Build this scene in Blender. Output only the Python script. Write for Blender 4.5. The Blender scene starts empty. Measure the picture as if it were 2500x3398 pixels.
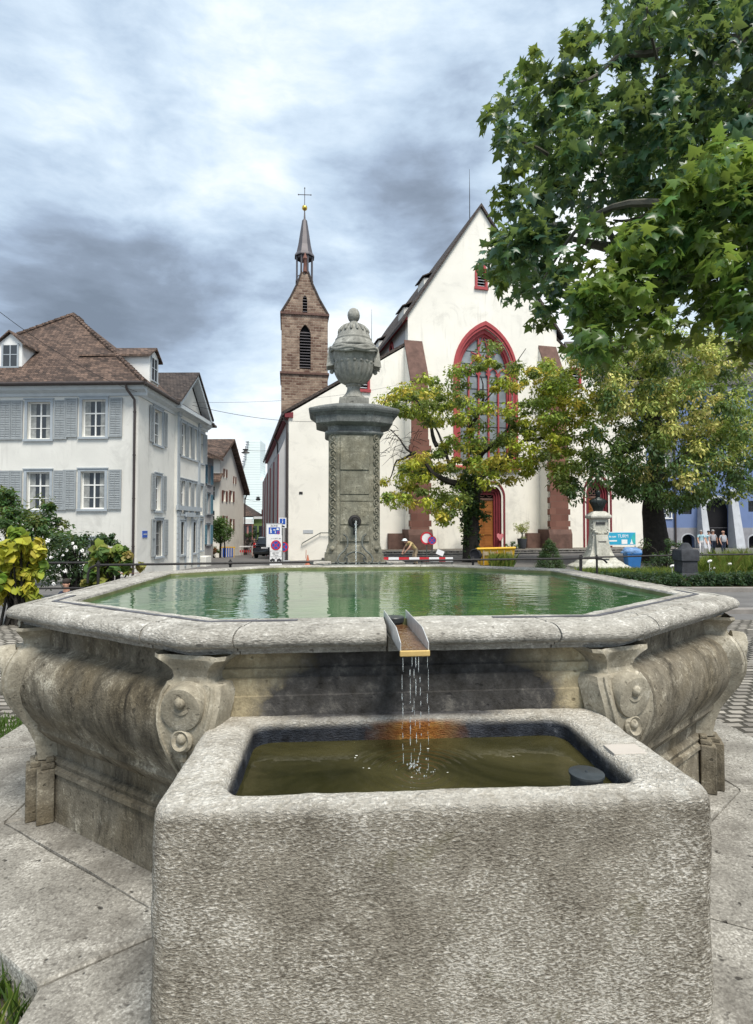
import bpy, bmesh, math, random
import numpy as np
from mathutils import Vector, Matrix, noise
from mathutils.geometry import tessellate_polygon

# ------------------------------------------------------------------ camera, sky, sun
SC = bpy.context.scene
COL = SC.collection
F = 1850.0                      # focal length in photo pixels
PITCH = math.atan(51 / F)
CZ = 1.9
cam_d = bpy.data.cameras.new("camera"); cam = bpy.data.objects.new("camera", cam_d); COL.objects.link(cam)
cam.location = (0, 0, CZ); cam.rotation_euler = (math.pi / 2 + PITCH, 0, 0)
cam_d.sensor_fit = 'VERTICAL'; cam_d.sensor_height = 36; cam_d.sensor_width = 36
cam_d.lens = F / 3398 * 36
cam_d.clip_start = 0.05; cam_d.clip_end = 5000
SC.camera = cam
SC.view_settings.view_transform = 'Standard'; SC.view_settings.look = 'None'
SC.view_settings.exposure = 0.26; SC.view_settings.gamma = 1.0
SC.view_settings.use_curve_mapping = False

SUN_EL, SUN_AZ = math.radians(60), math.radians(152)   # azimuth clockwise from +Y
sd = bpy.data.lights.new("sun", 'SUN'); sun = bpy.data.objects.new("sun", sd); COL.objects.link(sun)
sd.energy = 4.0; sd.angle = math.radians(22); sd.color = (1, .94, .85)
sdir = Vector((math.sin(SUN_AZ) * math.cos(SUN_EL), math.cos(SUN_AZ) * math.cos(SUN_EL), math.sin(SUN_EL)))
sun.rotation_euler = sdir.to_track_quat('Z', 'Y').to_euler()

def ray(px, py):
    x = (px - 1250) / F; y = (1699 - py) / F
    c, s = math.cos(PITCH), math.sin(PITCH)
    return Vector((x, c - y * s, s + y * c))
def P(px, py, Y):
    r = ray(px, py); t = Y / r.y
    return Vector((r.x * t, Y, CZ + r.z * t))
def PG(px, py, z):
    r = ray(px, py); t = (z - CZ) / r.z
    return Vector((r.x * t, r.y * t, z))

class NT:
    def __init__(s, tree): s.t = tree; s.n = tree.nodes; s.l = tree.links
    def node(s, typ, ins=None, **kw):
        n = s.n.new(typ)
        for k, v in kw.items(): setattr(n, k, v)
        if ins:
            for k, v in ins.items():
                if isinstance(v, bpy.types.NodeSocket): s.l.new(v, n.inputs[k])
                else: n.inputs[k].default_value = v
        return n
    def math(s, op, a, b=0.0, clamp=False, c=None):
        n = s.n.new('ShaderNodeMath'); n.operation = op; n.use_clamp = clamp
        for i, v in enumerate((a, b) if c is None else (a, b, c)):
            if isinstance(v, bpy.types.NodeSocket): s.l.new(v, n.inputs[i])
            else: n.inputs[i].default_value = v
        return n.outputs[0]
    def vmath(s, op, a, b=(0, 0, 0)):
        n = s.n.new('ShaderNodeVectorMath'); n.operation = op
        for i, v in enumerate((a, b)):
            if isinstance(v, bpy.types.NodeSocket): s.l.new(v, n.inputs[i])
            else: n.inputs[i].default_value = v
        return n
    def mix(s, f, a, b, mode='MIX'):
        n = s.n.new('ShaderNodeMix'); n.data_type = 'RGBA'; n.blend_type = mode
        for i, v in ((0, f), (6, a), (7, b)):
            if isinstance(v, bpy.types.NodeSocket): s.l.new(v, n.inputs[i])
            else: n.inputs[i].default_value = v if i == 0 else (tuple(v) + (1,))[:4]
        return n.outputs[2]
    def ramp(s, f, stops, interp='LINEAR'):
        n = s.n.new('ShaderNodeValToRGB'); s.l.new(f, n.inputs[0]); cr = n.color_ramp; cr.interpolation = interp
        while len(cr.elements) > 1: cr.elements.remove(cr.elements[-1])
        for i, (p, c) in enumerate(stops):
            e = cr.elements[0] if i == 0 else cr.elements.new(p)
            e.position = p; e.color = (tuple(c) + (1,))[:4] if not isinstance(c, (int, float)) else (c, c, c, 1)
        return n.outputs[0]
    def maprange(s, v, a, b, c=0.0, d=1.0, smooth=False):
        n = s.n.new('ShaderNodeMapRange'); n.clamp = True
        if smooth: n.interpolation_type = 'SMOOTHSTEP'
        s.l.new(v, n.inputs[0])
        for i, x in enumerate((a, b, c, d)): n.inputs[i + 1].default_value = x
        return n.outputs[0]
    def noise(s, vec, scale, detail=4, rough=.55, dist=0.0, out=0):
        n = s.n.new('ShaderNodeTexNoise'); s.l.new(vec, n.inputs['Vector'])
        n.inputs['Scale'].default_value = scale; n.inputs['Detail'].default_value = detail
        n.inputs['Roughness'].default_value = rough; n.inputs['Distortion'].default_value = dist
        return n.outputs[out]
    def mapping(s, vec, scale=(1, 1, 1), rot=(0, 0, 0), loc=(0, 0, 0)):
        n = s.n.new('ShaderNodeMapping'); s.l.new(vec, n.inputs[0])
        n.inputs['Scale'].default_value = scale; n.inputs['Rotation'].default_value = rot; n.inputs['Location'].default_value = loc
        return n.outputs[0]

W = bpy.data.worlds.new("World"); SC.world = W; W.use_nodes = True
W.node_tree.nodes.clear(); n = NT(W.node_tree)
out = n.node('ShaderNodeOutputWorld')
sky = n.node('ShaderNodeTexSky', sky_type='NISHITA'); sky.sun_disc = False
sky.sun_elevation = SUN_EL; sky.sun_rotation = SUN_AZ
bg1 = n.node('ShaderNodeBackground', {'Color': sky.outputs[0], 'Strength': .1})
gen = n.node('ShaderNodeTexCoord').outputs['Generated']
sep = n.node('ShaderNodeSeparateXYZ', {0: gen})
den = n.math('ADD', n.math('MAXIMUM', sep.outputs[2], 0.0), .16)
pv = n.node('ShaderNodeCombineXYZ', {0: n.math('DIVIDE', sep.outputs[0], den), 1: n.math('DIVIDE', sep.outputs[1], den), 2: 0.0}).outputs[0]
warp = n.noise(pv, .6, 2, .5)
pv2 = n.vmath('ADD', pv, n.node('ShaderNodeCombineXYZ', {0: warp, 1: warp}).outputs[0]).outputs[0]
gw = n.vmath('ADD', gen, n.vmath('MULTIPLY', n.noise(gen, 4.0, 3, .5, out=1), (.10, .10, .06)).outputs[0]).outputs[0]
c1 = n.noise(n.mapping(gw, (1, 1, 2.0)), 2.3, 5, .50, .0)
c2 = n.noise(n.mapping(gw, (1, 1, 2.3), loc=(3.1, 1.7, 0)), 5.5, 7, .58, .0)
c3 = n.noise(n.mapping(gw, (1, 1, 3.4), loc=(7, 2, 0)), 11.0, 5, .6, .0)
cl = n.math('ADD', n.math('MULTIPLY', c1, .54), n.math('ADD', n.math('MULTIPLY', c2, .38), n.math('MULTIPLY', c3, .13)))
cl = n.math('ADD', n.math('MULTIPLY', n.math('SUBTRACT', cl, .52), 1.45), .53)
# broad light and dark cloud banks, each standing in its own direction of the sky
def bank(px, py, rad, w):
    global cl
    d = ray(px, py).normalized()
    dt = n.vmath('DOT_PRODUCT', gen, tuple(d)).outputs['Value']
    cl = n.math('ADD', cl, n.math('MULTIPLY', n.maprange(dt, math.cos(math.radians(rad)), 1.0, 0, 1, True), w))
BK=.62
for b in ((150, 1080, 9, -.17), (450, 1040, 9, -.17), (850, 1100, 9, -.22), (1500, 740, 9, -.24), (1250, 780, 8, -.14), (1650, 600, 7, -.10), (60, 880, 8, -.10), (300, 800, 8, -.03), (1050, 960, 8, -.07),
          (650, 1150, 7, -.12), (560, 440, 10, .07), (100, 400, 13, .03), (1250, 950, 7, .16), (900, 1350, 13, .20), (750, 1500, 10, .12), (2000, 200, 16, .08), (1300, 100, 12, -.02),
          (700, 200, 22, -.02), (1950, 900, 14, .16), (100, 100, 16, -.01), (2300, 700, 18, .12), (450, 980, 5, -.04), (600, 740, 5, .06)):
    bank(b[0], b[1], b[2] * 1.25, b[3] * BK)
ccol = n.ramp(cl, [(.16, (.19, .235, .30)), (.30, (.26, .32, .41)), (.40, (.36, .45, .58)), (.50, (.51, .63, .77)), (.60, (.66, .78, .90)), (.70, (.86, .93, .98)), (.80, (1.06, 1.07, 1.06))])
bg2 = n.node('ShaderNodeBackground', {'Color': ccol, 'Strength': 1.0})
mx = n.node('ShaderNodeMixShader', {0: .93, 1: bg1.outputs[0], 2: bg2.outputs[0]})
n.l.new(mx.outputs[0], out.inputs[0])

# ------------------------------------------------------------------ materials
MATS = {}
def new_mat(name):
    m = bpy.data.materials.new(name); m.use_nodes = True; m.node_tree.nodes.clear()
    t = NT(m.node_tree); o = t.node('ShaderNodeOutputMaterial'); b = t.node('ShaderNodeBsdfPrincipled')
    t.l.new(b.outputs[0], o.inputs[0]); MATS[name] = m
    return m, t, b
def setb(t, b, k, v):
    if isinstance(v, bpy.types.NodeSocket): t.l.new(v, b.inputs[k])
    else: b.inputs[k].default_value = (tuple(v) + (1,))[:4] if isinstance(v, (tuple, list)) else v
def bumped(t, b, h, strength, dist=.01, normal=None):
    n = t.node('ShaderNodeBump', {'Height': h, 'Strength': strength, 'Distance': dist})
    if normal: t.l.new(normal, n.inputs['Normal'])
    t.l.new(n.outputs[0], b.inputs['Normal']); return n.outputs[0]

def plain(name, col, rough=.7, var=.12, scale=3.0, bump=.15, bscale=40, metal=0.0, streak=0.0, bdist=.005, spec=.4, col2=None, spots=0.0, grime=0.0):
    m, t, b = new_mat(name)
    oc = t.node('ShaderNodeTexCoord').outputs['Object']
    nz = t.noise(oc, scale, 5, .6)
    lo = tuple(c * (1 - var) for c in col); hi = col2 or tuple(min(1, c * (1 + var)) for c in col)
    c = t.mix(t.maprange(nz, .3, .7), lo, hi)
    if streak:
        sn = t.noise(t.mapping(oc, (2.2, 2.2, .22)), 1.6, 5, .65)
        c = t.mix(t.maprange(sn, .48, .78, 0, streak), c, tuple(x * .35 for x in col))
    if grime:      # old repairs, grey bloom and drip marks on render
        g1 = t.maprange(t.noise(oc, .55, 8, .72, .8), .52, .66, 0, grime)
        c = t.mix(g1, c, tuple(x * .72 for x in col))
        g2 = t.math('MULTIPLY', t.maprange(t.noise(t.mapping(oc, (1.4, 1.4, .12)), 2.2, 4, .6), .56, .70, 0, grime * .8), t.maprange(t.noise(oc, .35, 3, .5), .45, .6))
        c = t.mix(g2, c, tuple(x * .6 for x in col))
    if spots:
        sn = t.noise(oc, scale * 9, 4, .7)
        c = t.mix(t.maprange(sn, .58, .72, 0, spots), c, tuple(x * .3 for x in col))
    setb(t, b, 'Base Color', c); setb(t, b, 'Roughness', rough); setb(t, b, 'Metallic', metal); setb(t, b, 'Specular IOR Level', spec)
    if bump: bumped(t, b, t.noise(oc, bscale, 4, .6), bump, bdist)
    return m

def stone(name, dark, mid, light, scale=4, grain=60, gs=.35, bump=.6, streak=.5, chisel=None, yellow=0.0, extra=None, bdist=.012, pits=.5):
    """weathered limestone: blotches, fine grain, lichen, rain streaks, tool marks"""
    m, t, b = new_mat(name)
    oc = t.node('ShaderNodeTexCoord').outputs['Object']
    n1 = t.noise(oc, scale, 6, .65, .3)
    n2 = t.noise(oc, grain, 3, .6)
    n3 = t.noise(oc, scale * 4.5, 5, .7, .6)
    f = t.math('ADD', t.math('MULTIPLY', n1, .45), t.math('ADD', t.math('MULTIPLY', n3, .55 - gs * .5), t.math('MULTIPLY', n2, gs * .5)))
    h = t.math('ADD', t.math('MULTIPLY', n2, .5), t.math('MULTIPLY', n3, .6))
    if chisel:
        mp = t.mapping(oc, chisel[0], chisel[1])
        ch = t.noise(mp, chisel[2], 4, .62, .35)
        ch2 = t.maprange(ch, .34, .66)
        wv = t.maprange(t.noise(oc, 1.9, 3, .6), .35, .65, .65, 1.2)       # tool marks are worn away in places
        f = t.math('ADD', f, t.math('MULTIPLY', t.math('MULTIPLY', t.math('SUBTRACT', ch2, .5), chisel[3]), wv))
        f = t.math('ADD', f, t.math('MULTIPLY', t.math('SUBTRACT', t.noise(oc, 1.1, 3, .5), .5), .18))
        h = t.math('ADD', t.math('MULTIPLY', h, .5), t.math('MULTIPLY', t.math('MULTIPLY', ch2, wv), .9))
    c = t.ramp(f, [(.30, dark), (.44, tuple((a + 2 * b_) / 3 for a, b_ in zip(dark, mid))), (.53, mid), (.66, light)])
    if yellow:
        c = t.mix(t.math('MULTIPLY', t.maprange(t.noise(oc, 2.3, 4, .6), .42, .66), yellow), c, (.42, .33, .17), 'MULTIPLY')
    if streak:
        sn = t.noise(t.mapping(oc, (3.2, 3.2, .8)), 1.9, 7, .74, .3)
        c = t.mix(t.maprange(sn, .48, .70, 0, streak), c, tuple(x * .45 for x in dark))
    if pits:
        pn = t.noise(oc, scale * 7, 2, .5)
        pm = t.maprange(pn, .66, .74, 0, pits)
        c = t.mix(pm, c, tuple(x * .35 for x in dark)); h = t.math('SUBTRACT', h, t.math('MULTIPLY', pm, .8))
    if extra: c = extra(t, oc, c)
    setb(t, b, 'Base Color', c); setb(t, b, 'Roughness', .9); setb(t, b, 'Specular IOR Level', .25)
    bumped(t, b, h, bump, bdist)
    return m

def bricks(name, c1, c2, mortar, bw, bh, ms=.02, rough=.9, bump=.5, axis='wall', off=.5, mottled=.35, bdist=.02, dark=None):
    m, t, b = new_mat(name)
    oc = t.node('ShaderNodeTexCoord').outputs['Object']
    sp = t.node('ShaderNodeSeparateXYZ', {0: oc})
    if axis == 'wall': v = t.node('ShaderNodeCombineXYZ', {0: t.math('ADD', sp.outputs[0], sp.outputs[1]), 1: sp.outputs[2]}).outputs[0]
    else: v = oc
    wn = t.noise(oc, 3.0 if axis == 'wall' else 2.0, 3, .6, out=1)
    v = t.vmath('ADD', v, t.vmath('SCALE', wn).outputs[0]).outputs[0] if False else t.vmath('ADD', v, t.vmath('MULTIPLY', wn, (bh * (.35 if axis == 'wall' else .9), bh * (.35 if axis == 'wall' else .9), 0)).outputs[0]).outputs[0]
    br = t.node('ShaderNodeTexBrick', {'Vector': v, 'Color1': tuple(c1) + (1,), 'Color2': tuple(c2) + (1,), 'Mortar': tuple(mortar) + (1,), 'Scale': 1.0,
                'Mortar Size': ms, 'Mortar Smooth': .3, 'Brick Width': bw, 'Row Height': bh, 'Bias': 0.0})
    br.offset = off
    c = t.mix(t.maprange(t.noise(oc, 1.2 / bh * .25, 4, .65), .35, .7, 0, mottled), br.outputs[0], dark or tuple(x * .35 for x in c1))
    setb(t, b, 'Base Color', c); setb(t, b, 'Roughness', rough); setb(t, b, 'Specular IOR Level', .25)
    h = t.math('ADD', t.math('MULTIPLY', t.math('SUBTRACT', 1.0, br.outputs[1]), 1.0), t.math('MULTIPLY', t.noise(oc, 2.2 / bh, 3, .6), .5))
    bumped(t, b, h, bump, bdist)
    return m

def tiles(name, ca, cb, cc, w=.18, h=.12, bump=.9):
    """roof tiles: courses by height, each tile its own tint"""
    m, t, b = new_mat(name)
    oc = t.node('ShaderNodeTexCoord').outputs['Object']
    sp = t.node('ShaderNodeSeparateXYZ', {0: oc})
    wob = t.noise(oc, 1.5, 2, .5)
    u = t.math('ADD', sp.outputs[0], sp.outputs[1]); v = t.math('ADD', sp.outputs[2], t.math('MULTIPLY', wob, .10))
    vec = t.node('ShaderNodeCombineXYZ', {0: u, 1: v}).outputs[0]
    br = t.node('ShaderNodeTexBrick', {'Vector': vec, 'Color1': (0, 0, 0, 1), 'Color2': (1, 1, 1, 1), 'Mortar': (.2, .2, .2, 1), 'Scale': 1.0, 'Mortar Size': h * .06, 'Mortar Smooth': .2, 'Brick Width': w, 'Row Height': h, 'Bias': 0.0})
    f = t.math('ADD', t.math('MULTIPLY', br.outputs[0], .34), t.math('MULTIPLY', t.noise(oc, 1.1, 6, .72), .78))
    c = t.ramp(f, [(.25, ca), (.5, cb), (.8, cc)])
    row = t.math('FRACT', t.math('DIVIDE', v, h))
    c = t.mix(t.math('MULTIPLY', br.outputs[1], .7), c, tuple(x * .25 for x in ca))
    setb(t, b, 'Base Color', c); setb(t, b, 'Roughness', .85); setb(t, b, 'Specular IOR Level', .3)
    hh = t.math('SUBTRACT', t.math('SUBTRACT', 1.0, t.math('MULTIPLY', row, .9)), t.math('MULTIPLY', br.outputs[1], .5))
    bumped(t, b, t.math('ADD', hh, t.math('MULTIPLY', t.noise(oc, 9, 3, .6), .4)), bump, .04)
    return m

def leafmat(name, trans=.25, rough=.55):
    m, t, b = new_mat(name)
    at = t.node('ShaderNodeAttribute', attribute_name='col')
    setb(t, b, 'Base Color', at.outputs[0]); setb(t, b, 'Roughness', rough); setb(t, b, 'Specular IOR Level', .35)
    tr = t.node('ShaderNodeBsdfTranslucent', {'Color': t.mix(.35, at.outputs[0], (.55, .7, .12))})
    mxs = t.node('ShaderNodeMixShader', {0: trans, 1: b.outputs[0], 2: tr.outputs[0]})
    o = [x for x in t.n if x.type == 'OUTPUT_MATERIAL'][0]; t.l.new(mxs.outputs[0], o.inputs[0])
    return m
def glass(name, col=(.02, .025, .03), rough=.06):
    m, t, b = new_mat(name)
    oc = t.node('ShaderNodeTexCoord').outputs['Object']
    setb(t, b, 'Base Color', t.mix(t.maprange(t.noise(oc, .9, 2), .4, .65), col, tuple(c * 1.8 for c in col)))
    setb(t, b, 'Roughness', rough); setb(t, b, 'Specular IOR Level', .6)
    bumped(t, b, t.noise(oc, 1.3, 2), .12, .02)
    return m

def moss_top(t, oc, c):
    n_ = t.noise(oc, 5.5, 5, .7)
    return t.mix(t.maprange(n_, .60, .74, 0, .5), c, (.10, .10, .05))
stone('rim_stone', (.13, .12, .10), (.40, .38, .335), (.72, .70, .64), 3.0, 90, .45, .8, .25, ((6, 6, 16), (0, .5, 0), 7.0, .16), 0, None, .008)
stone('basin_stone', (.035, .029, .02), (.22, .195, .148), (.62, .58, .47), 2.8, 80, .5, 1.0, .9, None, .55, None, .010)
stone('console_stone', (.10, .085, .062), (.36, .33, .26), (.66, .62, .52), 5.0, 90, .4, .7, .35, None, .25, None, .008)
def front_wet(t, oc, c):
    # splash stain that has darkened the stone round the gutter
    sp = t.node('ShaderNodeSeparateXYZ', {0: oc})
    dx = t.math('ABSOLUTE', t.math('SUBTRACT', sp.outputs[0], .02))
    w = t.math('SUBTRACT', 1.0, t.math('DIVIDE', dx, t.math('ADD', .62, t.math('MULTIPLY', t.noise(oc, 4.5, 6, .75), .5))))
    zz = t.maprange(sp.outputs[2], 1.17, 1.0)
    msk = t.maprange(t.math('MULTIPLY', w, t.math('ADD', .5, zz)), .02, .22, 0, .96)
    nz = t.noise(oc, 9, 5, .7)
    c2 = t.ramp(nz, [(.35, (.014, .014, .015)), (.55, (.05, .049, .05)), (.70, (.15, .14, .125))])
    return t.mix(msk, c, c2)
stone('front_stone', (.11, .09, .05), (.40, .34, .22), (.60, .55, .40), 3.0, 80, .35, .8, .4, None, .35, front_wet, .010)
stone('pillar_stone', (.075, .072, .055), (.27, .26, .205), (.56, .54, .45), 4.5, 70, .35, .9, .5, None, .35, None, .010, .6)
stone('urn_stone', (.10, .10, .09), (.30, .30, .27), (.54, .54, .49), 3.5, 70, .35, .7, .45, None, 0, None, .008, .7)
stone('cornice_stone', (.055, .058, .056), (.17, .18, .175), (.36, .37, .355), 3.5, 70, .3, .8, .5, None, 0, None, .010, .7)
def trough_in(t, oc, c):
    # inner walls: black water stain, with rust where the jet falls
    sp = t.node('ShaderNodeSeparateXYZ', {0: oc})
    x, y, z = sp.outputs
    nz = t.noise(oc, 7, 6, .75)
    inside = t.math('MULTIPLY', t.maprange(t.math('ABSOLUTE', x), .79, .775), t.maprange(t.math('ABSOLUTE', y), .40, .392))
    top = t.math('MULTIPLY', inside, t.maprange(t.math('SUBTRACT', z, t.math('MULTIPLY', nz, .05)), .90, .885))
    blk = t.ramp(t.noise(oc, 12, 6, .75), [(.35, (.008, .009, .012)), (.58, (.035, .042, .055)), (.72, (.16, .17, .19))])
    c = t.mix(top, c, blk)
    worn = t.maprange(z, .895, .93)          # rubbed rim, painted paler still to carry the light from above
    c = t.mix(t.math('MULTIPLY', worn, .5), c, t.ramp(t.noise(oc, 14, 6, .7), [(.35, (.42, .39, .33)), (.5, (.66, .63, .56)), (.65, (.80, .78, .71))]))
    damp = t.math('MULTIPLY', t.maprange(y, -.44, -.47), t.maprange(t.math('ADD', z, t.math('MULTIPLY', nz, .22)), .80, 1.0))
    c = t.mix(t.math('MULTIPLY', damp, t.maprange(t.noise(oc, 3.3, 5, .7), .42, .62, .05, .5)), c, (.10, .085, .062))
    c = t.mix(t.math('MULTIPLY', t.maprange(y, -.44, -.47), t.maprange(t.noise(oc, 2.6, 4, .75), .62, .68, 0, .45)), c, (.17, .155, .09))
    # black spill across the back edge and rust below it
    bk = t.maprange(y, .33, .44)
    ex = t.math('ABSOLUTE', t.math('ADD', x, .08))
    sm = t.math('MULTIPLY', bk, t.maprange(t.math('SUBTRACT', ex, t.math('MULTIPLY', nz, .5)), .40, .18))
    c = t.mix(t.math('MULTIPLY', sm, .93), c, t.ramp(nz, [(.4, (.02, .021, .025)), (.65, (.09, .09, .10)), (.72, (.25, .24, .22))]))
    ex2 = t.math('ABSOLUTE', t.math('SUBTRACT', x, .03))
    rs = t.math('MULTIPLY', t.maprange(t.math('ADD', ex2, t.math('MULTIPLY', nz, .24)), .40, .20), t.math('MULTIPLY', t.maprange(y, .26, .32), t.maprange(y, .465, .43)))
    rs = t.math('MULTIPLY', rs, t.maprange(z, .935, .915))
    c = t.mix(t.math('MULTIPLY', rs, .95), c, t.ramp(nz, [(.36, (.07, .018, .005)), (.5, (.27, .10, .018)), (.66, (.44, .24, .05))]))
    return c
CH = ((4.6, 4.6, 11), (.0, .45, .0), 13.0, .33)
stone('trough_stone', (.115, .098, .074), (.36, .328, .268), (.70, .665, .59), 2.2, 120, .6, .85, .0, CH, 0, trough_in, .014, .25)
def slab_dirt(t, oc, c):
    a = t.maprange(t.noise(oc, 1.7, 6, .78, .4), .50, .66, 0, .75)
    c = t.mix(a, c, (.11, .10, .085), 'MIX')
    return t.mix(t.maprange(t.noise(oc, 38, 3, .7), .52, .62, 0, .55), c, (.09, .082, .07))
stone('slab_stone', (.06, .055, .047), (.30, .285, .25), (.66, .64, .58), 2.6, 70, .9, .9, 0, None, 0, slab_dirt, .008, .9)
bricks('setts', (.17, .155, .135), (.40, .37, .32), (.06, .055, .042), .21, .14, .026, .85, 1.0, 'floor', .5, .35, .03)
plain('asphalt', (.13, .125, .12), .9, .2, 1.5, .3, 60)
plain('kerb_stone', (.25, .23, .21), .85, .2, 3, .3, 50)
plain('cream_plaster', (.82, .79, .71), .9, .07, .35, .3, 9, streak=.0, bdist=.015, grime=.55)
plain('white_plaster', (.70, .69, .64), .9, .08, .5, .35, 14, streak=.0, bdist=.012, grime=.6)
plain('flank_plaster', (.44, .44, .44), .9, .08, .6, .2, 22)  # shaded side of the church painted in as grey; lane house shares it
plain('grey_trim', (.36, .40, .43), .7, .08, 3, .1)
plain('cornice_paint', (.50, .54, .56), .7, .08, 3, .1)
plain('shutter_paint', (.30, .325, .335), .6, .1, 5, .1)
plain('white_paint', (.80, .80, .77), .55, .05, 4, .05)
plain('dark_metal', (.035, .033, .032), .5, .2, 6, .15, metal=.3)
plain('pipe_metal', (.05, .04, .038), .45, .15, 4, .1)
plain('red_paint', (.36, .055, .06), .65, .14, 3, .15)
plain('dark_red_paint', (.17, .022, .03), .65, .14, 3, .15)
bricks('red_sandstone', (.235, .115, .088), (.165, .075, .058), (.16, .11, .085), 1.1, .5, .012, .9, .3, 'wall', .5, .25, .01)
plain('red_sandstone_dark', (.13, .075, .06), .9, .3, 2, .5, 14, bdist=.03)
bricks('tower_stone', (.40, .30, .225), (.14, .08, .06), (.44, .36, .28), .85, .34, .045, .95, .9, 'wall', .43, .75, .06, (.09, .05, .038))
plain('spire_metal', (.11, .10, .105), .5, .15, 1, .05, metal=.3)
plain('gold', (.75, .50, .10), .25, .1, 3, 0, metal=1.0)
tiles('brown_tiles', (.028, .020, .016), (.080, .054, .042), (.18, .12, .09))
tiles('dark_tiles', (.022, .018, .017), (.05, .04, .036), (.09, .07, .06))
tiles('grey_tiles', (.045, .042, .042), (.09, .085, .082), (.15, .14, .13))
glass('window_glass'); glass('church_glass', (.16, .18, .19), .35); glass('black_glass', (.008, .009, .01), .05)
plain('curtain', (.30, .31, .30), .9, .3, 6, 0)
bricks('oak_wood', (.30, .115, .03), (.24, .09, .022), (.12, .04, .01), 3.0, .22, .006, .5, .2, 'wall', .5, .2)
plain('bark', (.075, .06, .045), .95, .35, 6, 1.0, 14, bdist=.04)
plain('dark_bark', (.028, .024, .02), .95, .35, 6, 1.0, 12, bdist=.04)
plain('plane_bark', (.10, .095, .075), .9, .45, 4, .6, 14, bdist=.02)
plain('iron', (.035, .033, .032), .55, .25, 12, .3, 70, metal=.4)
plain('grey_iron', (.10, .11, .10), .6, .3, 12, .4, 60, metal=.4)
plain('bronze', (.03, .036, .034), .4, .3, 8, .2, 40, metal=.6)
stone('monument_stone', (.20, .19, .15), (.52, .51, .44), (.74, .73, .66), 3, 60, .3, .5, .35, None, 0, None, .008)
plain('bollard_stone', (.045, .048, .055), .9, .35, 6, .8, 40, bdist=.015, spots=.5)
plain('steel', (.62, .62, .61), .42, .15, 16, .1, metal=.45)
plain('brass_edge', (.60, .42, .16), .4, .15, 9, .1, metal=.3)
plain('cap_rubber', (.035, .042, .046), .4, .3, 20, .2, 80)
plain('sign_white', (.80, .80, .80), .5, .03, 3, 0); plain('sign_red', (.55, .025, .04), .5, .05, 3, 0)
plain('sign_blue', (.02, .09, .42), .5, .05, 3, 0); plain('sign_black', (.02, .02, .022), .5, .05, 3, 0); plain('sign_grey', (.42, .44, .46), .5, .05, 3, 0)
plain('barrier_red', (.55, .03, .04), .5, .08, 3, 0); plain('yellow_paint', (.72, .42, .03), .55, .12, 6, .1, spots=.2)
plain('bin_blue', (.03, .15, .40), .45, .1, 4, 0); plain('bag_blue', (.16, .30, .55), .35, .25, 9, .6, 18, bdist=.05)
plain('banner_cyan', (.03, .36, .56), .6, .15, 1.2, .1); plain('banner_purple', (.33, .13, .40), .6, .1, 3, 0); plain('banner_teal', (.04, .42, .42), .6, .1, 3, 0)
plain('blue_plaster', (.155, .215, .385), .9, .07, .8, .2, 22); plain('blue_band', (.28, .28, .30), .9, .15, 2, .3, 22, streak=.3)
plain('grey_render', (.47, .49, .52), .9, .12, 1.5, .3, 22, streak=.3)
plain('dark_void', (.006, .006, .008), .9, .2, 2, 0)
plain('tower_white', (.80, .88, .86), .6, .03, .02, 0); plain('tower_band', (.62, .72, .71), .5, .03, .02, 0)  # distance haze is mixed into both pale tower colours
plain('pot', (.05, .055, .065), .6, .1, 5, .1); plain('orange', (.48, .17, .10), .6, .1, 5, .1)
plain('car_black', (.008, .009, .012), .18, .1, 2, 0, spec=.6); plain('tyre', (.015, .015, .015), .8, .1, 8, .2); plain('lamp_red', (.35, .015, .015), .2, .1, 3, 0)
plain('skin', (.48, .27, .19), .6, .08, 10, .05); plain('hair_grey', (.35, .34, .33), .8, .2, 40, .2); plain('hair_dark', (.03, .022, .018), .8, .2, 40, .2)
plain('cloth_black', (.018, .018, .022), .9, .2, 8, .2); plain('cloth_beige', (.50, .44, .36), .9, .1, 8, .2); plain('cloth_grey', (.38, .39, .42), .9, .15, 8, .2)
plain('cloth_navy', (.03, .04, .07), .9, .2, 8, .2); plain('cloth_lightblue', (.40, .60, .68), .9, .1, 8, .2); plain('cloth_white', (.74, .74, .77), .9, .08, 8, .2)
plain('cloth_khaki', (.38, .30, .20), .9, .15, 8, .2); plain('cloth_hivis', (.55, .42, .20), .8, .15, 8, .2); plain('helmet', (.75, .82, .85), .35, .03, 4, 0)
plain('soil', (.06, .045, .03), .95, .3, 6, .8, 18); plain('shop_green', (.25, .36, .12), .8, .2, .8, .1); plain('shop_pink', (.42, .20, .17), .8, .2, 1.5, .1)
plain('shutter_red', (.16, .05, .035), .6, .15, 4, .1); plain('shutter_blue', (.14, .28, .36), .6, .1, 4, .1)
plain('wall_pink', (.52, .42, .37), .9, .1, 1, .2); plain('petal', (.85, .83, .80), .6, .04, 8, 0)
leafmat('leaves'); leafmat('near_leaves', .36, .32)
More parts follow.
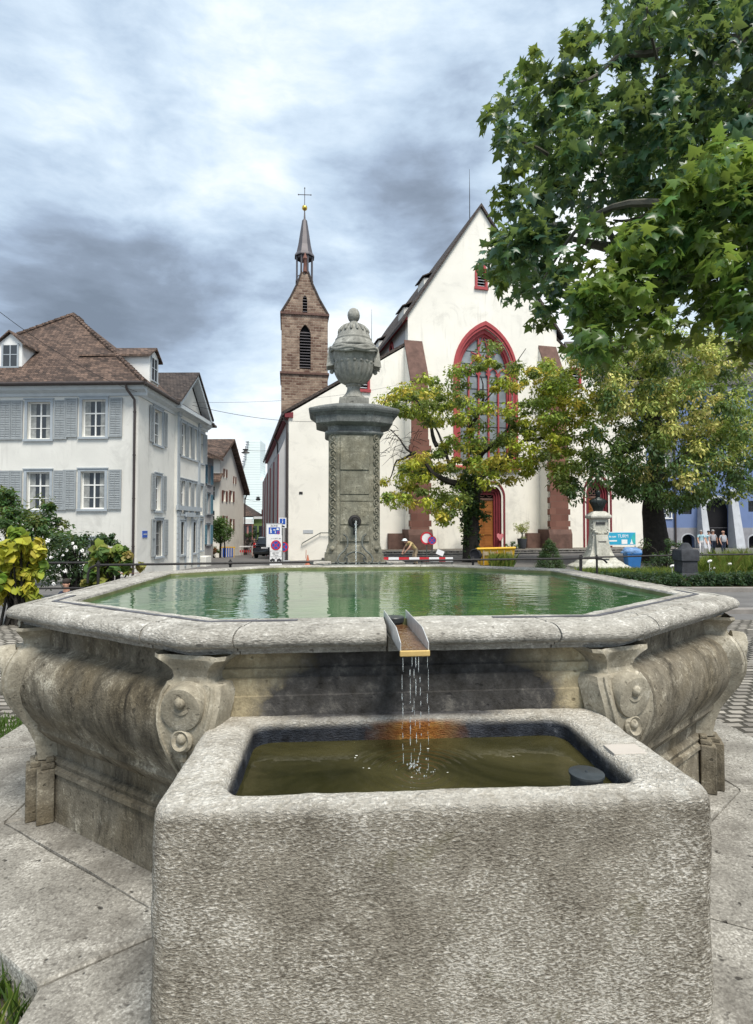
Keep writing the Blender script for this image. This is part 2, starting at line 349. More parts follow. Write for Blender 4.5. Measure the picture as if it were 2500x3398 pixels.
def water(name, base, deep, scale, strength, sc=(1, 1, 1), rough=.02, dist=.02, foam=None, ring=None):
    m, t, b = new_mat(name)
    oc = t.node('ShaderNodeTexCoord').outputs['Object']
    c = t.mix(t.maprange(t.noise(oc, 1.6, 5, .65, .6), .38, .66), base, deep)
    if foam: c = foam(t, oc, c)
    setb(t, b, 'Base Color', c); setb(t, b, 'Roughness', rough); setb(t, b, 'IOR', 1.62 if name == 'basin_water' else 1.333); setb(t, b, 'Specular IOR Level', .5)
    mp = t.mapping(oc, sc)
    h = t.math('ADD', t.noise(mp, scale, 2, .5, .3), t.math('MULTIPLY', t.noise(mp, scale * 2.7, 2, .5), .25))
    if ring:     # ripples spreading from where the strands fall in
        d = t.vmath('LENGTH', t.vmath('SUBTRACT', oc, ring).outputs[0]).outputs['Value']
        rg = t.math('MULTIPLY', t.math('SINE', t.math('MULTIPLY', t.math('ADD', d, t.math('MULTIPLY', t.noise(oc, 7, 2), .03)), 150)), t.maprange(d, .02, .38, 1.0, 0))
        h = t.math('ADD', h, t.math('MULTIPLY', rg, .35))
    bumped(t, b, h, strength, dist)
    return m
water('basin_water', (.055, .135, .055), (.02, .065, .03), 5.0, .26, (1, 1.4, 1), .015, .014)
water('trough_water', (.055, .050, .020), (.012, .013, .004), 6.0, .45, (1, 1, 1), .03, .010, None, (-.02, -.01, .838))
def clearwater():
    m, t, b = new_mat('clear_water')
    setb(t, b, 'Base Color', (.9, .95, .95)); setb(t, b, 'Roughness', .05); setb(t, b, 'IOR', 1.33); setb(t, b, 'Transmission Weight', .75)
    oc = t.node('ShaderNodeTexCoord').outputs['Object']; bumped(t, b, t.noise(oc, 45, 2), .8, .01)
clearwater()

# ------------------------------------------------------------------ mesh helpers
BASE = {}           # world offset that a parented mesh's vertices are written against
class Frame:
    """a vertical wall plane: origin at u=0, u runs along the wall, d outwards, z is world height"""
    def __init__(s, o, u, n=None):
        s.o = Vector((o[0], o[1], 0)); s.u = Vector((u[0], u[1], 0)).normalized()
        nn = Vector((s.u.y, -s.u.x, 0)); s.n = nn if n is None else Vector((n[0], n[1], 0)).normalized()
    def p(s, u, d, z): q = s.o + s.u * u + s.n * d; return Vector((q.x, q.y, z))
    def uz(s, px, py):
        r = ray(px, py); C = Vector((0, 0, CZ)); t = (s.o - C).dot(s.n) / r.dot(s.n); q = C + r * t
        return (q - s.o).dot(s.u), q.z
    def U(s, px): return s.uz(px, 1700)[0]
    def off(s, d, u=0): return Frame(s.o + s.n * d + s.u * u, s.u, s.n)

class MB:
    def __init__(s): s.v = []; s.f = []; s.mi = []; s.sm = []; s.cur = 0
    def add(s, vs, fs, smooth=False):
        k = len(s.v); s.v += [Vector(a) for a in vs]
        for f in fs: s.f.append([i + k for i in f]); s.mi.append(s.cur); s.sm.append(smooth)
        return s
    def hexa(s, c): return s.add(c, [(0, 3, 2, 1), (4, 5, 6, 7), (0, 1, 5, 4), (1, 2, 6, 5), (2, 3, 7, 6), (3, 0, 4, 7)])
    def box(s, x0, x1, y0, y1, z0, z1):
        return s.hexa([(x0, y0, z0), (x1, y0, z0), (x1, y1, z0), (x0, y1, z0), (x0, y0, z1), (x1, y0, z1), (x1, y1, z1), (x0, y1, z1)])
    def fbox(s, fr, u0, u1, d0, d1, z0, z1):
        return s.hexa([fr.p(u, d, z) for z in (z0, z1) for u, d in ((u0, d1), (u1, d1), (u1, d0), (u0, d0))])
    def prism(s, pts, off):
        """closed outline (list of 3D points) pushed along vector off"""
        pts = [Vector(p) for p in pts]; off = Vector(off); N = len(pts)
        tris = tessellate_polygon([pts])
        s.add(pts + [p + off for p in pts], [tuple(t) for t in tris] + [tuple(i + N for i in reversed(t)) for t in tris] + [(i, (i + 1) % N, (i + 1) % N + N, i + N) for i in range(N)])
        return s
    def ring(s, A, B, off):
        """face between two outlines with equal counts, extruded by off (A outer, B inner)"""
        N = len(A); off = Vector(off); A = [Vector(a) for a in A]; B = [Vector(b) for b in B]
        vs = A + B + [a + off for a in A] + [b + off for b in B]; fs = []
        for i in range(N - 1):
            j = i + 1
            fs += [(i, j, N + j, N + i), (2 * N + i, 3 * N + i, 3 * N + j, 2 * N + j), (i, 2 * N + i, 2 * N + j, j), (N + i, N + j, 3 * N + j, 3 * N + i)]
        fs += [(0, N, 3 * N, 2 * N), (N - 1, 3 * N - 1, 4 * N - 1, 2 * N - 1)]
        return s.add(vs, fs)
    def tube(s, pts, r, seg=8, cap=True, smooth=True):
        pts = [Vector(p) for p in pts]; rs = r if isinstance(r, (list, tuple)) else [r] * len(pts)
        k = len(s.v); vs = []; fs = []; up = None
        for i, p in enumerate(pts):
            a = pts[max(0, i - 1)]; b = pts[min(len(pts) - 1, i + 1)]; d = (b - a)
            d = d.normalized() if d.length > 1e-9 else Vector((0, 0, 1))
            if up is None: up = d.orthogonal().normalized()
            else:
                up = up - d * up.dot(d); up = up.normalized() if up.length > 1e-6 else d.orthogonal().normalized()
            w = d.cross(up)
            for j in range(seg):
                t = 2 * math.pi * j / seg; vs.append(p + (up * math.cos(t) + w * math.sin(t)) * rs[i])
        for i in range(len(pts) - 1):
            for j in range(seg):
                j2 = (j + 1) % seg; fs.append((i * seg + j, i * seg + j2, (i + 1) * seg + j2, (i + 1) * seg + j))
        s.add(vs, fs, smooth)
        if cap: s.add([], []); s.f.append([k + j for j in reversed(range(seg))]); s.mi.append(s.cur); s.sm.append(False); s.f.append([k + (len(pts) - 1) * seg + j for j in range(seg)]); s.mi.append(s.cur); s.sm.append(False)
        return s
    def lathe(s, prof, c, seg=32, axis=None, smooth=True, scale=(1, 1), mod=None):
        """prof: (r, h) pairs; axis: direction (default up)"""
        c = Vector(c); ax = Vector(axis).normalized() if axis else Vector((0, 0, 1))
        e1 = Vector((1, 0, 0)) if axis is None else ax.orthogonal().normalized(); e2 = ax.cross(e1)
        vs = []; fs = []
        for i, (r, h) in enumerate(prof):
            for j in range(seg):
                t = 2 * math.pi * j / seg; rr = r * (mod(t, i) if mod else 1)
                vs.append(c + e1 * (rr * math.cos(t) * scale[0]) + e2 * (rr * math.sin(t) * scale[1]) + ax * h)
        for i in range(len(prof) - 1):
            for j in range(seg):
                j2 = (j + 1) % seg; fs.append((i * seg + j, i * seg + j2, (i + 1) * seg + j2, (i + 1) * seg + j))
        k = len(s.v); s.add(vs, fs, smooth)
        for q, rev in ((0, True), (len(prof) - 1, False)):
            if prof[q][0] > 1e-4:
                l = [k + q * seg + j for j in range(seg)]; s.f.append(l[::-1] if rev else l); s.mi.append(s.cur); s.sm.append(False)
        return s
    def ball(s, c, r, seg=12, sc=(1, 1, 1)):
        c = Vector(c); k = []; fs = []; R = max(4, seg // 2)
        for i in range(R + 1):
            a = math.pi * i / R - math.pi / 2
            for j in range(seg):
                t = 2 * math.pi * j / seg; k.append(c + Vector((math.cos(a) * math.cos(t) * r * sc[0], math.cos(a) * math.sin(t) * r * sc[1], math.sin(a) * r * sc[2])))
        for i in range(R):
            for j in range(seg):
                j2 = (j + 1) % seg; fs.append((i * seg + j, i * seg + j2, (i + 1) * seg + j2, (i + 1) * seg + j))
        return s.add(k, fs, True)

def obj(name, mb, mats, parent=None, local=False, bevel=0, label=None, autos=False):
    base = BASE.get(parent, Vector((0, 0, 0))) if parent is not None else Vector((0, 0, 0))
    if local: base = Vector((0, 0, 0))
    me = bpy.data.meshes.new(name)
    me.from_pydata([tuple(v - base) for v in mb.v], [], mb.f)
    for m in (mats if isinstance(mats, (list, tuple)) else [mats]): me.materials.append(MATS[m])
    me.polygons.foreach_set('material_index', mb.mi); me.polygons.foreach_set('use_smooth', mb.sm)
    bm = bmesh.new(); bm.from_mesh(me); bmesh.ops.remove_doubles(bm, verts=bm.verts, dist=1e-5); bmesh.ops.recalc_face_normals(bm, faces=bm.faces)
    bm.to_mesh(me); bm.free(); me.update()
    if any(mb.sm): me.set_sharp_from_angle(angle=math.radians(38))
    o = bpy.data.objects.new(name, me); COL.objects.link(o)
    if parent is not None: o.parent = parent; BASE[o] = BASE.get(parent, Vector((0, 0, 0)))
    if bevel:
        md = o.modifiers.new('bevel', 'BEVEL'); md.width = bevel; md.segments = 2; md.limit_method = 'ANGLE'; md.angle_limit = math.radians(35)
    if label: o['label'] = label
    return o
def tag(o, label, cat, group=None):
    o['label'] = label; o['category'] = cat
    if group: o['group'] = group
    return o
def thing(name, loc, label, cat, group=None, rz=0):
    o = bpy.data.objects.new(name, None); o.empty_display_size = .2; COL.objects.link(o)
    o.location = loc; o.rotation_euler.z = rz; BASE[o] = Vector(loc)
    return tag(o, label, cat, group)
def struct(o): o['kind'] = 'structure'; return o
def copy_tree(o, parent=None):
    c = o.copy(); COL.objects.link(c); c.parent = parent
    if parent is not None: c.matrix_parent_inverse = o.matrix_parent_inverse.copy()
    for ch in [x for x in bpy.data.objects if x.parent == o]: copy_tree(ch, c)
    return c
def origin_tag(name, mb, mats, loc, label, cat, group=None, **kw):
    """single-mesh thing whose origin stands at loc"""
    L = Vector(loc); mb.v = [v - L for v in mb.v]
    o = obj(name, mb, mats, **kw); o.location = L
    return tag(o, label, cat, group)

def wall_holes(mb, fr, outer, holes, depth, back=True):
    """outer / holes: (u,z) loops. front face with real openings, reveals and back"""
    loops = [[Vector((u, z, 0)) for u, z in outer]] + [[Vector((u, z, 0)) for u, z in h] for h in holes]
    tris = tessellate_polygon(loops); flat = [p for l in loops for p in l]; N = len(flat)
    vs = [fr.p(p.x, 0, p.y) for p in flat] + [fr.p(p.x, -depth, p.y) for p in flat]
    fs = [tuple(t) for t in tris]
    if back: fs += [tuple(i + N for i in reversed(t)) for t in tris]
    k = 0
    for l in loops:
        m = len(l)
        for i in range(m): fs.append((k + i, k + (i + 1) % m, k + (i + 1) % m + N, k + i + N))
        k += m
    mb.add(vs, fs); return mb
def rect(u0, u1, z0, z1): return [(u0, z0), (u1, z0), (u1, z1), (u0, z1)]
def arch(uc, hw, z0, zs, zt, n_=10, pointed=True):
    """opening outline, starting bottom-left going round clockwise over the arch"""
    pts = [(uc - hw, z0), (uc - hw, zs)]
    if pointed:
        h = zt - zs; R = (hw * hw + h * h) / (2 * hw); 
        a1 = math.asin(min(1, h / R))
        L = [(uc - hw + R - R * math.cos(a1 * i / n_), zs + R * math.sin(a1 * i / n_)) for i in range(1, n_ + 1)]
        pts += L; pts += [(2 * uc - u, z) for u, z in reversed(L[:-1])]
    else:
        h = zt - zs; pts += [(uc - hw * math.cos(math.pi * i / (2 * n_)), zs + h * math.sin(math.pi * i / (2 * n_))) for i in range(1, 2 * n_)]
    pts += [(uc + hw, zs), (uc + hw, z0)]
    return pts
def text_part(name, s, fr, u, z, d, size, m, parent, align='CENTER', sx=1.0, bold=0.0):
    cu = bpy.data.curves.new(name, 'FONT'); cu.body = s; cu.size = size; cu.align_x = align; cu.extrude = .002; cu.offset = bold
    t = bpy.data.objects.new(name, cu); COL.objects.link(t)
    me = bpy.data.meshes.new_from_object(t.evaluated_get(bpy.context.evaluated_depsgraph_get()))
    COL.objects.unlink(t); bpy.data.objects.remove(t)
    base = BASE.get(parent, Vector((0, 0, 0)))
    for v in me.vertices:
        q = fr.p(u + v.co.x * sx, d + v.co.z, z + v.co.y) - base; v.co = q
    me.materials.clear(); me.materials.append(MATS[m])
    o = bpy.data.objects.new(name, me); COL.objects.link(o); o.parent = parent
    return o

# numpy leaf clouds -------------------------------------------------
def leaf_template(kind):
    if kind == 'plane':      # five-lobed leaf, folded slightly along the midrib
        a = [(0, -.10), (.10, -.30), (.16, -.08), (.46, -.16), (.33, .10), (.52, .36), (.24, .30), (.16, .46), (0, .78), (-.16, .46), (-.24, .30), (-.52, .36), (-.33, .10), (-.46, -.16), (-.16, -.08), (-.10, -.30)]
        v = [(x, y, -abs(x) * .35 - (y - .2) ** 2 * .25) for x, y in a] + [(0, .15, .03)]
        N = len(a); return np.array(v), [(i, (i + 1) % N, N) for i in range(N)]
    if kind == 'oval':
        v = [(0, -.5, 0), (.2, -.15, -.05), (.18, .2, -.04), (0, .55, -.05), (-.18, .2, -.04), (-.2, -.15, -.05)]
        return np.array(v), [(0, 1, 2, 3), (0, 3, 4, 5)]
    if kind == 'heart':
        v = [(0, -.35, 0), (.34, -.42, -.05), (.48, 0, -.12), (.25, .4, -.08), (0, .62, -.15), (-.25, .4, -.08), (-.48, 0, -.12), (-.34, -.42, -.05), (0, .1, .04)]
        return np.array(v), [(i, (i + 1) % 8, 8) for i in range(8)]
    v = [(-.04, 0, 0), (.04, 0, 0), (.028, .5, .03), (0, 1, .14), (-.028, .5, .03)]   # blade
    return np.array(v), [(0, 1, 2, 3, 4)]
def cloud(name, centers, rads, cols, per, size, kind, m, parent=None, seed=1, droop=.5, flat=1.0, jit=.25, stuff=False):
    """leaf clump at each centre; real leaves spread through its volume"""
    rng = np.random.default_rng(seed); C = np.array(centers, float); R = np.array(rads, float); K = np.array(cols, float)
    n_ = len(C); per = np.array(per) if np.ndim(per) else np.full(n_, per)
    idx = np.repeat(np.arange(n_), per); M = len(idx)
    d = rng.normal(size=(M, 3)); d /= np.linalg.norm(d, axis=1)[:, None]
    rr = rng.random(M) ** (.45)
    pos = C[idx] + d * (R[idx] * rr)[:, None] * np.array([1, 1, flat])
    T, fc = leaf_template(kind); nv = len(T)
    # leaf frame: z' = normal, tends upward/outward; y' = tip direction, tends down/outward
    nrm = d * .9 + rng.normal(size=(M, 3)) * .65 + np.array([0, 0, .8]); nrm /= np.linalg.norm(nrm, axis=1)[:, None]
    tip = d * .8 + rng.normal(size=(M, 3)) * .6 + np.array([0, 0, -droop]); tip -= nrm * (tip * nrm).sum(1)[:, None]; tip /= np.linalg.norm(tip, axis=1)[:, None]
    sx = np.cross(tip, nrm); s = size * rng.uniform(.65, 1.25, M)
    V = pos[:, None, :] + s[:, None, None] * (T[None, :, 0:1] * sx[:, None, :] + T[None, :, 1:2] * tip[:, None, :] + T[None, :, 2:3] * nrm[:, None, :])
    V = V.reshape(-1, 3)
    base = np.array(BASE.get(parent, Vector((0, 0, 0))) if parent is not None else (0, 0, 0)); V = V - base
    me = bpy.data.meshes.new(name); me.vertices.add(len(V)); me.vertices.foreach_set('co', V.ravel())
    lt = np.array([len(f) for f in fc]); li = np.concatenate([np.array(f) for f in fc])
    L = (li[None, :] + (np.arange(M) * nv)[:, None]).ravel(); tot = np.tile(lt, M); st = np.concatenate([[0], np.cumsum(tot)[:-1]])
    me.loops.add(len(L)); me.loops.foreach_set('vertex_index', L.astype(np.int32))
    me.polygons.add(len(tot)); me.polygons.foreach_set('loop_start', st.astype(np.int32)); me.polygons.foreach_set('loop_total', tot.astype(np.int32))
    at = me.color_attributes.new('col', 'FLOAT_COLOR', 'POINT')
    cc = K[idx] * rng.uniform(1 - jit, 1 + jit, (M, 1)) * rng.uniform(.9, 1.1, (M, 3)); cc = np.repeat(cc, nv, 0)
    at.data.foreach_set('color', np.concatenate([cc, np.ones((len(cc), 1))], 1).astype(np.float32).ravel())
    me.update(calc_edges=True); me.validate(); me.materials.append(MATS[m])
    o = bpy.data.objects.new(name, me); COL.objects.link(o)
    if parent is not None: o.parent = parent; BASE[o] = BASE.get(parent)
    if stuff: o['kind'] = 'stuff'
    return o
def in_poly(x, y, poly):
    c = False; j = len(poly) - 1
    for i in range(len(poly)):
        xi, yi = poly[i]; xj, yj = poly[j]
        if (yi > y) != (yj > y) and x < (xj - xi) * (y - yi) / (yj - yi) + xi: c = not c
        j = i
    return c
# ------------------------------------------------------------------ ground
def sm(a, b, x): t = max(0, min(1, (x - a) / (b - a))); return t * t * (3 - 2 * t)
def gz(x, y):
    left = -.17 - .16 * sm(10, 22, y) - .17 * sm(22, 36, y) - .42 * sm(42, 54, y) - .3 * sm(54, 66, y)
    right = -.17 + .10 * sm(12, 26, y)
    t = sm(-7, 6, x); return left * (1 - t) + right * t
m = MB()
xs = sorted(set([-1500, -600, -250, -120, -60] + [x * 2.0 for x in range(-20, 31)] + [80, 150, 300, 700, 1500])); ys = sorted(set([-60, -20] + [y * 2.0 for y in range(-3, 45)] + [110, 160, 300, 700, 1600, 3000]))
m.add([(x, y, gz(x, y)) for y in ys for x in xs], [(j * len(xs) + i, j * len(xs) + i + 1, (j + 1) * len(xs) + i + 1, (j + 1) * len(xs) + i) for j in range(len(ys) - 1) for i in range(len(xs) - 1)], True)
struct(obj('ground', m, 'asphalt'))
m = MB(); random.seed(5)
gx = [-13 + .5 * i for i in range(56)]; gy = [-5 + .5 * i for i in range(36)]
m.add([(x, y, gz(x, y) + .006) for y in gy for x in gx], [(j * len(gx) + i, j * len(gx) + i + 1, (j + 1) * len(gx) + i + 1, (j + 1) * len(gx) + i) for j in range(len(gy) - 1) for i in range(len(gx) - 1)], True)
struct(obj('cobbled_pavement', m, 'setts'))
m = MB(); m.box(5.5, 16, 13.4, 13.7, -.3, -.06); struct(obj('kerb', m, 'kerb_stone', bevel=.01))
m = MB(); m.box(4.5, 40, 17.6, 17.85, -.3, .0); struct(obj('garden_kerb', m, 'kerb_stone', bevel=.01))

# ------------------------------------------------------------------ fountain basin
FC = Vector((-.02, 5.21, 0)); FR_ = .09
OA, OW, OD, OC = 1.033, 2.16, 2.048, 1.181
OV = [Vector(v) for v in ((-OA, -OD), (OA, -OD), (OW + .04, -OC), (OW + .03, OC), (OA, OD), (-OA, OD), (-OW, OC), (-OW, -OC))]
def offv(e):
    E = e if isinstance(e, (list, tuple)) else [e] * 8
    res = []
    for k in range(8):
        a, b, c = OV[k - 1], OV[k], OV[(k + 1) % 8]
        d1 = (b - a).normalized(); d2 = (c - b).normalized()
        n1 = Vector((d1.y, -d1.x)); n2 = Vector((d2.y, -d2.x))
        M = Matrix(((n1.x, n1.y), (n2.x, n2.y))); r = M.inverted() @ Vector((n1.dot(b) + E[k - 1], n2.dot(b) + E[k]))
        res.append(r)
    return res
OFFC = {}
def opos(s, e, z):
    k = int(math.floor(s + 1e-9)); t = s - k
    if e not in OFFC: OFFC[e] = offv(e)
    V = OFFC[e]; p = V[k % 8] * (1 - t) + V[(k + 1) % 8] * t
    return Vector((p.x, p.y, z))
def rough_v(p, amp, sc):
    n_ = noise.noise_vector(p * sc) + noise.noise_vector(p * sc * 3.1) * .5
    return p + n_ * amp
def sweep(mb, prof, s0, s1, step=.03, closed=True, amp=.0, sc=6, jit=0.0):
    ss = [s0]; x = math.floor(s0 / step) * step + step
    while x < s1 - 1e-6:
        if x > s0 + 1e-6: ss.append(x)
        x += step
    for i in range(int(math.ceil(s0)), int(math.floor(s1)) + 1): 
        if s0 < i < s1: ss.append(i)
    ss.append(s1); ss = sorted(set(round(q, 5) for q in ss)); n_ = len(prof)
    vs = []
    for s in ss:
        for e, z in prof:
            p = opos(s, round(e, 4), z)
            if amp: p = rough_v(p, amp, sc)
            vs.append(p + Vector((jit, jit * .3, jit * .4)))
    fs = [(i * n_ + j, i * n_ + (j + 1) % n_, (i + 1) * n_ + (j + 1) % n_, (i + 1) * n_ + j) for i in range(len(ss) - 1) for j in range(n_ if closed else n_ - 1)]
    mb.add(vs, fs, True)
    if closed:
        k = len(mb.v) - len(vs)
        for l in ([k + j for j in range(n_)], [k + (len(ss) - 1) * n_ + j for j in reversed(range(n_))]): mb.f.append(l); mb.mi.append(mb.cur); mb.sm.append(False)
    return mb
def dens(prof, mx_=.02):
    out = []
    for a, b in zip(prof[:-1], prof[1:]):
        L = math.hypot(b[0] - a[0], b[1] - a[1]); k = max(1, int(L / mx_))
        for i in range(k): out.append((a[0] + (b[0] - a[0]) * i / k, a[1] + (b[1] - a[1]) * i / k))
    return out + [prof[-1]]
fo = thing('fountain_basin', FC, 'large octagonal weathered limestone fountain basin full of green water', 'fountain', rz=FR_); BASE[fo] = Vector((0, 0, 0))
rimp = [(.004, 1.385), (.012, 1.398), (.06, 1.402), (.15, 1.400), (.222, 1.399), (.232, 1.388), (.246, 1.388), (.252, 1.399), (.285, 1.398), (.318, 1.389), (.343, 1.373), (.356, 1.352), (.357, 1.333), (.345, 1.314), (.322, 1.303), (.298, 1.300), (.294, 1.286), (.270, 1.282), (.266, 1.262), (.15, 1.258), (.002, 1.26), (.0, 1.31), (.0, 1.36)]
joints = [.11, .441, .5105, .83, 1.18, 1.86, 2.2, 2.55, 2.9, 3.5, 4.12, 4.85, 5.5, 6.15, 6.5, 6.85, 7.2, 7.82, 8.11]
random.seed(3)
for a, b in zip(joints[:-1], joints[1:]):
    if abs(a - .441) < .001: continue
    m = MB(); g = .0022
    sweep(m, rimp, a + g, b - g, .025, True, .004, 7, random.uniform(-.003, .003))
    obj('rim_stone', m, 'rim_stone', fo)
plain('lead', (.10, .10, .11), .6, .3, 8, .2)
for a_, b_ in ((6.88, 8.22), (.72, 2.1)): m = MB(); sweep(m, [(.10, 1.395), (.10, 1.406), (.128, 1.406), (.128, 1.395)], a_, b_, amp=.003, sc=6); obj('lead_strip', m, 'lead', fo)
# cut under the gutter
m = MB(); m.box(-.127, .022, -OD - .26, -OD + .0, 1.26, 1.335); obj('rim_notch', m, 'rim_stone', fo)
obl = dens([(.20, 1.27), (.19, 1.18), (.185, 1.13), (.205, 1.112), (.25, 1.10), (.295, 1.065), (.325, 1.01), (.340, .94), (.340, .86), (.315, .77), (.260, .67), (.225, .62), (.225, .585), (.175, .525), (.155, .50), (.125, .492), (.12, .40), (.142, .39), (.155, .375), (.145, .345), (.170, .335), (.172, .31), (.155, .295), (.155, .15), (.16, .0)], .05)
fro = dens([(.20, 1.27), (.187, 1.225), (.182, 1.175), (.198, 1.168), (.198, 1.128), (.216, 1.12), (.222, 1.04), (.230, 1.035), (.232, .93), (.232, .5), (.25, 0)], .05)
for k in range(8):
    m = MB(); sweep(m, fro if k == 0 else obl, k, k + 1, .04, False, .001, 5)
    obj('basin_wall', m, 'front_stone' if k == 0 else 'basin_stone', fo)
plain('algae_stone', (.16, .17, .07), .6, .35, 5, .4, 30, streak=.5)
m = MB(); sweep(m, [(.0, 1.30), (-.004, 1.37), (-.002, 1.385)][::-1] + [(-.03, .55)], 0, 8, .1, False, .003, 6); obj('basin_lining', m, 'algae_stone', fo)
m = MB(); v = offv(-.02); m.add([(p.x, p.y, .55) for p in v], [tuple(range(8))]); obj('basin_floor', m, 'algae_stone', fo)
# scroll consoles at the corners
cp = [(1.266, .285, .20), (1.245, .292, .195), (1.215, .275, .15), (1.185, .258, .122), (1.15, .25, .115), (1.128, .262, .118), (1.118, .290, .150), (1.08, .315, .165), (1.02, .342, .170), (.95, .356, .160), (.87, .352, .140), (.78, .325, .112), (.69, .275, .090), (.60, .225, .078), (.50, .190, .074), (.42, .175, .078), (.385, .172, .08)]
for k in range(8):
    v0 = OV[k]; d = (offv(.1)[k] - v0).normalized(); r = Vector((-d.y, d.x)); mit = (offv(1.0)[k] - v0).length
    asy = {0: .022, 1: -.022}.get(k, 0)
    def Q(e, s, z): q = v0 + d * (e * mit) + r * (s + asy * max(0, min(1, (z - .6) / .3)) * (1 if z < 1.12 else .0)); return Vector((q.x, q.y, z))
    m = MB(); vs = []; N = 13
    dcp = []
    for a, b in zip(cp[:-1], cp[1:]): dcp += [tuple(a[i] + (b[i] - a[i]) * t for i in range(3)) for t in (0, .5)]
    dcp.append(cp[-1])
    for z, e, w in dcp:
        row = [Q(e - .16, -w, z)] + [Q(e - (.018 if abs(j) == 5 else 0) + (.012 if abs(j) == 4 else 0), w * j / 5, z) for j in range(-5, 6)] + [Q(e - .16, w, z)]
        vs += [rough_v(p, .0025, 9) for p in row]
    fs = [(i * N + j, i * N + j + 1, (i + 1) * N + j + 1, (i + 1) * N + j) for i in range(len(dcp) - 1) for j in range(N - 1)]
    m.add(vs, fs, True); con = obj('scroll_console', m, 'console_stone', fo)
    D3 = Vector((d.x, d.y, 0)); R3 = Vector((r.x, r.y, 0))
    def eat(z):
        for a, b in zip(cp[:-1], cp[1:]):
            if b[0] <= z <= a[0]: t = (a[0] - z) / (a[0] - b[0]); return a[1] + (b[1] - a[1]) * t
        return .3
    m = MB(); m.lathe([(.106, -.06), (.110, .016), (.104, .030), (.085, .034), (.04, .030), (.0001, .028)], Q(eat(1.04) + .016, 0, 1.03) , 32, D3 + Vector((0, 0, -.12)), mod=lambda t, i: 1 + .03 * math.sin(t * 2 + i))
    ctr = Q(eat(1.06) + .052, .0, 1.062); m.ball(ctr, .030, 14); m.tube([ctr + R3 * (.052 * math.cos(a_)) + Vector((0, 0, .052 * math.sin(a_))) - D3 * .012 for a_ in [math.radians(165 + 15 * q) for q in range(15)]], [.006 + .012 * math.sin(math.pi * q / 14) for q in range(15)], 8); m.ball(Q(eat(.88) + .005, 0, .885), .028, 12); m.lathe([(.058, -.05), (.058, .012), (.045, .026), (.03, .012), (.0001, .012)], Q(eat(.87), 0, .875), 20, D3 + Vector((0, 0, .15)))
    obj('rosette', m, 'console_stone', con)
    m = MB()
    for s in (-1, 1): m.tube([Q(eat(z) + .006, s * (w - .03) if z > .6 else s * (w - .022), z) for z, e, w in cp[6:]], [.012] * 3 + [.011] * 4 + [.009] * 4, 6)
    # scale leaf down the spine
    for j in range(6):
        z = .80 - j * .055; m.ball(Q(eat(z) + .004, 0, z), .03 - j * .002, 8, (.9, .9, 1.3))
    obj('scroll_border', m, 'console_stone', con)
    m = MB()
    for z0, z1, e, w in ((0, .34, .245, .135), (.34, .375, .225, .12), (.375, .40, .20, .10)):
        m.hexa([Q(.1, -w - .03, z0), Q(e - .055, -w - .03, z0), Q(e - .055, w + .03, z0), Q(.1, w + .03, z0), Q(.1, -w - .03, z1), Q(e - .055, -w - .03, z1), Q(e - .055, w + .03, z1), Q(.1, w + .03, z1)])
        m.hexa([Q(.1, -w * .62, z0), Q(e, -w * .62, z0), Q(e, w * .62, z0), Q(.1, w * .62, z0), Q(.1, -w * .62, z1 + .001), Q(e, -w * .62, z1 + .001), Q(e, w * .62, z1 + .001), Q(.1, w * .62, z1 + .001)])
    obj('console_plinth', m, 'basin_stone', fo, bevel=.008)
m = MB(); v = offv(-.004); m.add([(p.x, p.y, 1.358) for p in v], [tuple(range(8))])
w_ = struct(obj('water', m, 'basin_water')); w_.location = FC; w_.rotation_euler.z = FR_

# ------------------------------------------------------------------ stone platform round the fountain
pf = thing('stone_platform', FC, 'pale worn stone slabs laid as a low step round the fountain', 'platform', rz=FR_); pf['kind'] = 'structure'; BASE[pf] = Vector((0, 0, 0))
del pf['category']
IN = offv([.05] * 8); MID = offv([.345] * 8); OUT = offv([.66, .89, 1.22, .89, .7, .89, 1.22, .89])
def slab(poly, name='slab', zt=0.0, g=.010):
    c = sum((Vector(p) for p in poly), Vector((0, 0))) / len(poly); pts = []
    n_ = len(poly)
    for i in range(n_):
        a, b = Vector(poly[i]), Vector(poly[(i + 1) % n_]); L = (b - a).length; k = max(1, int(L / .06))
        for j in range(k): pts.append(a + (b - a) * j / k)
    P3 = []
    for p in pts: q = p + (c - p).normalized() * g; q3 = rough_v(Vector((q.x, q.y, 0)), .003, 9); P3.append(Vector((q3.x, q3.y, zt)))
    m = MB(); N = len(P3)
    topv = [Vector((p.x + (c.x - p.x) * .012, p.y + (c.y - p.y) * .012, zt)) for p in P3]
    low = [Vector((p.x, p.y, zt - .012)) for p in P3]; bot = [Vector((p.x, p.y, zt - .22)) for p in P3]
    tris = tessellate_polygon([topv])
    m.add(topv, [tuple(t) for t in tris]); k = 0
    m.add(low + bot, [(i, (i + 1) % N, (i + 1) % N + N, i + N) for i in range(N)])
    m.f += [[i, (i + 1) % N, (i + 1) % N + N, i + N] for i in range(N)]; m.mi += [0] * N; m.sm += [False] * N
    return obj(name, m, 'slab_stone', pf)
def L2(a, b, t): return a + (b - a) * t
for k in range(8):
    j = (k + 1) % 8
    if k == 0: continue
    slab([IN[k], MID[k], MID[j], IN[j]], zt=-.001)
    for t0, t1 in (((0, .52), (.52, 1)) if k not in (1, 7) else ((0, 1),)):
        slab([L2(MID[k], MID[j], t0), L2(OUT[k], OUT[j], t0), L2(OUT[k], OUT[j], t1), L2(MID[k], MID[j], t1)])
o0, o1 = OUT[0], OUT[1]
slab([IN[0], MID[0], MID[1], IN[1]], zt=-.001)
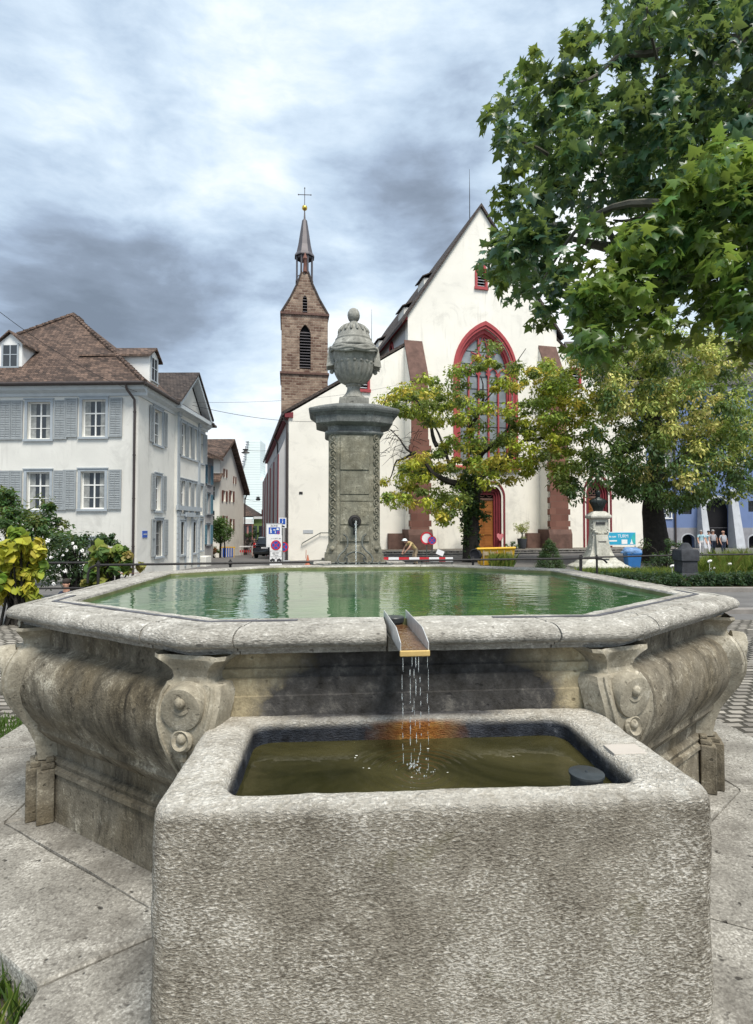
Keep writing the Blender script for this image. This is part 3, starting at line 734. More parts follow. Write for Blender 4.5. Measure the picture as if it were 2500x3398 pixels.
slab([MID[0], o0, (o0.x, -4.6), (-.1, -4.6), (-.1, MID[0].y)]); slab([(-.1, MID[0].y), (-.1, -4.6), (o1.x, -4.6), o1, MID[1]])

# ------------------------------------------------------------------ stone trough
TC = Vector((.20, 2.465, 0)); TR = .065
tr = thing('stone_trough', TC, 'massive hewn stone trough in front of the fountain, dark and rusty inside at the back', 'trough', rz=TR); BASE[tr] = Vector((0, 0, 0))
def rrect(hx, hy, r, n_=8, per=46):
    pts = []
    segs = [((hx - r, -hy), (hx, -hy + r), (hx - r, -hy + r), -90), ((hx, hy - r), (hx - r, hy), (hx - r, hy - r), 0), ((-hx + r, hy), (-hx, hy - r), (-hx + r, hy - r), 90), ((-hx, -hy + r), (-hx + r, -hy), (-hx + r, -hy + r), 180)]
    for i, (a, b, c, ang) in enumerate(segs):
        for j in range(n_): t = math.radians(ang + 90 * j / n_); pts.append((c[0] + r * math.cos(t), c[1] + r * math.sin(t)))
        nx = segs[(i + 1) % 4][0]
        for j in range(per): t = j / per; pts.append((b[0] + (nx[0] - b[0]) * t, b[1] + (nx[1] - b[1]) * t))
    return pts
lev = [(1.008, .50, .085, .87 * i / 26) for i in range(27)] + [(1.007, .499, .087, .902), (1.003, .496, .088, .920), (.994, .488, .09, .932), (.978, .474, .092, .938), (.90, .43, .10, .939), (.86, .415, .11, .940), (.815, .400, .12, .939), (.805, .388, .11, .936), (.79, .380, .105, .928), (.780, .373, .10, .912), (.776, .370, .10, .89), (.773, .367, .10, .86), (.770, .364, .10, .82), (.76, .355, .10, .75), (.73, .34, .10, .45)]
m = MB(); rows = [rrect(a, b, r) for a, b, r, z in lev]; N = len(rows[0]); vs = []
for row, (a, b, r, z) in zip(rows, lev):
    for x, y in row:
        p = Vector((x, y + (.0 if z < .9 else 0), z)); amp = .007 if z < .86 else .005
        q = rough_v(p, amp, 4.5); q += noise.noise_vector(p * 22) * .0022
        # bush-hammered ridges on the outside
        if z < .86:
            nrm = Vector((x / 1.008 if abs(x) > .9 else 0, y / .5 if abs(y) > .45 else 0, 0)); q += nrm * (noise.noise(Vector((x * 9 + z * 14, y * 9, z * 32 - x * 5))) * .0035)
        vs.append(q)
m.add(vs, [(i * N + j, i * N + (j + 1) % N, (i + 1) * N + (j + 1) % N, (i + 1) * N + j) for i in range(len(lev) - 1) for j in range(N)], True)
k = (len(lev) - 1) * N; m.f.append([k + j for j in range(N)]); m.mi.append(0); m.sm.append(False)
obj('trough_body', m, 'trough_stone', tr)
m = MB(); pts = rrect(.772, .368, .10, 8, 2); m.add([(x, y, .838) for x, y in pts], [tuple(range(len(pts)))])
w_ = struct(obj('water', m, 'trough_water')); w_.location = TC; w_.rotation_euler.z = TR
m = MB(); m.box(.80, .945, -.13, -.03, .930, .9425)
plain('repair_stone', (.46, .42, .37), .85, .06, 8, .3, 60); obj('repair_patch', m, 'repair_stone', tr, bevel=.002)
# overflow caps
m = MB(); L = PG(1947, 2562, .955); m.lathe([(.06, -.4), (.06, -.012), (.066, -.010), (.066, -.002), (.063, .0), (.0001, .001)], L, 40); m.ball(L + Vector((.0, .0, .002)), .006, 8)
origin_tag('overflow_pipe', m, 'cap_rubber', L, 'black round overflow pipe standing in the trough water', 'pipe')
m = MB(); L = PG(1308, 2046, 1.392); m.lathe([(.05, -.4), (.05, -.03), (.058, -.028), (.06, -.004), (.057, .0), (.0001, .0)], L, 40)
origin_tag('overflow_pipe', m, 'cap_rubber', L, 'black round overflow pipe top in the basin beside the steel gutter', 'pipe')
# gutter
gt = thing('overflow_gutter', FC, 'small steel gutter carrying water from the basin rim into the trough', 'gutter', rz=FR_); BASE[gt] = Vector((0, 0, 0))
gx0, gx1, gy0, gy1 = -.118, .012, -OD + .06, -OD - .66
def gyx(y): return (y + OD) * .0
m = MB()
m.box(gx0, gx1, gy1, gy0, 1.340, 1.346)
for x in (gx0, gx1 - .004):
    m.prism([(x, gy0, 1.34), (x, gy1, 1.34), (x, gy1, 1.385), (x, gy1 + .16, 1.425), (x, gy0, 1.425)], (.004, 0, 0))
obj('gutter_channel', m, 'steel', gt)
m = MB(); m.box(gx0 - .003, gx1 + .003, gy1 - .012, gy1 - .0005, 1.325, 1.352); obj('gutter_lip', m, 'brass_edge', gt, bevel=.004)
def rusty(t, oc, c): return c
water('gutter_water', (.20, .12, .06), (.10, .045, .02), 30, .8, (1, .5, 1), .06, .01)
m = MB(); NN = 24; m.add([(gx0 + .004 + (gx1 - gx0 - .008) * i / 6, gy0 + (gy1 - gy0) * j / NN, 1.352 + .003 * noise.noise(Vector((i * .9, j * .8, 0)))) for j in range(NN + 1) for i in range(7)], [(j * 7 + i, j * 7 + i + 1, j * 7 + i + 8, j * 7 + i + 7) for j in range(NN) for i in range(6)], True)
obj('gutter_stream', m, 'gutter_water', gt)
# falling water : thin broken strands of drops
def loc2w(x, y, z): c, s = math.cos(FR_), math.sin(FR_); return Vector((FC.x + x * c - y * s, FC.y + x * s + y * c, z))
wt = thing('falling_water', loc2w(-.05, gy1 - .02, .84), 'thin strands and drops of water falling from the gutter into the trough', 'water'); random.seed(11)
for x, n_ in ((gx0 + .008, 40), (gx1 - .008, 40), (-.072, 26), (-.052, 30), (-.035, 24)):
    m = MB(); z = 1.325; side = x in (gx0 + .008, gx1 - .008)
    while z > .845:
        L = random.uniform(.010, .055) * (2.2 if z > 1.22 else .9); r = random.uniform(.0008, .0020) * (1.0 if side else 1.3)
        p = loc2w(x + random.uniform(-.003, .003) * (1 if side else 2.5), gy1 - .012 - (1.33 - z) * .03, z)
        m.tube([p, p - Vector((0, 0, L * .3)), p - Vector((0, 0, L * .8)), p - Vector((0, 0, L))], [r * .3, r, r * .9, r * .2], 6)
        z -= L + random.uniform(.0005, .016) * (1 + (1.33 - z) * 3)
    obj('water_strand', m, 'clear_water', wt)
m = MB()
for i in range(34):
    a = random.uniform(0, 6.28); q = abs(random.gauss(0, .05)); p = loc2w(-.05 + q * math.cos(a), gy1 - .05 + q * math.sin(a) * .7,   .840 + random.random() ** 3 * .05); m.ball(p, random.uniform(.0015, .0045), 6)
obj('splash_drops', m, 'clear_water', wt)
m = MB()
for i in range(9):
    p = loc2w(-.05 + random.gauss(0, .18), gy1 + random.gauss(.02, .09), .8395); m.ball(p, random.uniform(.002, .005), 8, (1.3, .9, .12))
plain('foam', (.75, .75, .70), .5, .05, 9, 0); obj('foam_bubbles', m, 'foam', wt)

# ------------------------------------------------------------------ fountain pillar with urn
pl = thing('fountain_pillar', loc2w(-.045, 3.1, 0), 'carved stone pillar crowned by a draped urn, behind the basin', 'pillar', rz=FR_); BASE[pl] = Vector((0, 0, 0))
def plan(w, fx, fy, sx, sy, back):      # half-front, outline of the shaft: front face, slanted corner strip, side
    pass
def pring(e, z, k=1.0):
    f, s = .245 + e * .05, .37 + e
    yf, ys, yb = -.35 - e * .62, -.27 - e * .12, .35 + e
    return [Vector((-f, yf, z)), Vector((f, yf, z)), Vector((s, ys, z)), Vector((s, -ys, z)), Vector((f, yb, z)), Vector((-f, yb, z)), Vector((-s, -ys, z)), Vector((-s, ys, z))]
def pstack(m, lv):
    for (e0, z0), (e1, z1) in zip(lv[:-1], lv[1:]):
        A, B = pring(e0, z0), pring(e1, z1)
        for k in range(8):
            j = (k + 1) % 8; nn = max(1, int((A[j] - A[k]).length / .05)); vs = []; 
            for t in range(nn + 1):
                vs.append(rough_v(A[k].lerp(A[j], t / nn), .0022, 9)); vs.append(rough_v(B[k].lerp(B[j], t / nn), .0022, 9))
            m.add(vs, [(2 * t, 2 * t + 2, 2 * t + 3, 2 * t + 1) for t in range(nn)])
    m.add(pring(lv[-1][0], lv[-1][1]), [tuple(range(8))])
    return m
m = MB(); pstack(m, [(.05, 0), (.05, 1.35), (.15, 1.352), (.15, 1.40), (.055, 1.405), (.055, 1.52)]); obj('pillar_base', m, 'pillar_stone', pl)
m = MB(); pstack(m, [(.03, 1.52), (.035, 1.54), (.02, 1.60), (.01, 1.63), (.0, 1.65), (.0, 2.27)]); pstack(m, [(-.001, 2.275), (-.001, 2.9), (-.001, 3.25)]); obj('pillar_shaft', m, 'pillar_stone', pl)
m = MB()
for z0, z1, d in ((1.70, 1.925, .016), (1.94, 2.265, .014), (2.275, 2.365, .012), (2.372, 2.60, .02), (2.60, 2.71, .010), (2.72, 2.97, .022), (2.972, 3.21, .014)):
    m.box(-.205, .205, -.352 - d, -.34, z0, z1)
obj('front_panel', m, 'pillar_stone', pl, bevel=.005)
for s in (-1, 1):
    m = MB(); a = Vector((s * .25, -.352, 0)); b = Vector((s * .368, -.272, 0)); mid = (a + b) / 2; nrm = Vector((s * .08, -.125, 0)).normalized(); al = (b - a).normalized()
    if s < 0: al = -al
    z = 1.72
    while z < 3.2:
        c = mid + nrm * .004 + Vector((0, 0, z + .06))
        pts = [c + al * (math.cos(t) * r) + Vector((0, 0, math.sin(t) * r * 1.08)) + nrm * .006 for t, r in [(math.radians(90 + q * 30), .052 - q * .0028) for q in range(15)]]
        m.tube(pts, [.009] * 12 + [.008, .007, .006], 6); m.ball(c + nrm * .004, .016, 8)
        m.tube([c + al * .05 + Vector((0, 0, .03)), c + al * .02 + Vector((0, 0, .062)), c - al * .03 + Vector((0, 0, .075))], [.006, .010, .006], 6)
        z += .1165
    m.hexa([a.lerp(b, .02) + nrm * .012 + Vector((0, 0, 1.53)), b + nrm * .012 + Vector((0, 0, 1.53)), b - nrm * .05 + Vector((0, 0, 1.53)), a - nrm * .05 + Vector((0, 0, 1.53)), a.lerp(b, .02) + nrm * .012 + Vector((0, 0, 1.67)), b + nrm * .012 + Vector((0, 0, 1.67)), b - nrm * .05 + Vector((0, 0, 1.67)), a - nrm * .05 + Vector((0, 0, 1.67))])
    m.ball(mid + nrm * .015 + Vector((0, 0, 1.60)), .04, 12)
    obj('scroll_band', m, 'pillar_stone', pl)
m = MB(); pstack(m, [(.0, 3.225), (.03, 3.235), (.055, 3.255), (.05, 3.275), (.015, 3.29), (.01, 3.30), (.012, 3.355), (.07, 3.365), (.15, 3.385), (.185, 3.40), (.19, 3.50), (.21, 3.51), (.23, 3.53), (.262, 3.545), (.285, 3.575), (.288, 3.60), (.27, 3.615), (.14, 3.65), (.05, 3.67)])
obj('cornice', m, 'cornice_stone', pl)
m = MB(); m.box(-.215, .215, -.215, .215, 3.64, 3.785); urn = obj('urn_plinth', m, 'urn_stone', pl, bevel=.01)
foot = [(.19, 3.785), (.195, 3.80), (.175, 3.82), (.135, 3.85), (.108, 3.89), (.096, 3.93), (.093, 3.955), (.10, 3.965), (.118, 3.975), (.118, 3.99), (.10, 3.997)]
m = MB(); m.lathe([(.001, 3.78)] + foot, (0, 0, 0), 48); obj('urn_foot', m, 'urn_stone', pl)
def flute(t, i): return 1 + (.075 * abs(math.cos(t * 10)) ** 1.5 - .03 if i <= 9 else 0)
m = MB(); m.lathe([(.09, 3.99), (.14, 4.005), (.19, 4.03), (.225, 4.06), (.25, 4.095), (.268, 4.13), (.28, 4.165), (.29, 4.20), (.296, 4.235), (.30, 4.262), (.297, 4.28), (.303, 4.30), (.315, 4.36), (.325, 4.42), (.33, 4.46), (.345, 4.475), (.345, 4.49), (.325, 4.50), (.25, 4.51)], (0, 0, 0), 160, mod=flute)
for j in range(20):
    t = 2 * math.pi * j / 20; m.ball((math.cos(t) * .302, math.sin(t) * .302, 4.262), .026, 10, (1, 1, .85))
obj('urn_bowl', m, 'urn_stone', pl)
m = MB(); m.lathe([(.33, 4.498), (.315, 4.53), (.29, 4.565), (.277, 4.575), (.277, 4.60), (.262, 4.61), (.25, 4.63), (.243, 4.665), (.232, 4.675), (.222, 4.70), (.20, 4.735), (.17, 4.765), (.13, 4.795), (.10, 4.81), (.075, 4.83), (.06, 4.85), (.055, 4.862)], (0, 0, 0), 72)
for j in range(16):
    t = 2 * math.pi * (j + .5) / 16; m.tube([(math.cos(t) * r, math.sin(t) * r, z) for r, z in ((.12, 4.805), (.175, 4.77), (.218, 4.72), (.232, 4.695))], [.012, .02, .024, .016], 6)
obj('urn_lid', m, 'urn_stone', pl)
m = MB(); m.lathe([(.04, 4.855), (.07, 4.875), (.088, 4.91), (.092, 4.945), (.085, 4.985), (.065, 5.02), (.03, 5.042), (.0001, 5.047)], (0, 0, 0), 40, mod=lambda t, i: 1 + .035 * math.sin(t * 9 + i * 1.3))
obj('urn_finial', m, 'urn_stone', pl)
m = MB()
for sgn in (-1, 1):   # twisted swag front and back
    for off_, rr in ((0, .026), (.022, .020), (-.02, .018)):
        pts = []
        for q in range(25):
            u = q / 24; th = math.pi * u; sag = math.sin(th); tw = .012 * math.sin(u * 18 + off_ * 100)
            R_ = .345 + .02 * sag; pts.append((-math.cos(th) * R_, sgn * math.sin(th) * R_ * -1, 4.475 - .075 * sag + off_ + tw))
        m.tube(pts, [rr * (.6 + .7 * math.sin(math.pi * q / 24)) for q in range(25)], 8)
    x = sgn * .35
    vs = []
    for r_ in range(9):
        z = 4.47 - r_ * .03; w = .035 + r_ * .011
        for c in range(9): y = -w + 2 * w * c / 8; vs.append((x + sgn * (.012 + .014 * math.cos(c * math.pi * .75 + .3) + .004 * r_), y, z - .02 * abs(c - 4) / 4 * (r_ / 8)))
    for r_ in range(9):
        z = 4.47 - r_ * .03; w = .035 + r_ * .011
        for c in range(9): y = -w + 2 * w * c / 8; vs.append((x - sgn * .05, y, z))
    fs = [(a * 9 + b, a * 9 + b + 1, a * 9 + b + 10, a * 9 + b + 9) for a in range(8) for b in range(8)]; fs += [tuple(81 + i for i in f) for f in fs]
    fs += [(b, b + 1, 82 + b, 81 + b) for b in range(8)] + [(72 + b, 73 + b, 154 + b, 153 + b) for b in range(8)] + [(a * 9, a * 9 + 9, 90 + a * 9, 81 + a * 9) for a in range(8)] + [(a * 9 + 8, a * 9 + 17, 98 + a * 9, 89 + a * 9) for a in range(8)]
    m.add(vs, fs, True); m.ball((x, 0, 4.475), .035, 10); m.ball((sgn * .325, 0, 4.17), .035, 10)
obj('drapery', m, 'urn_stone', pl)
for o_ in [x for x in bpy.data.objects if x.parent == pl and (x.name.startswith('urn') or x.name.startswith('drapery'))]:
    for v in o_.data.vertices: v.co.z = 3.64 + (v.co.z - 3.64) * 1.105
m = MB(); m.lathe([(.09, .0), (.092, .012), (.08, .03), (.06, .035), (.05, .03), (.0001, .03)], (.0, -.366, 1.985), 32, (0, -1, 0)); m.tube([(0, -.37, 1.99), (0, -.44, 2.0), (.004, -.50, 1.995), (.006, -.535, 1.975)], [.035, .034, .034, .036], 16); m.tube([(.006, -.37, 1.90), (0, -.40, 1.86), (0, -.385, 1.80)], .022, 10)
obj('spout', m, 'iron', pl)
# jet of water
wj = thing('water_jet', loc2w(0, 3.1 - .56, 1.36), 'thin jet of water falling from the pillar spout into the basin', 'water')
for part_, zr in (('jet_stream', (0, 1)),):
    m = MB(); pts = []; rs = []
    for q in range(46):
        t = q / 45; pts.append(loc2w(-.039 + .002 * math.sin(q * 1.7), 3.1 - .54 - .10 * math.sqrt(t) - .002 * math.cos(q), 1.985 - (1.985 - 1.36) * t)); rs.append((.013 - .007 * t) * (1 + .35 * math.sin(q * 2.3)))
    m.tube(pts, rs, 8); obj(part_, m, 'clear_water', wj)
# iron grate and bracket over the water
gr = thing('iron_grate', loc2w(0, 3.1 - .36, 1.4), 'rusty iron grate with scrolled brackets resting over the water below the spout', 'grate', rz=0)
def G(x, y, z): return loc2w(x - .045, 3.1 + y, z)
m = MB()
for s in (-1, 1):
    pts = [(.16 * s, -.40, 1.80), (.115 * s, -.42, 1.77), (.10 * s, -.44, 1.71), (.105 * s, -.46, 1.64), (.15 * s, -.49, 1.575), (.215 * s, -.53, 1.52), (.245 * s, -.56, 1.46), (.225 * s, -.58, 1.415), (.165 * s, -.59, 1.40), (.12 * s, -.59, 1.43), (.115 * s, -.59, 1.475), (.145 * s, -.59, 1.49)]
    cr = []
    for i in range(len(pts) - 1):
        for t in (0, .33, .66): cr.append(G(*[pts[i][q] + (pts[i + 1][q] - pts[i][q]) * t for q in range(3)]))
    m.tube(cr, .0125, 8)
m.tube([G(.15 * math.cos(t), -.57, 1.44 + .12 * math.sin(t)) for t in [math.pi * q / 12 for q in range(13)]], .011, 8)
obj('scroll_bracket', m, 'grey_iron', gr)
m = MB(); fr_ = [(-.62, -.50), (-.42, -.93), (.42, -.93), (.62, -.50)]
m.tube([G(x, y, 1.40) for x, y in fr_], .016, 6, smooth=False)
for x in (-.42, -.27, -.12, .05, .2, .35, .5): m.tube([G(x, -.46, 1.415), G(x * .8, -.93, 1.40)], .013, 6, smooth=False)
m.tube([G(-.62, -.50, 1.40), G(.62, -.50, 1.40)], .014, 6); m.tube([G(.05, -.90, 1.40), G(.05, -.90, 1.2)], .018, 8)
for i in range(9): m.ball(G(-.2 + i * .05, -.93, 1.378), .014, 6)
obj('grate_bars', m, 'grey_iron', gr)
for a_, b_ in ((-.62, -.38), (.38, .62)): m = MB(); m.box(a_, b_, 2.35, 2.62, 1.402, 1.43); obj('cover_slab', m, 'rim_stone', fo, bevel=.006)
# ------------------------------------------------------------------ windows
def window(parent, fr, u0, u1, z0, z1, frame_m='white_paint', trim='grey_trim', rec=.16, nx=2, rows=(.36, .70), curtain=True, tw=.12, sill=True, bars=False, fname='window'):
    """casement set back in a real opening; returns it"""
    m = MB(); w = .055
    m.fbox(fr, u0, u1, -rec - .05, -rec, z0, z0 + w); m.fbox(fr, u0, u1, -rec - .05, -rec, z1 - w, z1)
    m.fbox(fr, u0, u0 + w, -rec - .05, -rec + .002, z0 + w, z1 - w); m.fbox(fr, u1 - w, u1, -rec - .05, -rec + .002, z0 + w, z1 - w)
    for i in range(1, nx): u = u0 + (u1 - u0) * i / nx; m.fbox(fr, u - w * .6, u + w * .6, -rec - .045, -rec + .004, z0 + w, z1 - w)
    for t in rows:
        z = z1 - (z1 - z0) * t; ww = w * .55 if t == rows[0] else w * .28
        m.fbox(fr, u0 + w, u1 - w, -rec - .042, -rec + .006, z - ww, z + ww)
    o = obj(fname, m, frame_m, parent)
    m = MB(); m.fbox(fr, u0 + .01, u1 - .01, -rec - .035, -rec - .025, z0 + .01, z1 - .01); obj('pane', m, 'window_glass', o)
    if curtain and trim and u1 - u0 > .7:
        m = MB(); cw = (u1 - u0) * .24
        for a_ in (u0 + w, u1 - w - cw):
            n_ = 12; vs = [fr.p(a_ + cw * i / n_, -rec - .012 + .006 * math.sin(i * 2.1), z) for z in (z0 + w, z1 - w) for i in range(n_ + 1)]
            m.add(vs, [(i, i + 1, i + n_ + 2, i + n_ + 1) for i in range(n_)], True)
        obj('curtain', m, 'curtain', o)
    if trim:
        m = MB(); t = tw
        m.fbox(fr, u0 - t, u0, -.02, .035, z0 - .02, z1 + t); m.fbox(fr, u1, u1 + t, -.02, .035, z0 - .02, z1 + t); m.fbox(fr, u0, u1, -.02, .035, z1, z1 + t)
        m.fbox(fr, u0 - t - .05, u1 + t + .05, -.02, .07, z1 + t, z1 + t + .05)
        if sill: m.fbox(fr, u0 - t - .04, u1 + t + .04, -.05, .09, z0 - .12, z0 - .022)
        obj('surround', m, trim, o)
    if bars:
        m = MB()
        for i in range(1, 5): u = u0 + (u1 - u0) * i / 5; m.tube([fr.p(u, -.03, z0), fr.p(u, -.03, z1)], .018, 6)
        obj('grille', m, 'dark_metal', o)
    return o
def shutter(parent, fr, u0, u1, z0, z1, m_='shutter_paint', d=.04, name='shutter', slats=True):
    m = MB(); w = .07; m.fbox(fr, u0, u0 + w, d, d + .04, z0, z1); m.fbox(fr, u1 - w, u1, d, d + .04, z0, z1)
    for z in (z0, (z0 + z1) / 2 - w / 2, z1 - w): m.fbox(fr, u0 + w, u1 - w, d + .001, d + .038, z, z + w)
    m.fbox(fr, u0 + w, u1 - w, d + .002, d + .008, z0 + w, z1 - w)
    if slats:
        n_ = max(4, int((z1 - z0) / .085))
        for i in range(n_):
            z = z0 + w + (z1 - z0 - 2 * w) * (i + .5) / n_; h = (z1 - z0) / n_ * .42
            if abs(z - (z0 + z1) / 2) < w * .6: continue
            m.hexa([fr.p(u0 + w, d + .034, z - h), fr.p(u1 - w, d + .034, z - h), fr.p(u1 - w, d + .010, z + h * .5), fr.p(u0 + w, d + .010, z + h * .5), fr.p(u0 + w, d + .038, z - h * .6), fr.p(u1 - w, d + .038, z - h * .6), fr.p(u1 - w, d + .014, z + h * .9), fr.p(u0 + w, d + .014, z + h * .9)])
        m.tube([fr.p((u0 + u1) / 2, d + .05, z0 + .1), fr.p((u0 + u1) / 2, d + .05, z1 - .2)], .008, 4)
    return obj(name, m, m_, parent)

# ------------------------------------------------------------------ white corner house on the left
HC = Vector((-11.04, 25.7, 0))
HF = Frame(HC, (-1, .04), (-.04, -1)); HS = Frame(HC, (.012, 1), (1, -.012))
ho = thing('corner_house', (-16, 28, -.3), 'white corner house with grey shutters and hipped brown tile roof', 'house')
zE = 8.35; zB = -1.0
def R1(fr, x0, x1, y0, y1):     # crop coordinates of the house picture -> wall rectangle (centre values)
    px0, px1 = x0 * .5448, x1 * .5448; pm = (px0 + px1) / 2; y0 = 950 + y0 * .5448; y1 = 950 + y1 * .5448
    a = fr.U(px0); b = fr.U(px1); return min(a, b), max(a, b), fr.uz(pm, y1)[1], fr.uz(pm, y0)[1]
fw = []
for x0, x1, y0, y1 in ((158, 300, 705, 930), (493, 637, 690, 915), (160, 302, 1132, 1360), (490, 637, 1127, 1355), (505, 640, 1545, 1760)):
    fw.append(R1(HF, x0, x1, y0, y1))
# the same bays repeat along the wall left of the photograph
bay = fw[0][0] - fw[1][0]
bay = abs(bay)
uppers = [fw[1], fw[0]]; lowers = [fw[3], fw[2]]
for k in (1, 2):
    uppers.append((fw[0][0] + bay * k, fw[0][1] + bay * k, fw[0][2], fw[0][3])); lowers.append((fw[2][0] + bay * k, fw[2][1] + bay * k, fw[2][2], fw[2][3]))
Wd = 11.9
holes = [rect(*w) for w in uppers + lowers + [fw[4]]]
m = MB(); wall_holes(m, HF, rect(0, Wd, zB, zE), holes, .35)
hw = obj('front_wall', m, 'white_plaster', ho)
for w in uppers + lowers:
    window(ho, HF, *w); sw = .62; g = .19
    shutter(ho, HF, w[1] + g, w[1] + g + sw, w[2] - .03, w[3] + .07); shutter(ho, HF, w[0] - g - sw, w[0] - g, w[2] - .03, w[3] + .07)
window(ho, HF, *fw[4], rows=(.5,))
# side wall
sd_ = {}
S = [('s', 933, 982, 765, 978), ('s', 946, 980, 1168, 1355), ('g', 950, 992, 1522, 1690)]
rs = [R1(HS, a, b, c, d) for _, a, b, c, d in S]
def fixz(u0, u1, za, zb): return (u0, u1, za, zb)
upz = (uppers[0][2], uppers[0][3]); loz = (lowers[0][2], lowers[0][3])
side = [(rs[0][0], rs[0][1], upz[0] - .05, upz[1] - .05), (rs[1][0], rs[1][1], loz[0], loz[1]), (rs[2][0], rs[2][1], .45, 2.25)]
ris0, ris1 = HS.U(1062 * .5448), HS.U(1202 * .5448)
Ls = HS.U(1250 * .5448)
rw = []
for i in range(3):
    c = ris0 + (ris1 - ris0) * (.24 + .26 * i); 
    rw.append((c - .30, c + .30, upz[0] - .2, upz[1] - .1)); rw.append((c - .30, c + .30, loz[0] - .1, loz[1]))
c = (ris1 + Ls) / 2; rear = [(c - .3, c + .3, upz[0] - .2, upz[1] - .1), (c - .3, c + .3, loz[0] - .1, loz[1]), (c - .25, c + .25, .5, 2.3)]
m = MB(); wall_holes(m, HS, rect(0, Ls, zB, zE), [rect(*w) for w in side + rear], .35); obj('side_wall', m, 'white_plaster', ho)
for i, w in enumerate(side + rear):
    window(ho, HS, *w, bars=(i == 2), nx=2 if i not in (5,) else 1)
    if i != 5:
        shutter(ho, HS, w[0] - .58, w[0] - .14, w[2], w[3] + .06, slats=i < 2 or i > 2); shutter(ho, HS, w[1] + .14, w[1] + .58, w[2], w[3] + .06)
HR = HS.off(.14)
m = MB(); dm = (ris0 + ris1) / 2
wall_holes(m, HR, rect(ris0, ris1, zB, zE), [rect(*w) for w in rw] + [rect(dm - .45, dm + .45, -.2, 2.35), rect(dm - 1.25, dm - .75, .4, 2.2), rect(dm + .75, dm + 1.25, .4, 2.2)], .2); obj('risalit_wall', m, 'white_plaster', ho)
for w in rw:
    window(ho, HR, *w, rec=.1); shutter(ho, HR, w[0] - .42, w[0] - .13, w[2], w[3]); shutter(ho, HR, w[1] + .13, w[1] + .42, w[2], w[3])
for a in (-1.25, .75): window(ho, HR, dm + a, dm + a + .5, .4, 2.2, rec=.1, nx=1, bars=True)
m = MB(); m.fbox(HR, dm - .45, dm + .45, -.14, -.09, -.2, 2.35); m.fbox(HR, dm - .35, dm - .04, -.092, -.07, .2, 1.0); m.fbox(HR, dm + .04, dm + .35, -.092, -.07, .2, 1.0); m.fbox(HR, dm - .35, dm - .04, -.092, -.07, 1.15, 2.2); m.fbox(HR, dm + .04, dm + .35, -.092, -.07, 1.15, 2.2)
obj('door', m, 'white_paint', ho)
m = MB(); m.fbox(HR, dm - .62, dm - .45, 0, .06, -.3, 2.5); m.fbox(HR, dm + .45, dm + .62, 0, .06, -.3, 2.5); m.fbox(HR, dm - .75, dm + .75, 0, .16, 2.5, 2.75); obj('door_surround', m, 'grey_trim', ho)
for u in (ris0 + .02, ris1 - .32):
    m = MB()
    for i in range(11): m.fbox(HR, u, u + .3, .0, .07, -.6 + i * .31, -.6 + i * .31 + .29)
    m.fbox(HR, u - .02, u + .32, 0, .05, 2.9, zE); m.fbox(HR, u - .06, u + .36, 0, .12, zE - .35, zE - .05)
    obj('pilaster', m, 'grey_trim', ho)
m = MB(); m.fbox(HR, ris0 - .1, ris1 + .1, 0, .12, 2.85, 3.1); obj('belt_course', m, 'grey_trim', ho)
# cornice + gutters
def strip(fr, u0, u1, prof): 
    m = MB(); A = [fr.p(u0, d, z) for d, z in prof]; m.prism(A, fr.p(u1, 0, 0) - fr.p(u0, 0, 0)); return m
cprof = [(0, zE - .35), (.06, zE - .35), (.10, zE - .22), (.30, zE - .10), (.34, zE + .02), (.42, zE + .04), (.42, zE + .14), (0, zE + .14)]
obj('cornice', strip(HF, -.42, Wd + .4, cprof), 'cornice_paint', ho)
obj('cornice', strip(HS, .003, Ls + .2, cprof), 'cornice_paint', ho)
m = MB(); m.tube([HF.p(-.5, .50, zE + .14), HF.p(Wd + .5, .50, zE + .14)], .085, 8); m.tube([HS.p(-.52, .50, zE + .142), HS.p(Ls, .50, zE + .142)], .085, 8); obj('gutter', m, 'pipe_metal', ho)
gu = HF.U(447)
m = MB(); m.tube([HF.p(gu + .25, .5, zE + .1), HF.p(gu + .22, .42, zE - .15), HF.p(gu, .14, zE - .55), HF.p(gu, .10, zE - 1.0), HF.p(gu, .10, -.6)], .06, 8)
for z in (1, 3.2, 5.2, 7.2): m.tube([HF.p(gu, .10, z), HF.p(gu, .10, z + .06)], .075, 8)
obj('downpipe', m, 'pipe_metal', ho)
# roof : steep hips with a kick at the eaves
ap = 4.25; zA = 13.75
def E_(fr_u, side_u): q = HC + HF.u * fr_u + HS.u * side_u; return q
def roofpt(u, s, z): q = E_(u, s); return Vector((q.x, q.y, z))
m = MB(); ov = .5; Lr = Ls + .25
def hip(z, k): # inset at height
    return k
lv_ = [(0 - ov, zE + .16), (.55, zE + .85), (ap, None)]
def ringr(ins, z): return [roofpt(ins, ins, z), roofpt(Wd - ins, ins, z), roofpt(Wd - ins, Lr - ins, z), roofpt(ins, Lr - ins, z)]
A = ringr(-.5, zE + .16); B = ringr(.7, zE + 1.15); rd = [roofpt(Wd / 2, ap + .6, zA), roofpt(Wd / 2, Lr - ap, zA)]
m.add(A + B, [(0, 1, 5, 4), (1, 2, 6, 5), (2, 3, 7, 6), (3, 0, 4, 7)]); m.add(B + rd, [(0, 1, 4), (1, 2, 5, 4), (2, 3, 5), (3, 0, 4, 5)])
A2 = [p - Vector((0, 0, .12)) for p in A]; m.add(A + A2, [(0, 1, 5, 4), (1, 2, 6, 5), (2, 3, 7, 6), (3, 0, 4, 7)])
rf = obj('roof', m, 'brown_tiles', ho)
m = MB()
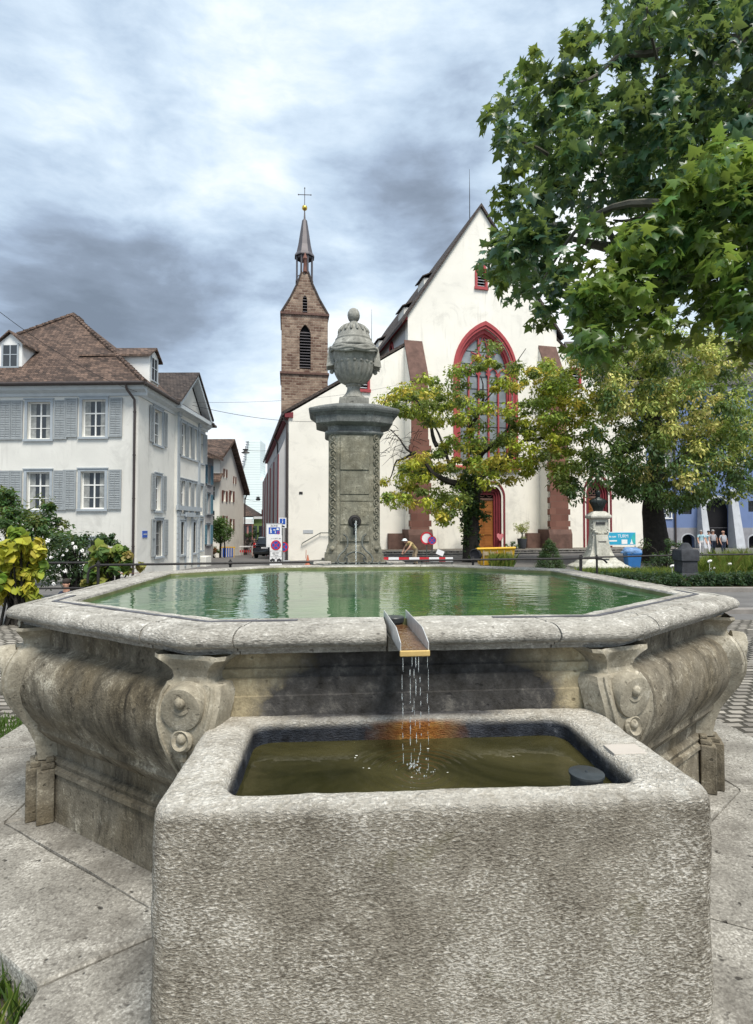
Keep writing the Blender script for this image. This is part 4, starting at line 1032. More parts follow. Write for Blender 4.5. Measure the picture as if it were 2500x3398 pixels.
for a, b in ((A[0], B[0]), (B[0], rd[0]), (A[1], B[1]), (B[1], rd[0]), (rd[0], rd[1])):
    n_ = int((b - a).length / .33)
    for i in range(n_): p = a.lerp(b, i / n_); q = a.lerp(b, (i + 1.1) / n_); m.tube([p + Vector((0, 0, .03)), q + Vector((0, 0, .02))], [.12, .095], 7)
obj('ridge_tiles', m, 'brown_tiles', rf)
def dormer(fr, uc, z0, w, h, d_in, d_out, gable=.45, m_roof='brown_tiles', parent=ho):
    """little roof house: cheeks, window, gabled tile roof; d_in behind the front plane"""
    o = MB(); o.fbox(fr, uc - w / 2, uc + w / 2, d_in, d_out, z0, z0 + h); o.prism([fr.p(uc - w / 2, d_out, z0 + h), fr.p(uc + w / 2, d_out, z0 + h), fr.p(uc, d_out, z0 + h + gable)], fr.p(0, d_in, 0) - fr.p(0, d_out, 0))
    D = obj('dormer', o, 'white_paint', parent)
    r = MB(); e = .22
    for s in (-1, 1):
        r.prism([fr.p(uc + s * (w / 2 + e), d_out + .15, z0 + h - e * .9), fr.p(uc, d_out + .15, z0 + h + gable + .06), fr.p(uc, d_out + .15, z0 + h + gable + .14), fr.p(uc + s * (w / 2 + e), d_out + .15, z0 + h - e * .9 + .08)], fr.p(0, d_in - .3, 0) - fr.p(0, d_out + .15, 0))
    obj('dormer_roof', r, m_roof, D)
    g = MB(); ww = w * .30; g.fbox(fr, uc - ww, uc + ww, d_out + .005, d_out + .02, z0 + .2, z0 + h - .12); obj('pane', g, 'window_glass', D)
    g = MB(); g.fbox(fr, uc - .025, uc + .025, d_out + .02, d_out + .04, z0 + .2, z0 + h - .12); g.fbox(fr, uc - ww, uc + ww, d_out + .02, d_out + .038, z0 + h * .55, z0 + h * .55 + .04)
    for s in (-1, 1): g.fbox(fr, uc + s * (ww + .04) - .04, uc + s * (ww + .04) + .04, d_out + .02, d_out + .05, z0 + .12, z0 + h - .05)
    g.fbox(fr, uc - ww - .12, uc + ww + .12, d_out + .02, d_out + .1, z0 + .1, z0 + .17); obj('dormer_window', g, 'grey_trim', D)
    return D
u_, z_ = HF.off(-.9).uz(35, 1222); dormer(HF, u_, z_ - .1, 1.15, 1.35, -3.2, -.9)
D2 = HS; uu = 2.2; dormer(HS, 2.3, zE + .75, 1.1, 1.45, -3.4, -.25, .3)
# pediment gable on the side
m = MB(); pc = (ris0 + ris1) / 2; hwp = (ris1 - ris0) / 2 + .75; zp = 10.55
tri = [(pc - hwp, zE + .02), (pc + hwp, zE + .02), (pc, zp)]
m.prism([HS.p(u, .16, z) for u, z in [(pc - hwp + .4, zE + .14), (pc + hwp - .4, zE + .14), (pc, zp - .25)]], HS.p(0, -2.5, 0) - HS.p(0, 0, 0)); obj('pediment', m, 'white_plaster', ho)
m = MB()
for s in (-1, 1):
    m.prism([HS.p(pc + s * hwp, .62, zE + .02), HS.p(pc, .62, zp), HS.p(pc, .62, zp + .22), HS.p(pc + s * (hwp + .15), .62, zE + .2)], HS.p(0, -.46, 0) - HS.p(0, 0, 0))
m.fbox(HS, pc - hwp, pc + hwp, .13, .6, zE - .08, zE + .13); obj('pediment_moulding', m, 'cornice_paint', ho)
m = MB()
for s in (-1, 1):
    m.prism([HS.p(pc + s * (hwp + .2), .7, zE + .2), HS.p(pc, .7, zp + .22), HS.p(pc, .7, zp + .34), HS.p(pc + s * (hwp + .2), .7, zE + .32)], HS.p(0, -5.5, 0) - HS.p(0, 0, 0))
obj('gable_roof', m, 'dark_tiles', ho)
m = MB(); L = HS.p(HS.U(882 * .5448), 0, 2.6); u, z = HS.uz(882 * .5448, 950 + 1510 * .5448); m.fbox(HS, u - .26, u + .26, .0, .03, z - .16, z + .16); sg = obj('street_sign', m, 'sign_blue', ho); 
m = MB(); m.fbox(HS, u - .2, u + .2, .031, .034, z - .03, z + .03); obj('sign_lettering', m, 'sign_grey', sg)
m = MB(); m.fbox(HS, Ls - 1.3, Ls - .2, 0, .5, zB, .12); obj('stone_bench', m, 'white_plaster', ho, bevel=.05)

# ------------------------------------------------------------------ church
CU = Vector((.9703, .2419)); CF = Frame((-6.32, 40), CU); CS = Vector((-.2419, .9703))   # facade and the direction the nave runs
ch = thing('church', (2, 44, 0), 'cream plastered gothic church with steep gable and red stone window frames', 'church')
def cz(px, py): return CF.uz(px, py)
uN0, uN1 = CF.U(1355), 21.7; uPk = CF.U(1600); zPk = cz(1597, 690)[1]; zNE = cz(1355, 1045)[1]
zA0 = cz(958, 1372)[1]; zA1 = cz(1350, 1145)[1]; uR = CF.U(2147)
zCB = -1.2
wu, wz = cz(1612, 1066); ws = cz(1612, 1235)[1]; wb = cz(1612, 1535)[1]; hwW = (CF.U(1720) - CF.U(1506)) / 2; wc = (CF.U(1720) + CF.U(1506)) / 2
dc = CF.U(1609); dz = cz(1609, 1590)[1] - .1; dsz = cz(1609, 1648)[1]; dhw = (CF.U(1677) - CF.U(1541)) / 2; zPl = .26
lc = CF.U(1601); lz1 = cz(1601, 870)[1]; lz0 = cz(1601, 964)[1]
d2 = CF.U(1990); 
big = arch(wc, hwW - .38, wb, ws, wz - .55); door1 = arch(dc, dhw - .30, zPl, dsz, dz - .45); lou = arch(lc, .36, lz0 + .25, lz1 - .9, lz1 - .3, 6)
door2 = arch(d2 - .2, 1.05, zPl, 4.6, 6.0)
sl = CF.uz(1206, 1270); sq1 = rect(sl[0] - .34, sl[0] + .34, sl[1] - .5, sl[1] + .6)
sl = CF.uz(1910, 1252); sq2 = rect(sl[0] - .34, sl[0] + .34, sl[1] - .7, sl[1] + .6)
outer = [(0, zCB), (uR, zCB), (uR, zA0 - .2), (uN1, zA1 + 1.4), (uN1, zNE), (uPk, zPk), (uN0, zNE), (uN0, zA1), (0, zA0)]
m = MB(); wall_holes(m, CF, outer, [big, door1, lou, door2, sq1, sq2], .7); obj('facade_wall', m, 'cream_plaster', ch)
def arch3(fr, d, *a, **k): return [fr.p(u, d, z) for u, z in arch(*a, **k)]
def framering(parent, fr, spec, m_, name, ptd=True):
    """nested mouldings: (outer half width, inner half width, top outer, top inner, d0, d1)"""
    m = MB()
    for uc, z0, zs, ho_, hi_, to, ti, d0, d1 in spec:
        A = arch3(fr, d0, uc, ho_, z0, zs, to, pointed=ptd); B = arch3(fr, d0, uc, hi_, z0, zs, ti, pointed=ptd)
        m.ring(A, B, fr.n * (d1 - d0))
    return obj(name, m, m_, parent)
bw = obj('great_window', MB().add([CF.p(u, -.52, z) for u, z in big], [tuple(range(len(big)))]), 'church_glass', ch)
framering(bw, CF, [(wc, wb, ws, hwW, hwW - .22, wz, wz - .32, -.05, .10), (wc, wb, ws, hwW - .22, hwW - .38, wz - .32, wz - .55, -.12, .02), (wc, wb, ws, hwW - .37, hwW - .62, wz - .54, wz - .88, -.40, -.22)], 'red_paint', 'arch_frame')
m = MB(); hi = hwW - .62; ti = wz - .88
m.ring(arch3(CF, -.52, wc, hi + .01, wb, ws, ti), arch3(CF, -.52, wc, hi - .12, wb, ws, ti - .2), CF.n * .14)
nl = 5; lw = 2 * hi / nl; zt = ws - .9
for i in range(1, nl):
    u = wc - hi + lw * i; top = ws + (ti - ws) * (.86 if i in (2, 3) else .45); m.fbox(CF, u - .06, u + .06, -.50, -.36, wb, top if i in (2, 3) else zt + .9)
def smallarch(m, uc, hw_, z0, zs, zt_, t=.07, d=-.48, dd=.1): m.ring(arch3(CF, d, uc, hw_, z0, zs, zt_, n_=6), arch3(CF, d, uc, hw_ - t, z0, zs, zt_ - t * 1.3, n_=6), CF.n * dd)
for i in range(nl):
    u = wc - hi + lw * (i + .5); smallarch(m, u, lw / 2 + .02, ws - .5, ws - .2, ws + .5)
    m.ball(CF.p(u, -.43, ws + .05), .0001, 4)
    for s in (-1, 1): m.prism([CF.p(u + s * (lw / 2 - .03), -.45, ws - .25), CF.p(u + s * (lw * .22), -.45, ws - .02), CF.p(u + s * (lw / 2 - .05), -.45, ws + .1)], CF.n * .07)
smallarch(m, wc, lw / 2 + .05, ws + .5, ws + 1.2, ti - .15, .08)
for s in (-1, 1):
    m.tube([CF.p(wc + s * (lw / 2 + .02), -.42, ws + 1.1), CF.p(wc + s * (lw * .75), -.42, ws + 1.5), CF.p(wc + s * (lw * 1.25), -.42, ws + 1.62)], .06, 6)
    m.tube([CF.p(wc + s * (lw * 1.5), -.42, ws + .4), CF.p(wc + s * (lw * 1.1), -.42, ws + .9), CF.p(wc + s * (lw * .62), -.42, ws + 1.1)], .05, 6)
    m.prism([CF.p(wc + s * (lw / 2 - .05), -.45, ws + 1.2), CF.p(wc + s * (lw * .2), -.45, ws + 1.45), CF.p(wc + s * (lw / 2 - .08), -.45, ws + 1.6)], CF.n * .07)
obj('tracery', m, 'red_paint', bw)
m = MB(); z = wb + .9
while z < ws + 2: m.fbox(CF, wc - hi, wc + hi, -.51, -.485, z, z + .04); z += 1.0
obj('saddle_bars', m, 'dark_metal', bw)
m = MB(); m.hexa([CF.p(u, d, z) for u, d, z in ((wc - hwW - .1, .3, wb - .55), (wc + hwW + .1, .3, wb - .55), (wc + hwW + .1, -.5, wb - .55), (wc - hwW - .1, -.5, wb - .55), (wc - hwW - .1, .3, wb - .45), (wc + hwW + .1, .3, wb - .45), (wc + hwW + .1, -.5, wb + .05), (wc - hwW - .1, -.5, wb + .05))]); obj('sill', m, 'red_paint', bw)
# louvre windows
def louvre(fr, loop, uc, hw_, z0, z1, name='louvre_window', par=ch, ptd=True, pm='red_paint'):
    o = obj(name, MB().add([fr.p(u, -.4, z) for u, z in loop], [tuple(range(len(loop)))]), 'dark_void', par)
    m = MB(); 
    if ptd: m.ring(arch3(fr, -.3, uc, hw_ + .17, z0, z1 - .6, z1 + .25, n_=6), arch3(fr, -.3, uc, hw_ - .02, z0, z1 - .6, z1 - .02, n_=6), fr.n * .4)
    else:
        for a, b, c, d in ((uc - hw_ - .16, uc - hw_ + .02, z0, z1), (uc + hw_ - .02, uc + hw_ + .16, z0, z1), (uc - hw_ - .16, uc + hw_ + .16, z1, z1 + .17)): m.fbox(fr, a, b, -.3, .1, c, d)
    m.fbox(fr, uc - hw_ - .22, uc + hw_ + .22, -.3, .15, z0 - .22, z0); obj('frame', m, pm, o)
    m = MB(); z = z0 + .1
    while z < z1 - (.5 if ptd else .1):
        m.hexa([fr.p(u, d, zz) for u, d, zz in ((uc - hw_, -.02, z), (uc + hw_, -.02, z), (uc + hw_, -.22, z + .12), (uc - hw_, -.22, z + .12), (uc - hw_, -.02, z + .03), (uc + hw_, -.02, z + .03), (uc + hw_, -.22, z + .15), (uc - hw_, -.22, z + .15))]); z += .23
    obj('louvres', m, 'sign_grey', o); return o
louvre(CF, lou, lc, .36, lz0 + .25, lz1 - .3)
for sq in (sq1, sq2): louvre(CF, sq, (sq[0][0] + sq[1][0]) / 2, .34, sq[0][1], sq[2][1], ptd=False)
# portals
def portal(loop, uc, hw_, zs, zt_, dm_, name='portal'):
    o = obj(name, MB().add([CF.p(u, -.66, z) for u, z in loop], [tuple(range(len(loop)))]), 'dark_void', ch)
    sp = []; n_ = 5
    for i in range(n_): a = hw_ + .30 - i * .16; b = a - .15; t = zt_ + .45 - i * .22; sp.append((uc, zPl, zs, a, b, t, t - .2, -.05 - i * .12 - (.3 if i else 0), .06 - i * .11))
    framering(o, CF, sp, dm_, 'splayed_arch')
    hw2 = hw_ + .30 - .16 * n_ + .02; zl = zs - .25
    for s in (-1, 1):
        m = MB(); a, b = (uc - hw2, uc - .015) if s < 0 else (uc + .015, uc + hw2)
        m.fbox(CF, a, b, -.58, -.52, zPl, zl)
        for z0, z1 in ((.15, .85), (1.0, zl - zPl - 1.1), (zl - zPl - .95, zl - zPl - .15)): m.fbox(CF, a + .12, b - .12, -.53, -.49, zPl + z0, zPl + z1); m.fbox(CF, a + .19, b - .19, -.495, -.47, zPl + z0 + .08, zPl + z1 - .08)
        l_ = obj('door', m, 'oak_wood', o); m = MB(); m.ball(CF.p(uc + s * .1, -.45, zPl + 1.05), .05, 8); obj('handle', m, 'gold', l_)
    m = MB(); m.fbox(CF, uc - hw2, uc + hw2, -.58, -.47, zl, zl + .16)
    for i in range(3): c = uc - hw2 * .66 + i * hw2 * .66; m.tube([CF.p(c + .30 * math.cos(t), -.5, zl + .55 + .30 * math.sin(t)) for t in [2 * math.pi * q / 10 for q in range(11)]], .035, 5); m.tube([CF.p(c - .2, -.5, zl + .35), CF.p(c + .2, -.5, zl + .75)], .03, 5); m.tube([CF.p(c + .2, -.5, zl + .35), CF.p(c - .2, -.5, zl + .75)], .03, 5)
    obj('tympanum_tracery', m, 'red_sandstone_dark', o); return o
portal(door1, dc, dhw - .30, dsz, dz - .45, 'dark_red_paint'); portal(door2, d2 - .2, 1.05, 4.6, 6.0, 'dark_red_paint')
m = MB(); hx_, hz_ = CF.off(.07).uz(1660, 1782); pts = [(0, -.32), (.28, .05), (.27, .22), (.14, .3), (0, .18), (-.14, .3), (-.27, .22), (-.28, .05)]
m.prism([CF.p(hx_ + a, .068, hz_ + b) for a, b in pts], CF.n * .02); plain('heart_pink', (.6, .2, .22), .6, .05, 3, 0); obj('painted_heart', m, 'heart_pink', ch)
# buttresses
def buttress(uc, w, ztop, zk, dout, name='buttress'):
    m = MB(); m.prism([CF.p(uc - w / 2, d, z) for d, z in ((0, zCB), (dout, zCB), (dout, zk), (.002, ztop))], CF.u * w); o = obj(name, m, 'cream_plaster', ch)
    m = MB(); w2 = w + .06; sl_ = (ztop - zk) / dout
    m.prism([CF.p(uc - w2 / 2, d, z) for d, z in ((dout, zk - .1), (dout + .12, zk - .12), (dout + .12, zk + .05), (.0, ztop + .22), (.0, ztop + .01), (dout, zk + .01))], CF.u * w2); obj('weathering', m, 'red_sandstone_dark', o)
    m = MB(); z = 1.5; i = 0; m.fbox(CF, uc - w / 2 + .05, uc + w / 2 - .05, dout - .01, dout + .05, zCB, zk - .1)
    while z < 8: 
        e = .16 if i % 2 else .0; m.fbox(CF, uc - w / 2 - e * .4, uc - w / 2 + .25, dout - .3, dout + .055, z, z + .45); m.fbox(CF, uc + w / 2 - .25, uc + w / 2 + .03 + e, dout - .3, dout + .055, z, z + .45); z += .46; i += 1
    obj('sandstone_facing', m, 'red_sandstone', o)
    m = MB(); m.fbox(CF, uc - w / 2 - .2, uc + w / 2 + .25, .0, dout + .22, zCB, 1.35); m.prism([CF.p(uc - w / 2 - .2, d, z) for d, z in ((0, 1.35), (dout + .22, 1.35), (dout + .06, 1.75), (0, 1.75))], CF.u * (w + .45)); m.fbox(CF, uc - w / 2 - 1.35, uc - w / 2 - .2, .0, .4, zCB, 1.45)
    obj('plinth', m, 'red_sandstone_dark', o)
ub = CF.off(1.6).U(1395); buttress(ub, 1.4, cz(1380, 1140)[1], CF.off(1.5).uz(1400, 1262)[1], 1.5)
ub2 = CF.off(1.6).U(1858); buttress(ub2, 1.55, cz(1825, 1158)[1], CF.off(1.5).uz(1870, 1275)[1], 1.5)
# bodies behind the facade
def run(p, L): return Vector((p.x + CS.x * L, p.y + CS.y * L, p.z))
def Q(u, L, z): q = CF.p(u, 0, z); return run(q, L)
LN = 29
m = MB(); m.add([Q(uN0 + .01, .7, zA1 - 5), Q(uN0 + .01, LN, zA1 - 5), Q(uN0 + .01, LN, zNE), Q(uN0 + .01, .7, zNE), Q(uN1 - .01, .7, 8), Q(uN1 - .01, LN, 8), Q(uN1 - .01, LN, zNE), Q(uN1 - .01, .7, zNE)], [(0, 1, 2, 3), (4, 7, 6, 5)])
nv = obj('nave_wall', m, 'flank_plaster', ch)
NFr = Frame(Q(uN0, 0, 0), (CS.x, CS.y), (-CU.x, -CU.y))
for L in (4.6, 10.6, 16.6, 22.6):
    lp = arch(L, .5, zA1 + .3 - (L * .0), zA1 + .9, zA1 + 1.6, 6); framering(nv, NFr, [(L, lp[0][1], lp[1][1], .62, .42, zA1 + 1.8, zA1 + 1.5, -.02, .08)], 'red_paint', 'clerestory_frame')
    m = MB(); m.prism([NFr.p(u, .01, z) for u, z in arch(L, .45, zA1 + .3, zA1 + .9, zA1 + 1.55, 6)], NFr.n * .01); obj('clerestory_window', m, 'black_glass', nv)
m = MB(); m.fbox(NFr, 0.02, LN, .0, .22, zNE - .35, zNE - .1); obj('red_cornice', m, 'red_paint', ch)
# nave roof
m = MB(); e = .55; sl_ = (zPk - zNE) / (uPk - uN0); t_ = .26
for s, u_e in ((-1, uN0), (1, uN1)):
    a = (u_e + s * e, zNE - e * sl_); b = (uPk, zPk + .03)
    m.add([Q(a[0], -.22, a[1]), Q(b[0], -.22, b[1]), Q(b[0], LN, b[1]), Q(a[0], LN, a[1]), Q(a[0], -.22, a[1] + t_), Q(b[0], -.22, b[1] + t_), Q(b[0], LN, b[1] + t_), Q(a[0], LN, a[1] + t_)], [(0, 3, 2, 1), (4, 5, 6, 7), (0, 1, 5, 4), (3, 7, 6, 2), (0, 4, 7, 3)])
rfn = obj('nave_roof', m, 'dark_tiles', ch)
for L, hh in ((4.5, 1.1), (13, 1.0), (4.6, 2.6)):
    base_u = uN0 + (.8 if hh < 2 else 2.6); zb_ = zNE + (base_u - uN0) * sl_
    dfr = Frame(Q(base_u, 0, 0), (CS.x, CS.y), (-CU.x, -CU.y)); m = MB(); m.fbox(dfr, L - .8, L + .8, -1.2, 0, zb_, zb_ + .9); d_ = obj('dormer', m, 'white_plaster', rfn)
    m = MB(); m.hexa([dfr.p(u, d, z) for u, d, z in ((L - 1, .2, zb_ + .88), (L + 1, .2, zb_ + .88), (L + 1, -2.2, zb_ + 2.1), (L - 1, -2.2, zb_ + 2.1), (L - 1, .2, zb_ + .98), (L + 1, .2, zb_ + .98), (L + 1, -2.2, zb_ + 2.2), (L - 1, -2.2, zb_ + 2.2))]); obj('dormer_roof', m, 'dark_tiles', ch)
# left aisle flank along the lane
FL_ = Frame((-6.32, 40), (CS.x, CS.y), (-CU.x, -CU.y)); LA = 30
m = MB(); wins = [arch(3.1 + 5.0 * i, .75, 2.2, 6.2, 7.6, 6) for i in range(5)]
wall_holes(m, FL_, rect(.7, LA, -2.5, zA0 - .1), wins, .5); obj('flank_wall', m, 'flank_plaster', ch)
for i, lp in enumerate(wins):
    o = obj('aisle_window', MB().add([FL_.p(u, -.4, z) for u, z in lp], [tuple(range(len(lp)))]), 'black_glass', ch)
    framering(o, FL_, [(3.1 + 5 * i, 2.2, 6.2, .98, .72, 7.95, 7.55, -.3, .08)], 'red_paint', 'frame')
for i in range(6):
    u = .65 + 5.0 * i; m = MB(); m.prism([FL_.p(u - .35, d, z) for d, z in ((0, -2.5), (.75, -2.5), (.7, 7.2), (.02, 8.8))], FL_.u * .7); b_ = obj('flank_buttress', m, 'flank_plaster', ch)
    m = MB(); m.prism([FL_.p(u - .36, d, z) for d, z in ((.72, -2.5), (.78, -2.5), (.73, 7.2), (.67, 7.2))], FL_.u * .72); obj('red_quoins', m, 'dark_red_paint', b_)
m = MB(); m.prism([FL_.p(-.15, d, z) for d, z in ((-.3, zA0 - .3), (.3, zA0 - .3), (.3, zA0 - .05), (-.3, zA0 + .1))], FL_.u * (LA + .2)); obj('eaves_board', m, 'dark_red_paint', ch)
m = MB(); m.tube([FL_.p(-.2, .45, zA0 - .1), FL_.p(LA, .45, zA0 - .1)], .1, 8); m.tube([FL_.p(.2, .45, zA0 - .12), FL_.p(.12, .12, zA0 - .7), FL_.p(.12, .12, -1)], .07, 8); m.tube([FL_.p(10, .45, zA0 - .12), FL_.p(9.9, .12, zA0 - .7), FL_.p(9.9, .12, -1)], .07, 8); obj('gutter_pipe', m, 'pipe_metal', ch)
m = MB(); t_ = .22
for (ua, za, ub_, zb_) in ((-.5, zA0 - .12, uN0 + .0, zA1 + .12), (uR + .5, zA0 - .35, uN1, zA1 + 1.5)):
    m.add([Q(ua, .0, za), Q(ub_, .0, zb_), Q(ub_, LN, zb_), Q(ua, LN, za), Q(ua, .0, za + t_), Q(ub_, .0, zb_ + t_), Q(ub_, LN, zb_ + t_), Q(ua, LN, za + t_)], [(0, 3, 2, 1), (4, 5, 6, 7), (0, 1, 5, 4), (3, 7, 6, 2), (0, 4, 7, 3), (1, 2, 6, 5)])
obj('aisle_roof', m, 'dark_tiles', ch)
m = MB(); EF = Frame(Q(uR, 0, 0), (CS.x, CS.y), (CU.x, CU.y)); m.fbox(EF, .7, LN, -.4, 0, zCB, zA0 - .55); obj('right_flank_wall', m, 'cream_plaster', ch)
for u, L, z0, h in ((CF.U(1569) , .3, None, 4.4), (uN0 + 1.0, 16, None, 5.2)):
    z0 = zNE + (u - uN0) * sl_; m = MB(); p = Q(u, L, z0); m.tube([p, p + Vector((0, 0, h * .5)), p + Vector((0, 0, h))], [.035, .028, .012], 6); obj('lightning_rod', m, 'dark_metal', ch)
# small plates and handrail on the facade
for px, py, w, h, mm in ((999, 1636, .13, .09, 'dark_metal'), (1023, 1764, .36, .12, 'sign_grey'), (2140, 1727, .12, .12, 'red_paint')):
    u, z = CF.uz(px, py); m = MB(); m.fbox(CF, u - w, u + w, 0, .03, z - h, z + h); obj('wall_plate', m, mm, ch)
# terrace with steps in front of the church
te = thing('terrace', CF.p(12, 3, 0), 'raised church forecourt with dark stone steps along its front', 'terrace'); te['kind'] = 'structure'; del te['category']
ut0 = CF.U(1130) + .3
m = MB(); m.fbox(CF, ut0, uR + 1.2, .01, 3.4, -1.2, zPl - .002); obj('forecourt', m, 'setts', te)
plain('step_stone', (.12, .115, .11), .85, .35, 3, .5, 40, spots=.3); plain('step_edge', (.30, .28, .26), .85, .3, 3, .4, 40)
for i in range(4):
    m = MB(); m.fbox(CF, ut0 - .42 * (i + 1), uR + 1.2 + .3 * i, .02, 3.4 + .42 * (i + 1), -1.2, zPl - .14 * (i + 1)); obj('step', m, 'step_stone', te, bevel=.015)
    m = MB(); m.fbox(CF, ut0 - .42 * i, uR + 1.2, 3.36 + .42 * i, 3.44 + .42 * i, zPl - .14 * i - .05, zPl - .14 * i + .006); obj('step_nosing', m, 'step_edge', te)
m = MB(); a = CF.off(.2).uz(1003, 1803); b = CF.off(.2).uz(1064, 1768); c = CF.off(.2).uz(1100, 1768)
m.tube([CF.p(a[0], .2, a[1]), CF.p(b[0], .2, b[1]), CF.p(c[0], .2, c[1])], .035, 8)
for q in (a, b, c): m.tube([CF.p(q[0], 0, q[1] - .12), CF.p(q[0], .2, q[1])], .02, 6)
obj('handrail', m, 'grey_iron', ch)

# ------------------------------------------------------------------ bell tower
tb = P(1010, 1700, 72); bt = thing('bell_tower', (tb.x, 72, 0), 'brown sandstone bell tower with dark needle spire, gold ball and cross', 'tower')
ta = math.radians(9); TF = Frame((tb.x - 3.0 * math.cos(ta), 72 - 3 * math.sin(ta)), (math.cos(ta), math.sin(ta))); TW = 6.0
def tz(py): return CZ + (1750 - py) / F * 72.2
zt0, zt1 = tz(1037), tz(1237)
bwn = arch(3.05, .72, tz(1222), tz(1110), tz(1072), 8); swn = arch(3.0, .3, tz(1033), tz(990), tz(973), 5)
gab = [(0, zt0), (TW, zt0), (TW - 1.2, tz(985)), (TW - 2.1, tz(935)), (TW / 2 + .35, tz(895)), (TW / 2 - .35, tz(895)), (2.1, tz(935)), (1.2, tz(985))]
m = MB(); wall_holes(m, TF, rect(0, TW, 0, zt0), [bwn], .6); obj('shaft_front', m, 'tower_stone', bt)
m = MB(); m.add([TF.p(0, 0, 0), TF.p(0, -TW, 0), TF.p(0, -TW, zt0), TF.p(0, 0, zt0), TF.p(TW, 0, 0), TF.p(TW, -TW, 0), TF.p(TW, -TW, zt0), TF.p(TW, 0, zt0)], [(0, 1, 2, 3), (4, 7, 6, 5), (1, 5, 6, 2)]); obj('shaft_side', m, 'tower_stone', bt)
m = MB(); wall_holes(m, TF, gab, [swn], .5); obj('gable', m, 'tower_stone', bt); m = MB(); m.prism([TF.p(u, -TW + .5, z) for u, z in gab], -TF.n * .5); obj('gable', m, 'tower_stone', bt)
for L_, h_, c_ in ((bwn, .72, 3.05), (swn, .3, 3.0)):
    o = obj('belfry_opening', MB().add([TF.p(u, -.45, z) for u, z in L_], [tuple(range(len(L_)))]), 'dark_void', bt)
    m = MB(); z = L_[0][1] + .15
    while z < L_[1][1] + .5: m.hexa([TF.p(u, d, zz) for u, d, zz in ((c_ - h_, .0, z), (c_ + h_, .0, z), (c_ + h_, -.3, z + .2), (c_ - h_, -.3, z + .2), (c_ - h_, .0, z + .05), (c_ + h_, .0, z + .05), (c_ + h_, -.3, z + .25), (c_ - h_, -.3, z + .25))]); z += .38
    obj('louvres', m, 'spire_metal', o)
    if h_ > .5:
        m = MB(); ob = arch(c_, h_ + .3, L_[0][1] - .1, L_[1][1], tz(1060), 8); m.ring([TF.p(u, -.02, z) for u, z in ob], [TF.p(u, -.02, z) for u, z in arch(c_, h_, L_[0][1] - .1, L_[1][1], tz(1072), 8)], TF.n * .06); obj('arch_stones', m, 'tower_stone', o)
for z in (zt0, zt1): m = MB(); m.fbox(TF, -.18, TW + .18, -TW - .15, .18, z - .15, z + .12); obj('string_course', m, 'red_sandstone_dark', bt)
m = MB()
for s in (1, -1):
    pr = [gab[1], gab[2], gab[3], gab[4]] if s > 0 else [(TW - u, z) for u, z in (gab[1], gab[2], gab[3], gab[4])]
    up = [(u + s * .16, z + .12) for u, z in pr]
    A = [TF.p(u, .12, z) for u, z in pr] + [TF.p(u, .12, z) for u, z in reversed(up)]; m.prism(A, -TF.n * (TW + .2))
obj('saddle_roof', m, 'dark_tiles', bt)
cc = TF.p(3.0, -TW / 2, 0); 
def oct_(r, z, ph=math.pi / 8): return [Vector((cc.x + r * math.cos(2 * math.pi * k / 8 + ph + ta), cc.y + r * math.sin(2 * math.pi * k / 8 + ph + ta), z)) for k in range(8)]
def olathe(m, lv):
    for (r0, z0), (r1, z1) in zip(lv[:-1], lv[1:]): m.add(oct_(r0, z0) + oct_(r1, z1), [(k, (k + 1) % 8, 8 + (k + 1) % 8, 8 + k) for k in range(8)])
    return m
zl0, zl1 = tz(902) + .3, tz(838) + 1.2
m = olathe(MB(), [(1.15, tz(960)), (1.15, zl0 - .25), (1.28, zl0 - .2), (1.28, zl0), (.01, zl0)])
for k in range(8):
    p = oct_(1.1, 0)[k]; m.tube([Vector((p.x, p.y, zl0)), Vector((p.x, p.y, zl1))], .13, 6)
for k in range(8):
    a, b = oct_(1.1, zl1 - .35)[k], oct_(1.1, zl1 - .35)[(k + 1) % 8]; m.add([a, b, b + Vector((0, 0, .4)), a + Vector((0, 0, .4))], [(0, 1, 2, 3)]); a, b = oct_(1.1, zl0 + .5)[k], oct_(1.1, zl0 + .5)[(k + 1) % 8]; m.tube([a, b], .06, 5)
obj('lantern', m, 'spire_metal', bt)
zs0 = zl1; zsT = tz(680) + 1.5
m = olathe(MB(), [(.01, zs0 - .02), (1.1, zs0 - .02), (1.42, zs0 - .12), (1.42, zs0 + .02), (1.15, zs0 + .45), (.92, zs0 + 1.5), (.62, zs0 + 3.4), (.36, zs0 + 5.0), (.14, zsT - 1.2), (.07, zsT)]); obj('spire', m, 'spire_metal', bt)
fr_ = TF.p(3.0, .0, 0); m = MB(); m.tube([Vector((fr_.x, fr_.y, tz(895))), Vector((fr_.x, fr_.y, tz(855))), Vector((fr_.x, fr_.y, tz(850))), Vector((fr_.x, fr_.y, tz(828)))], [.28, .2, .32, .03], 8); obj('gable_finial', m, 'red_sandstone', bt)
zb_ = zsT + .35; m = MB(); m.ball((cc.x, cc.y, zb_), .37, 20); obj('gold_ball', m, 'gold', bt)
m = MB(); m.tube([Vector((cc.x, cc.y, zb_ + .3)), Vector((cc.x, cc.y, zb_ + 2.75))], .05, 6); m.tube([Vector((cc.x - .85, cc.y, zb_ + 1.85)), Vector((cc.x + .85, cc.y, zb_ + 1.8))], .05, 6)
for p in ((-.85, 1.85), (.85, 1.8), (0, 2.75)): m.ball((cc.x + p[0], cc.y, zb_ + p[1]), .1, 6)
obj('cross', m, 'spire_metal', bt)
